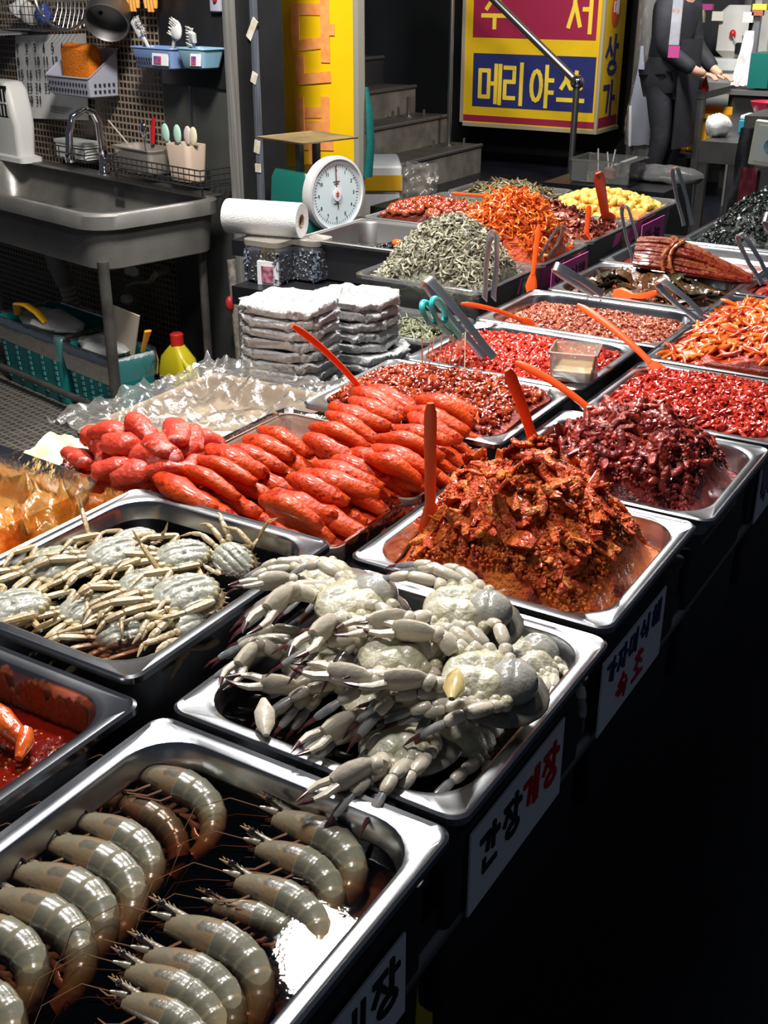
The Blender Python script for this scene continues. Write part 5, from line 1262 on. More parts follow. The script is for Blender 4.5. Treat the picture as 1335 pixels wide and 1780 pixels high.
# ------------------------------------------------------------------ paper roll, seed jars, toothpick box
JARG = film('clear jar plastic', (.92, .94, .95), .10, .06)
SEED = mat('dark seeds', (.08, .10, .15), .5, c2=(.26, .29, .36), attr='rnd')
SDT = [tmpl_strip(.016, .0028, .0018, .2, 4, 6, rg) for _ in range(4)]
for k, (px0, px1, lab) in enumerate(((418, 496, 'clear jar of dark seeds under the left end of the paper roll'), (496, 556, 'clear jar of dark seeds under the right end of the paper roll'))):
    A, B_ = P(px0, 492, TOP), P(px1, 492, TOP); c_ = (A+B_)/2; c_.y += .05; r_ = (B_-A).length/2*.98
    g = thing('seed_jar', lab, 'jar', (c_.x, c_.y, TOP), 'jars of dark seeds')
    m = M(); m.loft([rr(c_.x, c_.y, r_-.01, r_-.01, .02, TOP+.001), rr(c_.x, c_.y, r_, r_, .025, TOP+.008), rr(c_.x, c_.y, r_, r_, .025, TOP+.095), rr(c_.x, c_.y, r_-.008, r_-.008, .02, TOP+.100)]); m.obj('jar', JARG, g)
    M().loft([rr(c_.x, c_.y, r_*.96, r_*.96, .02, TOP+.100, 6), rr(c_.x, c_.y, r_*1.02, r_*1.02, .025, TOP+.102, 6), rr(c_.x, c_.y, r_*1.02, r_*1.02, .025, TOP+.116, 6)]).obj('lid', MILKY, g)
    m = M(); m.box((c_.x, c_.y, TOP+.048), (r_*1.85, r_*1.85, .082)); sr = random.Random(k)
    for i in range(260):
        V, Fs = SDT[i % 4]; f_ = sr.choice((0, 1)); R_ = np.array(rotm(sr, 3.0)); z_ = TOP+.008+sr.random()*.082
        pt = (c_.x+sr.uniform(-.93, .93)*r_, c_.y-r_*.945, z_) if f_ else (c_.x-r_*.945, c_.y+sr.uniform(-.9, .9)*r_, z_)
        if i > 130 and f_ == 0: pt = (c_.x+r_*.945, pt[1], z_)
        m.add(V @ R_.T+np.array(pt), Fs, sr.random())
    so = m.obj('seeds', SEED, g, angle=60); so['kind'] = 'stuff'
A, B_ = P(402, 396, .915), P(540, 408, .915)
A, B_ = P(400, 392, .935), P(541, 402, .935); ax = (B_-A).normalized(); Rm = v((0, 0, 1)).rotation_difference(ax).to_matrix(); L = (B_-A).length
g = thing('paper_roll', 'thick white paper towel roll lying on the seed jars', 'paper roll', ((A.x+B_.x)/2, (A.y+B_.y)/2, TOP+.116))
rr0 = .047; zc = TOP+.1163+rr0; ax.z = 0; ax.normalize(); c_ = v((-1.945, 2.575, zc)); A = c_-ax*L/2
A.z = zc; ax.z = 0; ax.normalize(); Rm = v((0, 0, 1)).rotation_difference(ax).to_matrix()
TOWEL = mat('paper towel', (.74, .74, .73), .8, c2=(.68, .68, .67), nscale=40, bump=.4, bscale=300)
M().lathe([(.018, .003), (rr0*.985, 0), (rr0, .004), (rr0, L-.004), (rr0*.985, L), (.018, L-.003), (.018, .003)], A, 36, rot=Rm).obj('roll', TOWEL, g, angle=50)
M().lathe([(.016, .001), (.0178, .001), (.0178, L-.001), (.016, L-.001), (.016, .001)], A, 24, rot=Rm).obj('core', mat('cardboard core', (.34, .25, .16), .8), g)
q = P(470, 494, TOP); g = thing('toothpick_box', 'small white card box of brown toothpicks before the seed jars', 'box', (q.x, q.y, TOP))
M().box((q.x, q.y, TOP+.033), (.062, .03, .064), .25).obj('box', PAPER, g, smooth=False)
M().box((q.x+.004, q.y-.0175, TOP+.03), (.034, .002, .045), .25).obj('printed_panel', mat('printed panel', (.12, .03, .06), .5, c2=(.62, .25, .32), nscale=70), g, smooth=False)
m = M(); sr = random.Random(9)
for i in range(44):
    bx_ = q.x+sr.uniform(-.026, .026); by_ = q.y+sr.uniform(-.010, .010); m.tube([(bx_, by_, TOP+.05), (bx_+sr.uniform(-.006, .006), by_+sr.uniform(-.004, .004), TOP+.098+sr.uniform(-.004, .004))], .0013, 5)
o = m.obj('toothpicks', mat('dark toothpick', (.26, .16, .03), .5), g); o['kind'] = 'stuff'

# ------------------------------------------------------------------ green dial scale
SX, SY = -2.16, 3.20
g = thing('kitchen_scale', 'green spring scale with round white dial and square brass coloured tray', 'scale', (SX, SY, TOP))
SGR = mat('scale green enamel', (.008, .105, .085), .35)
bl = PY(485, 300, SY); br_ = PY(545, 300, SY)
hw = .085; bz = TOP+.015
scale_dir = v((.965, -.26, 0)).normalized()          # the dial looks towards the aisle
Rsc = v((0, -1, 0)).rotation_difference(scale_dir).to_matrix()
def sc_(p): return Rsc @ v(p)+v((SX-.03, SY, 0))
m = M(); m.loft([[sc_(p) for p in rr(0, .045, .100, .105, .02, TOP+.001, 5)], [sc_(p) for p in rr(0, .045, .100, .105, .02, TOP+.02, 5)], [sc_(p) for p in rr(0, .05, .088, .098, .02, TOP+.17, 5)], [sc_(p) for p in rr(0, .055, .078, .085, .02, TOP+.195, 5)]]); m.obj('body', SGR, g)
dc = sc_((.0, -.082, TOP+.130)); Rd = v((0, 0, 1)).rotation_difference(scale_dir).to_matrix()
RIM = mat('dial rim steel', (.72, .72, .72), .3, .3)
M().lathe([(.092, -.03), (.116, -.028), (.120, .0), (.118, .012), (.110, .014), (.108, .006)], dc, 48, rot=Rd).obj('dial_rim', RIM, g, angle=50)
M().lathe([(.0, .004), (.109, .004), (.109, .007), (.0, .0072)], dc, 48, rot=Rd).obj('dial_face', mat('pale blue dial', (.62, .72, .76), .35), g)
dz = v((0, 0, 1)); dx = dz.cross(scale_dir).normalized(); pf = dc+scale_dir*.0072; m = M()
for i in range(60):
    t = 2*math.pi*i/60; l = .010 if i % 5 == 0 else .005
    r0_ = .094; a_ = (math.sin(t)*r0_, math.cos(t)*r0_); b2 = (math.sin(t)*(r0_-l), math.cos(t)*(r0_-l)); ink(m, [[a_, b2]], pf, dx, dz, scale_dir, 1, 1, .0016 if i % 5 == 0 else .0009, lift=.0004)
for i, s_ in enumerate(('0', '1', '2', '3', '4', '5', '6', '7', '8', '9', '10', '11')):
    t = 2*math.pi*i/12
    for j, ch in enumerate(s_): ink(m, DIG[ch], pf+dx*(math.sin(t)*.075-.004+.007*j-.0035*(len(s_)-1))+dz*(math.cos(t)*.075-.005), dx, dz, scale_dir, .006, .010, .0013, lift=.0004)
for zz, w_ in ((.040, .026), (.033, .018), (-.030, .022), (.018, .020)): ink(m, [[(-w_/2, zz), (w_/2, zz)]], pf, dx, dz, scale_dir, 1, 1, .0022, lift=.0004)
m.obj('dial_marks', INK, g, smooth=False)
rm_ = M(); rm_.lathe([(.0, 0), (.016, 0), (.016, .0025), (0, .003)], pf+scale_dir*.002, 24, rot=Rd); rm_.v = [tuple(v(p)+dz*((v(p)-pf).dot(dz))*.35) for p in rm_.v]; rm_.obj('hub_label', PAPER, g)
m = M(); ink(m, [[(-.006, .004), (.006, .004)], [(-.006, -.003), (.006, -.003)], [(0, .010), (0, -.010)]], pf+scale_dir*.0052, dx, dz, scale_dir, 1, 1, .0026, lift=.0004); m.obj('hub_marks', REDINK, g, smooth=False)
m = M(); ink(m, [[(-.004, .088), (.001, .0), (.006, -.045)]], pf+scale_dir*.0012, dx, dz, scale_dir, 1, 1, .0026, lift=.0006); m.obj('needle', mat('needle red brown', (.20, .03, .02), .4), g, smooth=False)
for s_ in (-1, 1):
    M().box(sc_((.036*s_, .05, TOP+.235)), (.018, .022, .10), Rsc).obj('tray_post', mat('scale grey post', (.14, .16, .17), .45, .3), g, smooth=False)
BR = mat('worn brass tray', (.42, .33, .17), .38, .75, c2=(.22, .17, .10), nscale=7, rough2=.6)
m = M(); zt = TOP+.292
m.loft([[sc_(p) for p in rr(0, .05, .035, .035, .01, zt-.012, 3)], [sc_(p) for p in rr(0, .05, .050, .050, .01, zt-.004, 3)], [sc_(p) for p in rr(0, .05, .118, .118, .006, zt, 3)], [sc_(p) for p in rr(0, .05, .120, .120, .006, zt+.005, 3)], [sc_(p) for p in rr(0, .05, .116, .116, .006, zt+.0022, 3)]]); m.obj('tray', BR, g)
# ================================================================== SINK CORNER
def srr(u, vv, hu, hv, r, z, n=8): return [S(x, y, z) for x, y, _ in rr(u, vv, hu, hv, r, 0, n)]
FL = .012
g = thing('sink', 'stainless sink with rounded corner standing at the brown mosaic wall', 'sink', S(-.72, .29, FL))
m = M(); c = (-.72, .285); q = lambda d, r, z: srr(c[0], c[1], .72-d, .285-d, r, z)
m.loft([q(.05, .07, .605), q(.035, .09, .612), q(.022, .10, .745), q(.0, .12, .748), q(.0, .12, .792), q(.006, .12, .80), q(.022, .11, .801), q(.030, .10, .794), q(.045, .09, .70), q(.07, .07, .655)]); m.obj('basin', mat('worn sink steel', (.27, .262, .25), .34, .5, c2=(.18, .175, .165), nscale=6, rough2=.55, bump=.05, bscale=60), g, angle=40)
M().box(S(-.72, .53, .80), (1.36, .075, .012), RS, .004).obj('faucet_ledge', STEELD, g)
M().box(S(-.60, .497, .755), (.060, .006, .036), RS, .002).obj('overflow_slot', BLACKP, g)
for u, vv in ((-.055, .05), (-.10, .50), (-.78, .50), (-1.38, .05)):
    M().tube([S(u, vv, FL), S(u, vv, .64)], .020 if vv < .1 else .016, 14).obj('leg', mat('dark steel leg', (.13, .125, .12), .4, .5, c2=(.07, .066, .06), nscale=12) if 'dark steel leg' not in bpy.data.materials else bpy.data.materials['dark steel leg'], g)
LEGM = bpy.data.materials['dark steel leg']
for a, b in (((-1.38, .05), (-.055, .05)), ((-.055, .05), (-.10, .50)), ((-1.38, .50), (-.10, .50))):
    M().tube([S(*a, .085), S(*b, .085)], .013, 12).obj('rail', LEGM, g)
# faucet
fu = -.735; g = thing('faucet', 'chrome gooseneck faucet with lever at the back of the sink', 'faucet', S(fu, .525, .806))
M().lathe([(.024, 0), (.024, .012), (.018, .02), (.016, .075), (.020, .08), (.020, .10)], S(fu, .525, .806), 20).obj('base', CHROME, g)
M().tube([S(fu-.0, .525, .90), S(fu-.0, .52, 1.00), S(fu+.0, .50, 1.04), S(fu-.002, .46, 1.055), S(fu-.006, .41, 1.03), S(fu-.010, .39, .97), S(fu-.012, .385, .90)], [.016, .015, .0145, .014, .014, .014, .016], 14).obj('spout', CHROME, g)
M().lathe([(.018, 0), (.020, .01), (.020, .03), (.015, .034)], S(fu-.012, .385, .865), 16).obj('aerator', CHROME, g)
M().tube([S(fu+.018, .525, .86), S(fu+.06, .515, .865), S(fu+.085, .49, .88)], [.012, .009, .007], 10).obj('lever', CHROME, g)
# white appliance at the frame edge
g = thing('fan_heater', 'white appliance with black grille cut by the left frame edge', 'appliance', S(-1.375, .50, .802))
q = lambda d, s_, z, sh=0: srr(-1.375+sh, .50, .125*s_-d, .052-d*.5, .025, z)
m = M(); m.loft([q(.0, 1.15, .803), q(0, 1.15, .822), q(.02, 1.0, .83), q(.008, 1.0, .95), q(.0, .98, 1.0, -.015), q(.0, .92, 1.09, -.03), q(.012, .88, 1.118, -.035), q(.03, .8, 1.124, -.035)]); m.obj('body', WHITEP, g)
m = M()
for i in range(6): m.box(S(-1.455+.028*i, .4500, 1.045), (.014, .006, .115), RS)
m.box(S(-1.385, .4520, 1.045), (.165, .006, .125), RS); m.obj('grille', BLACKP, g, smooth=False)
M().box(S(-1.385, .4465, 1.04), (.165, .004, .006), RS).obj('grille_bar', WHITEP, g, smooth=False)
# calendar
def wallpt(px, py, v_=WV-.012): return W(px, py, v_)
A, B_, C_, D_ = wallpt(27, 62), wallpt(150, 58), wallpt(155, 209), wallpt(35, 205)
g = thing('calendar', 'white paper calendar sheet hanging on the brown mosaic wall', 'calendar', (A+C_)/2, None)
def calp(a, b, off=0.0):
    top = A.lerp(B_, a); bot = D_.lerp(C_, a); p = top.lerp(bot, b); return p-EB*(off+.006*abs(nz(a*3, b*2, 2))+.012*max(0, b-.85)*4*abs(nz(a*6, 1)))
m = M(); m.grid(lambda a, b: calp(a, b, .002), 20, 20); n0 = len(m.v); m.grid(lambda a, b: calp(a, b, .0005), 20, 20)
m.obj('sheet', mat('calendar paper', (.82, .82, .82), .7, c2=(.74, .74, .75), nscale=8), g)
m = M()
for d in range(1, 32):
    cidx, r_ = (d-1) % 7, (d-1)//7; a = .055+.128*cidx; b = .19+.155*r_; s_ = str(d)
    for j, ch in enumerate(s_):
        o = calp(a+.045*j, b, .011); ink(m, DIG[ch], o, ER, Vector((0, 0, 1)), -EB, .017, .030, .0042, lift=.0012)
for k in range(4):
    o = calp(.5, .84+.022*k, .0105); ink(m, [[(0, 0), (1, 0)]], o, ER, Vector((0, 0, 1)), -EB, .17-.02*k, 1, .002)
m.obj('numerals', mat('calendar ink', (.03, .03, .04), .6), g, smooth=False); m = M(); ink(m, [[(0, 0), (.3, 1)]], calp(.16, .93, .0105), ER, Vector((0, 0, 1)), -EB, .03, .030, .010)
m.obj('printed_mark', bpy.data.materials['calendar ink'], g, smooth=False)
# perforated basket with orange sponge
g = thing('wall_basket', 'lavender grey perforated wall basket holding an orange sponge', 'basket', S(-.92, .58, 1.09))
m = M(); bu, bv, hw_, hd = -.905, .575, .150, .065
def bk(d, z, fr=0.0): return [S(bu+x, bv+y, z+(fr*(y/hd+1)/2)) for x, y, _ in rr(0, 0, hw_-d, hd-d, .012, 0, 4)]
m.loft([bk(.012, 1.088), bk(.0, 1.094), bk(-.008, 1.165, .09), bk(-.012, 1.168, .09), bk(-.008, 1.170, .09), bk(-.004, 1.165, .09), bk(.004, 1.097), bk(.014, 1.093)]); m.obj('shell', GREYP, g, angle=40)
m = M()
for r_ in range(2):
    for k in range(13): m.box(S(bu-.128+.0213*k, bv-hd-.0035-.002*r_, 1.112+.024*r_), (.008, .005, .010), RS)
    for k in range(5): m.box(S(bu+hw_+.0035+.002*r_, bv-.045+.021*k, 1.112+.024*r_), (.005, .008, .010), RS)
o = m.obj('holes', mat('dark hole', (.02, .02, .03), .7), g, smooth=False); o['kind'] = 'stuff'
m = M(); m.box(S(bu+.012, bv-.005, 1.20), (.20, .07, .16), RS, .018); m.v = [tuple(v(p)+v((nz(p[0]*30, p[1]*30, p[2]*30), 0, nz(p[2]*30, 3, p[0]*30)))*.006) for p in m.v]
solo(m, 'sponge', mat('orange sponge', (.80, .22, .006), .9, c2=(.66, .16, .005), nscale=60, bump=.6, bscale=160), 'orange sponge standing in the lavender wall basket', 'sponge')
# hanging pot, wire strainer, shelf end, gloves
pc = wallpt(188, 28, .52); ax = (ER*.45-Vector((0, 0, .55))-EB*.55).normalized(); Rp = v((0, 0, 1)).rotation_difference(ax).to_matrix()
g = thing('saucepan', 'small dented steel saucepan hanging upside down above the basket', 'pan', pc)
M().lathe([(.0, .004), (.072, .004), (.078, .008), (.080, .085), (.084, .088), (.081, .09), (.077, .085), (.075, .012), (.0, .010)][::-1], pc-ax*.05, 28, rot=Rp).obj('bowl', STEELD, g)
M().tube([pc-ax*.01-ER*.05, pc-ax*.02-ER*.12+v((0, 0, .09)), pc-ax*.02-ER*.14+v((0, 0, .16))], [.008, .007, .007], 8).obj('handle', BLACKP, g)
wc = wallpt(118, -8, .52); g = thing('wire_strainer', 'round wire strainer hanging at the top left of the wall', 'strainer', wc)
m = M(); m.tube([wc+ER*(.19*math.cos(t))+v((0, 0, 1))*(.12*math.sin(t))-EB*.03 for t in [2*math.pi*i/36 for i in range(37)]], .006, 8); m.obj('rim', STEELB, g)
m = M()
for k in range(-5, 6):
    a = .03*k; h = .12*math.sqrt(max(0, 1-(a/.19)**2)); m.tube([wc+ER*a+v((0, 0, 1))*t*h+EB*(.03*(1-t*t)) for t in (-1, -.5, 0, .5, 1)], .0014, 4)
    a = .02*k; h = .19*math.sqrt(max(0, 1-(a/.12)**2)); m.tube([wc+v((0, 0, 1))*a+ER*t*h+EB*(.03*(1-t*t)) for t in (-1, -.5, 0, .5, 1)], .0014, 4)
o = m.obj('mesh', STEEL, g); o['kind'] = 'stuff'
g = thing('wall_shelf', 'white edged wall shelf cut by the top left corner', 'shelf', S(-1.65, .56, 1.29))
M().box(S(-1.66, .56, 1.302), (.52, .16, .010), RS).obj('board', mat('shelf board', (.30, .30, .33), .4), g, smooth=False)
M().tube([S(-1.92, .475, 1.302), S(-1.42, .475, 1.302), S(-1.40, .475, 1.32), S(-1.39, .475, 1.46)], .010, 10).obj('edge_rail', WHITEP, g)
m = M(); m.tube([S(-1.42, .465, 1.325), S(-1.405, .455, 1.30), S(-1.425, .45, 1.27)], .006, 6); solo(m, 'twist_tie', mat('yellow tie', (.70, .50, .03), .5), 'yellow tie knotted on the white shelf edge', 'tie')
for k, (u, z, r_, c_) in enumerate(((-1.36, 1.40, .03, (.7, .7, .72)), (-1.28, 1.38, .035, (.62, .60, .58)), (-1.17, 1.385, .03, (.05, .08, .30)))):
    m = M(); m.sph(S(u, .59, z), (r_*1.3, .03, r_*1.2), 14); m.v = [tuple(v(p)+v((nz(p[0]*25, p[1]*25, p[2]*25+k), 0, nz(p[2]*22, k, p[0]*22)))*.03) for p in m.v]
    solo(m, 'wrapped_packet', mat('packet %d' % k, c_, .35, bump=.4, bscale=40), ['white plastic packet at the left in the wire shelf', 'pale crumpled packet in the middle of the wire shelf', 'dark blue packet at the right end of the wire shelf'][k], 'packet', None)
g = thing('wire_shelf', 'fine wire shelf above the calendar', 'shelf', S(-1.2, .58, 1.33))
m = M()
for k in range(14): m.tube([S(-1.40+.030*k, .50, 1.44), S(-1.40+.030*k, .50, 1.322), S(-1.40+.030*k, .645, 1.322)], .0016, 5)
for z in (1.322, 1.35, 1.38, 1.41, 1.44): m.tube([S(-1.40, .50, z), S(-1.01, .50, z)], .0016, 5)
m.obj('wires', STEEL, g)
GL = mat('orange rubber glove', (.78, .26, .03), .45, c2=(.80, .42, .10), nscale=9)
gp = wallpt(245, -12, .60)
for k, dx in enumerate((-.055, .055)):
    g = thing('rubber_glove', ['left orange rubber glove hanging at the top of the wall', 'right pale orange rubber glove hanging at the top of the wall'][k], 'glove', gp+ER*dx, 'rubber gloves')
    m = M(); b = gp+ER*dx; m.tube([b+v((0, 0, .16)), b+v((0, 0, .08)), b+v((0, 0, .0))], [.04, .042, .036], 12, flat=.5, upv=EB); m.obj('cuff', GL, g)
    for j in range(4):
        m = M(); f0 = b+ER*(-.028+.019*j)+v((0, 0, .01)); m.tube([f0, f0-v((0, 0, .035)), f0-v((0, 0, .06+.012*(j in (1, 2))))], [.011, .0105, .007], 10); m.obj('finger', GL, g)
    m = M(); m.tube([b+ER*.03+v((0, 0, .05)), b+ER*.052+v((0, 0, .015)), b+ER*.055-v((0, 0, .015))], [.012, .011, .007], 10); m.obj('thumb', GL, g)
# dark plate with blue baskets and brushes
g = thing('wall_plate', 'dark steel plate on the wall behind the blue baskets', 'plate', S(-.27, .648, 1.30))
M().box(S(-.265, .648, 1.33), (.40, .016, .36), RS, .004).obj('plate', mat('black steel sheet', (.035, .036, .038), .3, .6), g)
M().box(S(-.10, .632, 1.44), (.055, .02, .07), RS, .004).obj('switch_box', GREYP, g); M().sph(S(-.092, .620, 1.445), .010, 10).obj('red_button', mat('red button', (.45, .02, .02), .3), g)
M().box(S(-.30, .646, 1.045), (.008, .008, .27), RS).obj('seam', STEEL, g, smooth=False)
for k, (u, hw_, z0, z1, colr, lab) in enumerate(((-.365, .125, 1.215, 1.285, (.22, .34, .62), 'periwinkle blue slotted basket of brushes on the dark plate'), (-.135, .075, 1.225, 1.29, (.26, .48, .64), 'light blue small basket beside the periwinkle one'))):
    g = thing('wall_basket', lab, 'basket', S(u, .58, z0), 'blue wall baskets'); bm = mat('basket blue %d' % k, colr, .4)
    q = lambda d, z: srr(u, .578, hw_-d, .052-d*.6, .018, z, 5)
    M().loft([q(.022, z0), q(.016, z0+.004), q(.0, z1-.004), q(-.005, z1-.002), q(-.004, z1+.002), q(.004, z1), q(.02, z0+.008)]).obj('shell', bm, g)
    m = M(); m.box(S(u+hw_*.45, .578-.050, (z0+z1)/2-.002), (hw_*.75, .004, .040), RS @ Matrix.Rotation(-.10, 3, 'X')); m.obj('paper_label', PAPER, g, smooth=False)
    m = M(); m.box(S(u+hw_*.35, .578-.0535, (z0+z1)/2-.004), (hw_*.35, .003, .026), RS @ Matrix.Rotation(-.10, 3, 'X')); m.obj('printed_patch', mat('label print %d' % k, (.05, .08, .35), .5, c2=(.6, .08, .1), nscale=60), g, smooth=False)
    if k == 0:
        m = M()
        for r_ in range(2):
            for j in range(7): m.box(S(u-.095+.016*j, .578-.044-.002*r_, z0+.018+.014*r_), (.008, .006, .008), RS)
        o = m.obj('slots', bpy.data.materials['dark hole'], g, smooth=False); o['kind'] = 'stuff'
BRI = mat('white bristles', (.75, .75, .74), .8, bump=.8, bscale=300)
for k, (u, du, lab) in enumerate(((-.43, -.03, 'white scrubbing brush leaning left in the periwinkle basket'), (-.30, .035, 'round headed white dish brush in the periwinkle basket'), (-.17, .01, 'small white brush in the light blue basket'))):
    g = thing('dish_brush', lab, 'brush', S(u, .58, 1.235), 'dish brushes in the blue baskets')
    t = S(u+du*1.6, .56, 1.345-.02*(k == 2)); strip(M(), [S(u-du*.5, .58, 1.235), S(u+du*.6, .57, 1.30), t], [.012, .016, .024], .008, upv=EB).obj('handle', WHITEP, g)
    dv_ = (t-S(u-du*.5, .58, 1.235)).normalized(); sv = dv_.cross(EB).normalized()
    if k != 1: M().box(t, (.030, .018, .070-.015*k), Matrix((sv, EB, dv_)).transposed(), .005).obj('head', WHITEP, g)
    else: M().sph(t, (.030, .012, .034), 14, rot=RS).obj('head', WHITEP, g)
    m = M(); sr = random.Random(k)
    for i in range(70):
        a = t+dv_*sr.uniform(-.032, .032)+EB*sr.uniform(-.007, .007); m.tube([a, a-sv*(.030 if k != 2 else .02)*(1 if du <= 0 else -1)+dv_*sr.uniform(-.006, .006)-EB*sr.uniform(0, .01)], [.0022, .0016], 5)
    o = m.obj('bristles', BRI, g); o['kind'] = 'stuff'
# wire rack on the ledge, tub, utensil cup with spoons
g = thing('wire_rack', 'black wire rack at the right back of the sink', 'rack', S(-.40, .55, .806))
m = M(); z0, z1, u0, u1, v0, v1 = .835, .895, -.62, -.04, .47, .63
for z in (z0, z0+.02, z0+.04, z1): m.tube([S(u0, v1, z), S(u0, v0, z), S(u1, v0, z), S(u1, v1, z)], .0028, 6)
for k in range(19): m.tube([S(u0+(u1-u0)*k/18, v0, z1), S(u0+(u1-u0)*k/18, v0, z0), S(u0+(u1-u0)*k/18, v1, z0)], .0020, 5)
for k in range(1, 6): m.tube([S(u0, lerp(v0, v1, k/6), z1), S(u0, lerp(v0, v1, k/6), z0)], .002, 5); m.tube([S(u1, lerp(v0, v1, k/6), z1), S(u1, lerp(v0, v1, k/6), z0)], .002, 5)
m.obj('wires', IRON, g)
for u in (u0+.02, u1-.02): M().tube([S(u, v0+.02, z0), S(u, v0+.02, .807)], .004, 6).obj('foot', IRON, g)
m = M(); q = lambda d, z: srr(-.49, .55, .125-d, .06-d*.6, .02, z, 5)
m.loft([q(.02, .839), q(.016, .843), q(.0, .925), q(-.008, .927), q(-.008, .932), q(.002, .931), q(.02, .846)]); solo(m, 'storage_tub', MILKY, 'milky clear plastic tub in the black wire rack', 'tub')
g = thing('utensil_cup', 'beige plastic cup of pastel spoons in the black wire rack', 'cup', S(-.22, .53, .839))
q = lambda d, z: srr(-.20, .535, .070-d, .048-d, .022, z, 6)
M().loft([q(.012, .839), q(.008, .842), q(.0, .965), q(.001, .968), q(.006, .966), q(.012, .85)]).obj('cup', mat('beige plastic', (.58, .45, .36), .45), g)
for k, (u, du, colr, lab) in enumerate(((-.24, -.045, (.42, .66, .55), 'mint green spoon leaning left in the beige cup'), (-.21, -.01, (.46, .70, .60), 'second mint green spoon in the middle of the beige cup'), (-.185, .02, (.66, .55, .52), 'pale pink spoon behind the others in the beige cup'), (-.165, .03, (.72, .68, .48), 'cream yellow spoon at the right in the beige cup'))):
    g = thing('serving_spoon', lab, 'spoon', S(u, .53, .85), 'pastel spoons in the beige cup'); mt = mat('pastel %d' % k, colr, .35)
    a, b = S(u, .535, .852), S(u+du, .52, .975); strip(M(), [a, b], [.012, .014], .006, upv=EB).obj('handle', mt, g)
    m = M(); d = (b-a).normalized(); m.sph(b+d*.026, (.022, .007, .034), 16, rot=RS @ Matrix.Rotation(du*3.5, 3, 'Y')); m.obj('bowl', mt, g)
m = M(); strip(m, [S(-.50, .60, .935), S(-.505, .61, .99), S(-.50, .615, 1.03)], [.02, .026, .016], .012, upv=EB); solo(m, 'scrub_handle', mat('red plastic', (.45, .015, .02), .35), 'red plastic handle standing behind the milky tub', 'brush')
m = M(); m.sph(S(-.555, .60, .985), (.018, .010, .030), 14, rot=RS); m.tube([S(-.555, .60, .96), S(-.55, .60, .91)], .004, 6); solo(m, 'steel_ladle', CHROME, 'small shiny ladle beside the red handle', 'ladle')
m = M(); m.tube([S(-.79, .60, 1.00), S(-.64, .60, .905)], .003, 6); solo(m, 'chopstick', mat('pale stick', (.6, .5, .42), .5), 'pale thin stick leaning left of the milky tub', 'stick')
g = thing('soap_rack', 'small black wire rack with a white soap box left of the faucet', 'rack', S(-1.02, .59, .82))
m = M()
for z in (.835, .862, .885): m.tube([S(-1.14, .64, z), S(-1.14, .53, z), S(-.88, .53, z), S(-.88, .64, z)], .003, 6)
for u in (-1.14, -1.07, -1.01, -.95, -.88): m.tube([S(u, .53, .885), S(u, .53, .835), S(u, .64, .835)], .0025, 5)
m.obj('wires', IRON, g)
m = M(); m.loft([srr(-1.01, .585, .115, .04, .012, z, 4) for z in (.840, .895)]); g = thing('soap_box', 'white soap box with grey lid in the small wire rack', 'box', S(-1.01, .585, .84)); m.obj('box', WHITEP, g)
m = M(); m.loft([srr(-1.01, .585, .12, .044, .012, z, 4) for z in (.896, .908)]); m.obj('lid', mat('grey lid', (.5, .52, .52), .4), g)
# below the sink
TEAL = mat('teal printed bag', (.006, .17, .17), .38, c2=(.008, .21, .20), nscale=5, bump=.12, bscale=12)
TEALP = mat('pale teal print', (.10, .36, .36), .45)
for k, (u0, u1, v0, v1, zt, lab) in enumerate(((-.93, -.45, .07, .36, .285, 'teal printed bin with clear liner at the left under the sink'), (-.43, -.10, .075, .27, .270, 'teal printed bin with clear liner behind the front sink leg'))):
    g = thing('waste_bin', lab, 'bin', S((u0+u1)/2, (v0+v1)/2, FL), 'teal bins under the sink'); cu, cv, hu, hv = (u0+u1)/2, (v0+v1)/2, (u1-u0)/2, (v1-v0)/2
    q = lambda d, z: srr(cu, cv, hu-d, hv-d, .02, z, 5)
    M().loft([q(.03, FL+.001), q(.02, FL+.004), q(.0, zt), q(.008, zt), q(.03, FL+.03)]).obj('bin', TEAL, g)
    m = M(); rings = []
    for i, (d, z) in enumerate(((.012, zt-.05), (.002, zt+.006), (-.006, zt+.012), (-.010, zt-.03), (-.007, zt-.085))):
        rings.append([S(cu+x+.010*nz(x*30, y*30, i), cv+y+.006*nz(x*30, y*30, i+5), z+.014*nz(x*18, y*18, i)) for x, y, _ in rr(0, 0, hu-d, hv-d, .03, 0, 10)])
    m.loft(rings, False, False); m.obj('bag_liner', LINERF, g, angle=0)
    sr = random.Random(k+5)
    for j in range(5):
        m = M(); uu = lerp(u0+.05, u1-.05, j/4)
        for i in range(9): m.box(S(uu+.004*nz(i, j), v0-.0005+.0030*(9-i)*.8*.62, .05+.022*i), (.016, .003, .012+.004*sr.random()), RS)
        m.obj('print', TEALP, g, smooth=False)
def lump(name, u, vv, z, r, mt, label, cat, seed): 
    m = M(); m.sph(S(u, vv, z), r, 18, rot=RS); m.v = [tuple(v(p)+v((nz(p[0]*22, p[1]*22, p[2]*22+seed), nz(p[0]*22, p[2]*22, seed+3), nz(p[2]*22, p[0]*22, seed+7)))*.022) for p in m.v]; return solo(m, name, mt, label, cat)
lump('crumpled_bag', -.70, .20, .275, (.17, .10, .045), bpy.data.materials['grey waste bag'] if 'grey waste bag' in bpy.data.materials else mat('grey waste bag', (.30, .30, .30), .35, bump=.5, bscale=30), 'crumpled clear bag filling the left teal bin', 'bag', 1)
lump('crumpled_bag', -.30, .17, .265, (.13, .075, .04), bpy.data.materials['grey waste bag'], 'grey crumpled bag in the right teal bin', 'bag', 2)
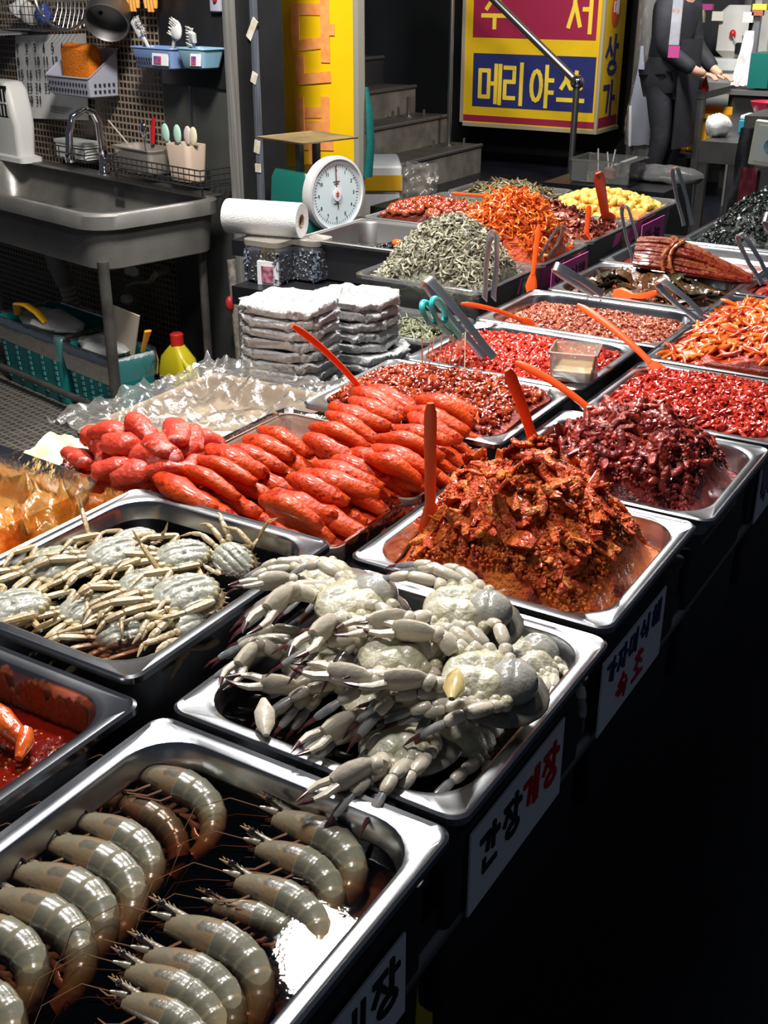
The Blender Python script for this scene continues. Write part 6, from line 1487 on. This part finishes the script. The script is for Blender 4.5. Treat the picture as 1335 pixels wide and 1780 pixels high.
m = M(); m.tube([S(-.84, .13, .295), S(-.80, .11, .345), S(-.73, .11, .355), S(-.67, .12, .335), S(-.63, .13, .30)], [.016, .018, .018, .018, .016], 12, flat=.5); solo(m, 'waste_strap', mat('yellow plastic', (.72, .36, .01), .4), 'yellow plastic handle sticking out of the left teal bin', 'strap')
m = M(); m.box(S(-.19, .19, .345), (.115, .006, .17), RS @ Euler((.15, .30, .5)).to_matrix()); solo(m, 'cardboard', mat('cardboard', (.42, .36, .28), .8, c2=(.38, .33, .27), nscale=10), 'grey brown cardboard flap sticking out of the right teal bin', 'cardboard', smooth=False)
m = M(); m.tube([S(-.135, .23, .27), S(-.115, .235, .32), S(-.105, .24, .35)], [.012, .016, .020], 8, flat=.4); solo(m, 'orange_wrapper', mat('orange wrapper', (.75, .28, .02), .4), 'orange wrapper beside the cardboard in the right bin', 'wrapper')
g = thing('detergent_bottle', 'yellow detergent jug with red cap under the right end of the sink', 'bottle', S(-.10, .47, FL))
bu, bv = -.155, .42
bu, bv = -.17, .41
YB_ = mat('yellow bottle', (.55, .46, .015), .35)
q = lambda hu, hv, z: srr(bu, bv, hu, hv, min(hu, hv)*.7, z, 6)
M().loft([q(.085, .042, FL+.001), q(.090, .045, FL+.02), q(.092, .045, .14), q(.075, .040, .20), q(.040, .028, .235), q(.024, .022, .25)]).obj('body', YB_, g)
M().lathe([(.026, .25), (.026, .29), (.020, .295)], S(bu, bv, 0), 16).obj('cap', mat('red cap', (.50, .02, .015), .35), g)
M().tube([S(bu+.055, bv-.02, .205), S(bu+.10, bv-.02, .17), S(bu+.10, bv-.02, .09), S(bu+.08, bv-.02, .06)], .013, 10).obj('handle', YB_, g)
M().box(S(bu-.02, bv-.0462, .09), (.09, .002, .07), RS).obj('label_panel', mat('navy label', (.03, .05, .22), .5, c2=(.5, .5, .5), nscale=50), g, smooth=False)
# tap, drain, post under the sink
g = thing('pipe_tap', 'white and brass water tap with bent pipe under the sink', 'tap', S(-.70, .62, .40))
M().tube([S(-.52, .645, .435), S(-.52, .58, .435), S(-.54, .56, .40), S(-.62, .55, .385), S(-.68, .55, .36), S(-.70, .55, .33)], [.014, .016, .012, .011, .011, .011], 10).obj('pipe', mat('pale brass', (.42, .38, .28), .35, .7), g)
M().lathe([(.012, 0), (.026, .012), (.026, .028), (.014, .04)], S(-.70, .55, .285), 14).obj('valve', WHITEP, g)
M().box(S(-.66, .56, .425), (.07, .035, .04), RS, .01).obj('handle', WHITEP, g)
g = thing('drain_pipe', 'grey drain with ribbed hose under the middle of the sink', 'pipe', S(-1.0, .45, FL))
M().tube([S(-1.0, .40, .60), S(-1.0, .42, .42), S(-1.0, .45, .34)], [.045, .042, .04], 14).obj('trap', mat('grey pvc', (.28, .28, .28), .5), g)
m = M(); m.tube([S(-1.0+.02*i/30, .45+.05*i/30, lerp(.345, .02, i/30)) for i in range(61)][:31], [.036 if i % 2 else .029 for i in range(31)], 12); m.obj('ribbed_hose', mat('pale hose', (.45, .43, .38), .5), g)
m = M(); m.lathe([(.07, FL), (.07, FL+.02), (.055, .03), (.055, .58), (.06, .60)], S(-1.50, .35, 0), 20); solo(m, 'white_pipe_stand', mat('white pipe', (.62, .62, .62), .45), 'white round support column at the left edge under the sink', 'column')
g = thing('wall_pipe', 'worn vertical pipe with red valve under the right end of the sink', 'pipe', S(-.05, .60, FL))
M().tube([S(-.02, .60, FL), S(-.035, .60, .30), S(-.05, .60, .56)], .020, 10).obj('pipe', mat('rusty pipe', (.20, .18, .15), .6, .4, c2=(.4, .38, .33), nscale=50), g)
M().sph(S(-.045, .575, .40), (.018, .018, .03), 10).obj('red_valve', mat('valve red', (.40, .03, .03), .4), g)
# ================================================================== BEHIND THE COUNTER AND THE NEIGHBOURING STALL
STY = mat('white foam box', (.66, .67, .69), .7, bump=.15, bscale=90)
TAPE = mat('yellow brown tape', (.62, .34, .015), .3)
FR = Matrix.Rotation(math.radians(33), 3, 'Z'); FO = Vector((-2.465, 4.20, 0))
def foambox(w, d, z0, z1, label, tape=True):
    c = FO+FR @ Vector((-w/2, d/2, 0)); g = thing('foam_box', label, 'box', (c.x, c.y, z0), 'white foam boxes'); hl = z1-.055
    M().box((c.x, c.y, (z0+hl)/2), (w, d, hl-z0), FR, .008).obj('box', STY, g)
    M().box((c.x, c.y, (hl+z1)/2+.001), (w+.012, d+.012, z1-hl-.002), FR, .008).obj('lid', STY, g)
    if tape: M().box((c.x, c.y, hl-.012), (w+.016, d+.016, .062), FR).obj('tape', TAPE, g, smooth=False)
foambox(.50, .36, .46, .815, 'upper white foam box with yellow brown tape behind the scale')
foambox(.50, .36, .002, .458, 'lower white foam box under the taped one', False)
c = FO+FR @ Vector((-.33, .20, 0)); g = thing('wrapped_package', 'teal plastic wrapped package with a foam sheet on the foam box', 'package', (c.x, c.y, .817))
M().box((c.x, c.y, .872), (.30, .24, .108), FR, .012).obj('wrapping', mat('teal wrap', (.02, .33, .30), .3, c2=(.05, .42, .38), nscale=9, bump=.3, bscale=20), g)
M().box((c.x, c.y, .937), (.29, .23, .020), FR, .005).obj('foam_sheet', STY, g)
m = M(); q = PY(617, 200, 3.95); q = Vector((r0.x+.020, 3.80, 0)); m.tube([(q.x+.01, 3.80, .83), (q.x+.022, 3.80, .95), (q.x+.015, 3.80, 1.08), (q.x+.005, 3.80, 1.15)], [.024, .022, .018, .008], 10, flat=.6); solo(m, 'teal_bag', mat('dark teal bag', (.008, .11, .105), .35, bump=.4, bscale=25), 'narrow teal plastic bag hanging beside the yellow banner edge', 'bag')
m = M(); c_ = PY(722, 345, 4.0); m.grid(lambda a, b: (c_.x-.07+.14*a, 4.0+.03*nz(a*5, b*5, 2), .70+.16*b+.006*nz(a*9, b*9)), 16, 16); m.grid(lambda a, b: (c_.x-.07+.14*a, 4.05+.03*nz(a*5, b*5, 2), .70+.16*b+.006*nz(a*9, b*9)), 16, 16)
solo(m, 'clear_bag', CLEARB, 'upright crinkled clear bag right of the foam box', 'bag', angle=0)
st_ = M(); st_.box((c_.x, 4.03, .35), (.30, .25, .70)); solo(st_, 'black_stool_box', BLACKP, 'black crate stood on end under the upright clear bag', 'crate', smooth=False)
# clear display case behind the far tubs
gx0, gx1 = -2.235, -1.955
bx = M(); bx.box((-2.05, 5.65, .30), (.62, .46, .60)); solo(bx, 'side_table', BASEM, 'low dark table behind the far tubs', 'table', smooth=False)
g = thing('clear_case', 'clear open box with pink topped skewers behind the garlic', 'case', (-2.08, 5.6, .60))
m = M(); pan_shape(m, -2.26, -1.93, 5.48, 5.74, .715, .114, lip=.008, ri=.012, ro=.012, wall=.004); m.obj('box', CLEAR, g)
for i, (p0, p1, lab) in enumerate((((1040, 296), (1040, 258), 'leftmost thin skewer in the clear case'), ((1058, 290), (1056, 264), 'middle thin skewer in the clear case'), ((1063, 292), (1070, 260), 'rightmost thin skewer in the clear case'))):
    A, B_ = PY(*p0, 5.6), PY(*p1, 5.6); gg = thing('skewer', lab, 'skewer', (A.x, 5.6, .62), 'skewers in the clear case')
    M().tube([(A.x, 5.6, .605), A, B_], .004, 6).obj('stick', WHITEP, gg)
    M().lathe([(.010, 0), (.022, .01), (.022, .05), (.012, .06)], (A.x, 5.6, A.z-.06), 12).obj('pink_head', mat('pale pink', (.42, .20, .19), .4) if i == 0 else bpy.data.materials['pale pink'], gg)
A, B_ = PY(1068, 287, 5.58), PY(1108, 273, 5.58); m = M(); m.tube([A, B_], .006, 8); solo(m, 'white_stick', WHITEP, 'bright white stick lying across the rim of the clear case', 'stick')
m = M(); m.sph((-1.86, 5.78, .625), (.20, .12, .05), 22); m.v = [(x, y, max(.601, z)+.012*nz(x*16, y*16, z*16)) for x, y, z in m.v]; solo(m, 'grey_bag', mat('grey bag', (.22, .22, .22), .35, bump=.4, bscale=30), 'crumpled grey plastic bag lying beside the clear case', 'bag')

# pillar with posters and hanging bag
PIL = mat('worn grey pillar', (.23, .225, .215), .5, .2, c2=(.16, .155, .15), nscale=4, stretch=(3, 3, .6), spots=((.34, .33, .31), 14, .62))
g = thing('pillar', 'wide grey pillar hung with posters right of the shop sign', 'pillar', (-3.1, 9.22, 0))
M().lathe([(.215, 0), (.20, .02), (.195, .10), (.195, 3.1)], (-3.10, 9.22, 0), 28).obj('shaft', PIL, g)
m = M(); hb_ = [PY(1102, 80, 8.96), PY(1084, 175, 8.96), PY(1076, 200, 8.96)]
def cone(a, b):
    ang = 2*math.pi*a; t = b; r_ = .012+.088*smooth(t*1.3); z = lerp(1.07, .36, t); return (-3.150+.03*t+r_*math.cos(ang)*(1+.15*nz(a*6, t*3)), 8.94+.05*math.sin(ang)*t*(1+.2*nz(a*6, t*3, 4))+.0, z+.02*nz(a*5, 2)*t)
m.grid(cone, 30, 16); solo(m, 'hanging_bag', film('pale hanging bag', (.82, .84, .90), .12, .45, (.62, .65, .76), bump=.4, bscale=10), 'pale translucent plastic bag hanging from a point on the pillar', 'bag', angle=0)
m = M(); A, B_ = PY(1096, 184, 8.90), PY(1095, 254, 8.90); m.tube([A, B_], .012, 8); solo(m, 'white_tube', mat('white tube', (.85, .85, .85), .4), 'thin bright white tube hanging in front of the pale bag', 'tube')
def flat(name, label, cat, px0, py0, px1, py1, y, mt, d=.012, grp=None):
    a, b = PY(px0, py1, y), PY(px1, py0, y); m = M(); m.box(((a.x+b.x)/2, y, (a.z+b.z)/2), (b.x-a.x, d, b.z-a.z)); return solo(m, name, mt, label, cat, grp, smooth=False)
flat('poster', 'blue poster with pale shapes on the pillar', 'poster', 1137, 15, 1161, 110, 9.0, mat('blue poster', (.015, .13, .33), .35, c2=(.02, .22, .48), nscale=3, spots=((.35, .40, .50), 9, .66)), grp='posters by the pillar')
flat('poster', 'white and orange leaflet sheaf next to the blue poster', 'poster', 1163, -40, 1192, 78, 8.02, mat('white leaflet', (.40, .40, .43), .3, c2=(.26, .27, .32), nscale=9, spots=((.42, .16, .08), 11, .55)), grp='posters by the pillar')
flat('poster', 'small magenta card under the leaflets', 'poster', 1161, 80, 1182, 100, 8.02, mat('dull magenta card', (.42, .05, .2), .6), grp='posters by the pillar')
# person in dark clothes behind the pillar, head above the picture
g = thing('person', 'person in black jacket and trousers working at the neighbouring stall beside the pillar', 'person', (-2.79, 9.25, 0)); PERSON = g
NV = bpy.data.meshes.new('body'); o = bpy.data.objects.new('body', NV); COL.objects.link(o); o.parent = g
def figure(o, joints, bones, radii, mt, lv=2):
    me = o.data; me.from_pydata(joints, bones, []); me.update()
    sk = o.modifiers.new('skin', 'SKIN'); me.skin_vertices[0].data[0].use_root = True
    for i, r_ in enumerate(radii): me.skin_vertices[0].data[i].radius = r_
    sb = o.modifiers.new('sub', 'SUBSURF'); sb.levels = lv; sb.render_levels = lv; sk.use_smooth_shade = True; me.materials.append(mt)
SKN = SKIN
J = [(0, 0, .90), (0, 0, 1.12), (.02, -.02, 1.36), (.04, -.03, 1.47), (.07, -.06, 1.56), (.09, -.07, 1.66),
     (-.09, .02, .86), (-.10, -.05, .48), (-.06, .06, .09), (-.02, -.04, .05), (.09, .02, .86), (.11, -.06, .48), (.09, .05, .09), (.13, -.05, .05),
     (-.17, -.03, 1.37), (-.22, -.05, 1.10), (-.12, -.26, .95), (-.06, -.31, .93), (.20, -.02, 1.37), (.27, -.05, 1.10), (.20, -.26, .94), (.18, -.32, .91)]
Bn = [(0, 1), (1, 2), (2, 3), (3, 4), (4, 5), (0, 6), (6, 7), (7, 8), (8, 9), (0, 10), (10, 11), (11, 12), (12, 13), (2, 14), (14, 15), (15, 16), (16, 17), (2, 18), (18, 19), (19, 20), (20, 21)]
Rd_ = [(.12, .085), (.12, .085), (.12, .085), (.055, .055), (.09, .10), (.08, .09), (.09, .09), (.062, .062), (.045, .045), (.04, .035), (.09, .09), (.062, .062), (.045, .045), (.04, .035), (.065, .065), (.048, .048), (.034, .034), (.03, .02), (.065, .065), (.048, .048), (.034, .034), (.03, .02)]
figure(o, J, Bn, Rd_, SKN)
CLO = mat('black cloth', (.014, .015, .020), .75, c2=(.022, .023, .030), nscale=8, bump=.3, bscale=25)
def garment(name, ids, rad_scale, mt, trim=None):
    me = bpy.data.meshes.new(name); ob = bpy.data.objects.new(name, me); COL.objects.link(ob); ob.parent = g
    mp = {j: i for i, j in enumerate(ids)}; bs_ = [(mp[a], mp[b]) for a, b in Bn if a in mp and b in mp]
    figure(ob, [J[j] for j in ids], bs_, [(Rd_[j][0]*rad_scale, Rd_[j][1]*rad_scale) for j in ids], mt)
garment('jacket', [0, 1, 2, 6, 10, 14, 15, 16, 18, 19, 20], 1.42, CLO)
garment('trousers', [0, 6, 7, 8, 10, 11, 12], 1.20, CLO)
m = M(); m.loft([rr(-2.79, 9.25, .165, .125, .10, .80, 5), rr(-2.79, 9.25, .185, .145, .12, .86, 5), rr(-2.79, 9.25, .180, .140, .12, .98, 5), rr(-2.79, 9.25, .15, .12, .10, 1.03, 5)]); m.obj('jacket_hem', CLO, g)
m = M(); m.grid(lambda a, b: (-2.79-.17+.34*a, 9.25-.155-.02*math.sin(math.pi*a)-.01*b, 1.15-.72*b), 8, 10); m.grid(lambda a, b: (-2.79-.17+.34*a, 9.25-.162-.02*math.sin(math.pi*a)-.01*b, 1.15-.72*b), 8, 10); m.obj('apron', CLO, g)
HAIR = mat('black hair', (.012, .010, .009), .6)
M().sph((-2.79+.08, 9.25-.03, 1.66), (.098, .105, .115), 16).obj('hair', HAIR, g)
fc = v((-2.79+.095, 9.25-.155, 1.61)); m = M(); m.sph(fc, (.012, .018, .022), 8); m.obj('nose', SKIN, g)
for s_ in (-1, 1): M().sph(fc+v((.03*s_, .02, .03)), (.012, .008, .007), 8).obj('eye', EYE, g)
M().sph(fc+v((0, .012, -.045)), (.024, .010, .006), 8).obj('mouth', mat('lips', (.40, .14, .12), .4), g)
for hx, hy, hz, s_ in ((-.06, -.31, .93, 1), (.18, -.32, .91, -1)):
    b = v((-2.79+hx, 9.25+hy, hz))
    for j in range(4): M().tube([b+v((-.026+.017*j, -.02, 0)), b+v((-.026+.017*j, -.06, -.012)), b+v((-.024+.016*j, -.085-.006*(j in (1, 2)), -.035))], [.0095, .009, .007], 8).obj('finger', SKIN, g)
    M().tube([b+v((.028*s_, .01, 0)), b+v((.050*s_, -.02, -.008)), b+v((.050*s_, -.05, -.02))], [.011, .010, .007], 8).obj('thumb', SKIN, g)
    for q_ in (0,): pass
for sx in (-.02, .12): M().sph((-2.79+sx-.02, 9.25-.06, .045), (.05, .13, .045), 14).obj('shoe', BLACKP, g)

PERSON.location = (-2.77, 8.45, 0); PERSON.rotation_euler = (0, 0, math.radians(82))
# neighbouring stall
TBM = mat('stall table steel', (.17, .168, .165), .4, .8, c2=(.11, .11, .108), nscale=5)
def table(name, x0, x1, y0, y1, zt, label, shelf=None, th=.05):
    g = thing(name, label, 'table', ((x0+x1)/2, (y0+y1)/2, 0), 'steel stall tables')
    M().box(((x0+x1)/2, (y0+y1)/2, zt-th/2), (x1-x0, y1-y0, th)).obj('top', TBM, g, smooth=False)
    for x in (x0+.03, x1-.03):
        for y in (y0+.03, y1-.03): M().box((x, y, (zt-th)/2), (.05, .05, zt-th)).obj('leg', TBM, g, smooth=False)
    if shelf: M().box(((x0+x1)/2, (y0+y1)/2, shelf), (x1-x0-.04, y1-y0-.04, .03)).obj('lower_shelf', TBM, g, smooth=False)
    return g
table('prep_table', -2.92, -2.56, 8.68, 9.55-.72, .80, 'narrow steel table end beside the person in black', .33) if False else None
table('prep_table', -2.90, -2.565, 8.72, 9.60, .785, 'steel prep table with the yellow crate beneath', .33)
g = table('display_stand', -2.19, -1.94, 7.45, 8.20, .60, 'dark steel stand with white bags in front of the prep table', None, .13)
# yellow crate, white machine, cloth roll, red bottle
YC = mat('yellow crate plastic', (.72, .34, .008), .4)
g = thing('yellow_crate', 'yellow plastic crate on the shelf under the prep table', 'crate', (-2.66, 9.05, .346))
m = M(); cx_, cy_ = -2.60, 9.15; q = lambda d, z: rr(cx_, cy_, .22-d, .30-d, .03, z, 5)
m.loft([q(.04, .346), q(.035, .35), q(.012, .59), q(-.012, .592), q(-.012, .625), q(.004, .625), q(.03, .36)]); m.obj('crate', YC, g)
m = M()
for k in range(6): m.box((cx_-.15+.06*k, cy_-.288, .46), (.012, .02, .20), Matrix.Rotation(-.12, 3, 'X'))
for k in range(6): m.box((cx_+.208, cy_-.2+.08*k, .46), (.02, .012, .20))
m.obj('ribs', YC, g, smooth=False)
g = thing('meat_slicer', 'white slicing machine with black dials on the back counter', 'machine', (-2.72, 10.05, .80))
WM = mat('white machine enamel', (.62, .61, .57), .4)
b_ = M(); b_.box((-2.72, 10.0, .72), (.95, .42, .10)); 
M().box((-2.72, 10.05, .87), (.66, .34, .15), None, .02).obj('base', WM, g)
M().box((-2.70, 10.12, 1.14), (.44, .22, .40), None, .06).obj('housing', WM, g)
m = M(); m.box((-2.36, 10.0, 1.12), (.10, .30, .70), Matrix.Rotation(.22, 3, 'Y'), .02); m.obj('slanted_arm', mat('cream panel', (.70, .69, .60), .4), g)
M().box((-2.68, 9.985, 1.02), (.11, .05, .09), None, .01).obj('black_holder', BLACKP, g)
for k, (x, z) in enumerate(((-2.60, 1.17), (-2.60, 1.12), (-2.585, 1.07))): M().sph((x, 9.99, z), (.024, .02, .018), 12).obj('knob', BLACKP, g)
M().sph((-2.77, 9.98, 1.13), (.026, .022, .032), 12).obj('red_knob', mat('red knob', (.50, .02, .03), .3), g)
for k in range(3): M().tube([(-2.68+.03*k, 9.97, .98), (-2.77+.085*k, 9.97, 1.12)], .005, 6).obj('rod', STEELD, g)
M().box((-2.68, 9.86, .90), (.58, .03, .085), None, .006).obj('front_panel', mat('machine panel', (.58, .60, .58), .35), g)
solo(M().box((-2.62, 10.02, .785), (1.2, .6, .03)).box((-2.62, 10.02, .385), (1.1, .5, .77)), 'back_counter', mat('pale counter', (.32, .33, .31), .5, c2=(.25, .26, .25), nscale=4), 'pale back counter carrying the white slicing machine', 'counter', smooth=False)
m = M(); m.tube([(-2.80, 9.16, .835), (-2.66, 9.10, .84), (-2.54, 9.05, .835)], [.045, .05, .045], 14); 
m = M(); m.tube([(-2.80, 8.86, .830), (-2.70, 8.84, .833), (-2.60, 8.82, .830)], [.040, .045, .040], 14); solo(m, 'cloth_roll', mat('pinkish cloth', (.62, .52, .50), .8, c2=(.7, .65, .63), nscale=10), 'rolled pale cloth on the end of the prep table', 'cloth')
m = M(); m.lathe([(.028, 0), (.030, .03), (.020, .06), (.008, .09), (.004, .10)], (-2.585, 8.755, .786), 14); solo(m, 'red_bottle', mat('red bottle', (.62, .03, .03), .3), 'small red squeeze bottle at the corner of the prep table', 'bottle')
m = M(); m.sph((-2.75, 9.15, .83), (.05, .05, .045), 14); solo(m, 'yellow_packet', mat('yellow packet', (.62, .45, .10), .5, c2=(.4, .05, .06), nscale=14), 'yellow and red packet behind the cloth roll', 'packet')
pp_ = M(); pp_.box((-2.41, 9.3, 1.5), (.05, .05, 3.0)); solo(pp_, 'stall_post', mat('stall post', (.30, .31, .33), .4, .7), 'thin steel stall post right of the white machine', 'post', smooth=False)
pp_ = M(); pp_.box((-2.455, 9.33, 1.5), (.03, .05, 3.0)); solo(pp_, 'stall_post', BLACKP, 'black strip post left of the steel stall post', 'post', smooth=False)
# right part: teal bin, apron cloth, red bowl, white bags, blue box, framed plate, red cloth
flat('teal_board', 'teal plastic box on the back shelf at the right edge', 'box', 1308, 92, 1350, 150, 8.8, mat('teal plastic', (.005, .12, .10), .4), .3)
m = M(); c_ = PY(1300, 100, 8.7)
m.grid(lambda a, b: (c_.x-.075+.12*a*(.5+b*.6)+.04*(1-b)-.02*b, 8.68+.025*nz(a*5, b*4), 1.20-.36*b+.02*nz(a*4, 3)*b), 12, 16); m.grid(lambda a, b: (c_.x-.075+.12*a*(.5+b*.6)+.04*(1-b)-.02*b, 8.69+.025*nz(a*5, b*4), 1.20-.36*b+.02*nz(a*4, 3)*b), 12, 16)
solo(m, 'hanging_cloth', mat('white hanging cloth', (.72, .70, .70), .7, c2=(.66, .62, .62), nscale=12), 'white cloth hanging at the stall right of the thin post', 'cloth', angle=0)
solo(M().box((-2.10, 8.85, .80), (.55, .5, .03)).box((-2.10, 8.9, .39), (.5, .4, .78)), 'back_shelf', mat('dark shelf', (.10, .10, .10), .5), 'dark back shelf behind the white bags at the right', 'shelf', smooth=False)
m = M(); m.lathe([(.06, 0), (.09, .02), (.115, .075), (.12, .085), (.11, .08), (.085, .03), (0, .02)], (-1.94, 8.05, .715), 24); solo(m, 'red_bowl', mat('red plastic bowl', (.55, .02, .06), .35), 'red plastic bowl at the right edge above the blue box', 'bowl')
m = M(); m.box((-1.98, 8.08, .700), (.24, .2, .026), None, .006); solo(m, 'white_tray', WHITEP, 'white tray under the red bowl', 'tray')
m = M(); m.box((-1.99, 8.06, .643), (.22, .20, .085), None, .006); solo(m, 'blue_box', mat('blue card box', (.02, .24, .36), .5), 'blue box on the dark stand beside the white bags', 'box')
m = M(); m.sph((-2.16, 7.72, .665), (.085, .10, .075), 22); m.v = [(x, y, max(.603, z+.030*nz(x*14, y*14, z*14)+.022*abs(nz(x*34, y*34, z*34)))) for x, y, z in m.v]; solo(m, 'white_bag', mat('white plastic bag', (.74, .74, .74), .4, bump=.5, bscale=30), 'puffed white plastic bags on the dark stand', 'bag')
m = M(); m.grid(lambda a, b: (-1.93+.16*a-.03*b*(1-a), 7.38+.04*nz(a*4, b*3), .70-.62*b), 10, 16); m.grid(lambda a, b: (-1.93+.16*a-.03*b*(1-a), 7.41+.04*nz(a*4, b*3), .70-.62*b), 10, 16); solo(m, 'dark_cloth', CLO, 'dark cloth draped down beside the framed plate', 'cloth', angle=0)
solo(M().box((-1.72, 7.65, .72), (.40, .5, .10)).box((-1.72, 7.65, .34), (.36, .44, .66)), 'grey_counter', TBM, 'grey counter behind the framed plate at the right edge', 'counter', smooth=False)
g = thing('framed_plate', 'pale framed plate with a blue emblem at the right edge', 'plate', (-1.70, 7.22, .50))
Rf = Matrix.Rotation(.06, 3, 'Y'); M().box((-1.70, 7.22, .635), (.22, .035, .26), Rf, .008).obj('frame', mat('cream frame', (.50, .50, .42), .5), g)
M().box((-1.695, 7.201, .635), (.175, .004, .205), Rf).obj('panel', mat('pale panel', (.55, .60, .60), .4), g, smooth=False)
m = M(); m.lathe([(0, 0), (.045, 0), (.045, .003), (0, .003)], (-1.69, 7.198, .625), 24, axis='Y', rot=Matrix.Rotation(math.pi/2, 3, 'X')); m.obj('emblem', mat('emblem blue', (.02, .13, .25), .4, c2=(.35, .48, .52), nscale=20), g)
solo(M().box((-1.70, 7.24, .25), (.16, .03, .50)), 'plate_stand', GUNM, 'grey stand holding the framed plate', 'stand', smooth=False)
m = M(); m.grid(lambda a, b: (-1.84+.10*a, 7.16+.02*nz(a*4, b*4), .50-.22*b), 8, 8); m.grid(lambda a, b: (-1.84+.10*a, 7.17+.02*nz(a*4, b*4), .50-.22*b), 8, 8); solo(m, 'maroon_cloth', mat('maroon cloth', (.16, .015, .035), .8), 'maroon cloth hanging below the framed plate', 'cloth', angle=0)
# clutter on the pale stall wall: magenta and brown packets
for k, (px, py, w_, h_, colr, lab) in enumerate(((1225, 12, 30, 10, (.45, .06, .22), 'magenta packets on the high back shelf'), (1215, 28, 22, 22, (.42, .36, .22), 'olive bag under the magenta packets'), (1248, 28, 22, 16, (.72, .68, .58), 'cream note on the white machine'), (1322, 12, 26, 10, (.72, .55, .05), 'yellow sign at the upper right edge'), (1302, 30, 20, 18, (.70, .66, .6), 'cream card right of the steel stall post'), (1318, 22, 20, 10, (.40, .12, .06), 'brown packets near the upper right edge'))):
    flat('packet' if k not in (2, 3, 4) else 'note_card', lab, 'packet' if k not in (2, 3, 4) else 'card', px-w_/2, py-h_/2, px+w_/2, py+h_/2, 11.48 if k < 0 else (9.98 if k < 3 else 9.25), mat('clutter %d' % k, colr, .5), .05 if k != 2 else .01)
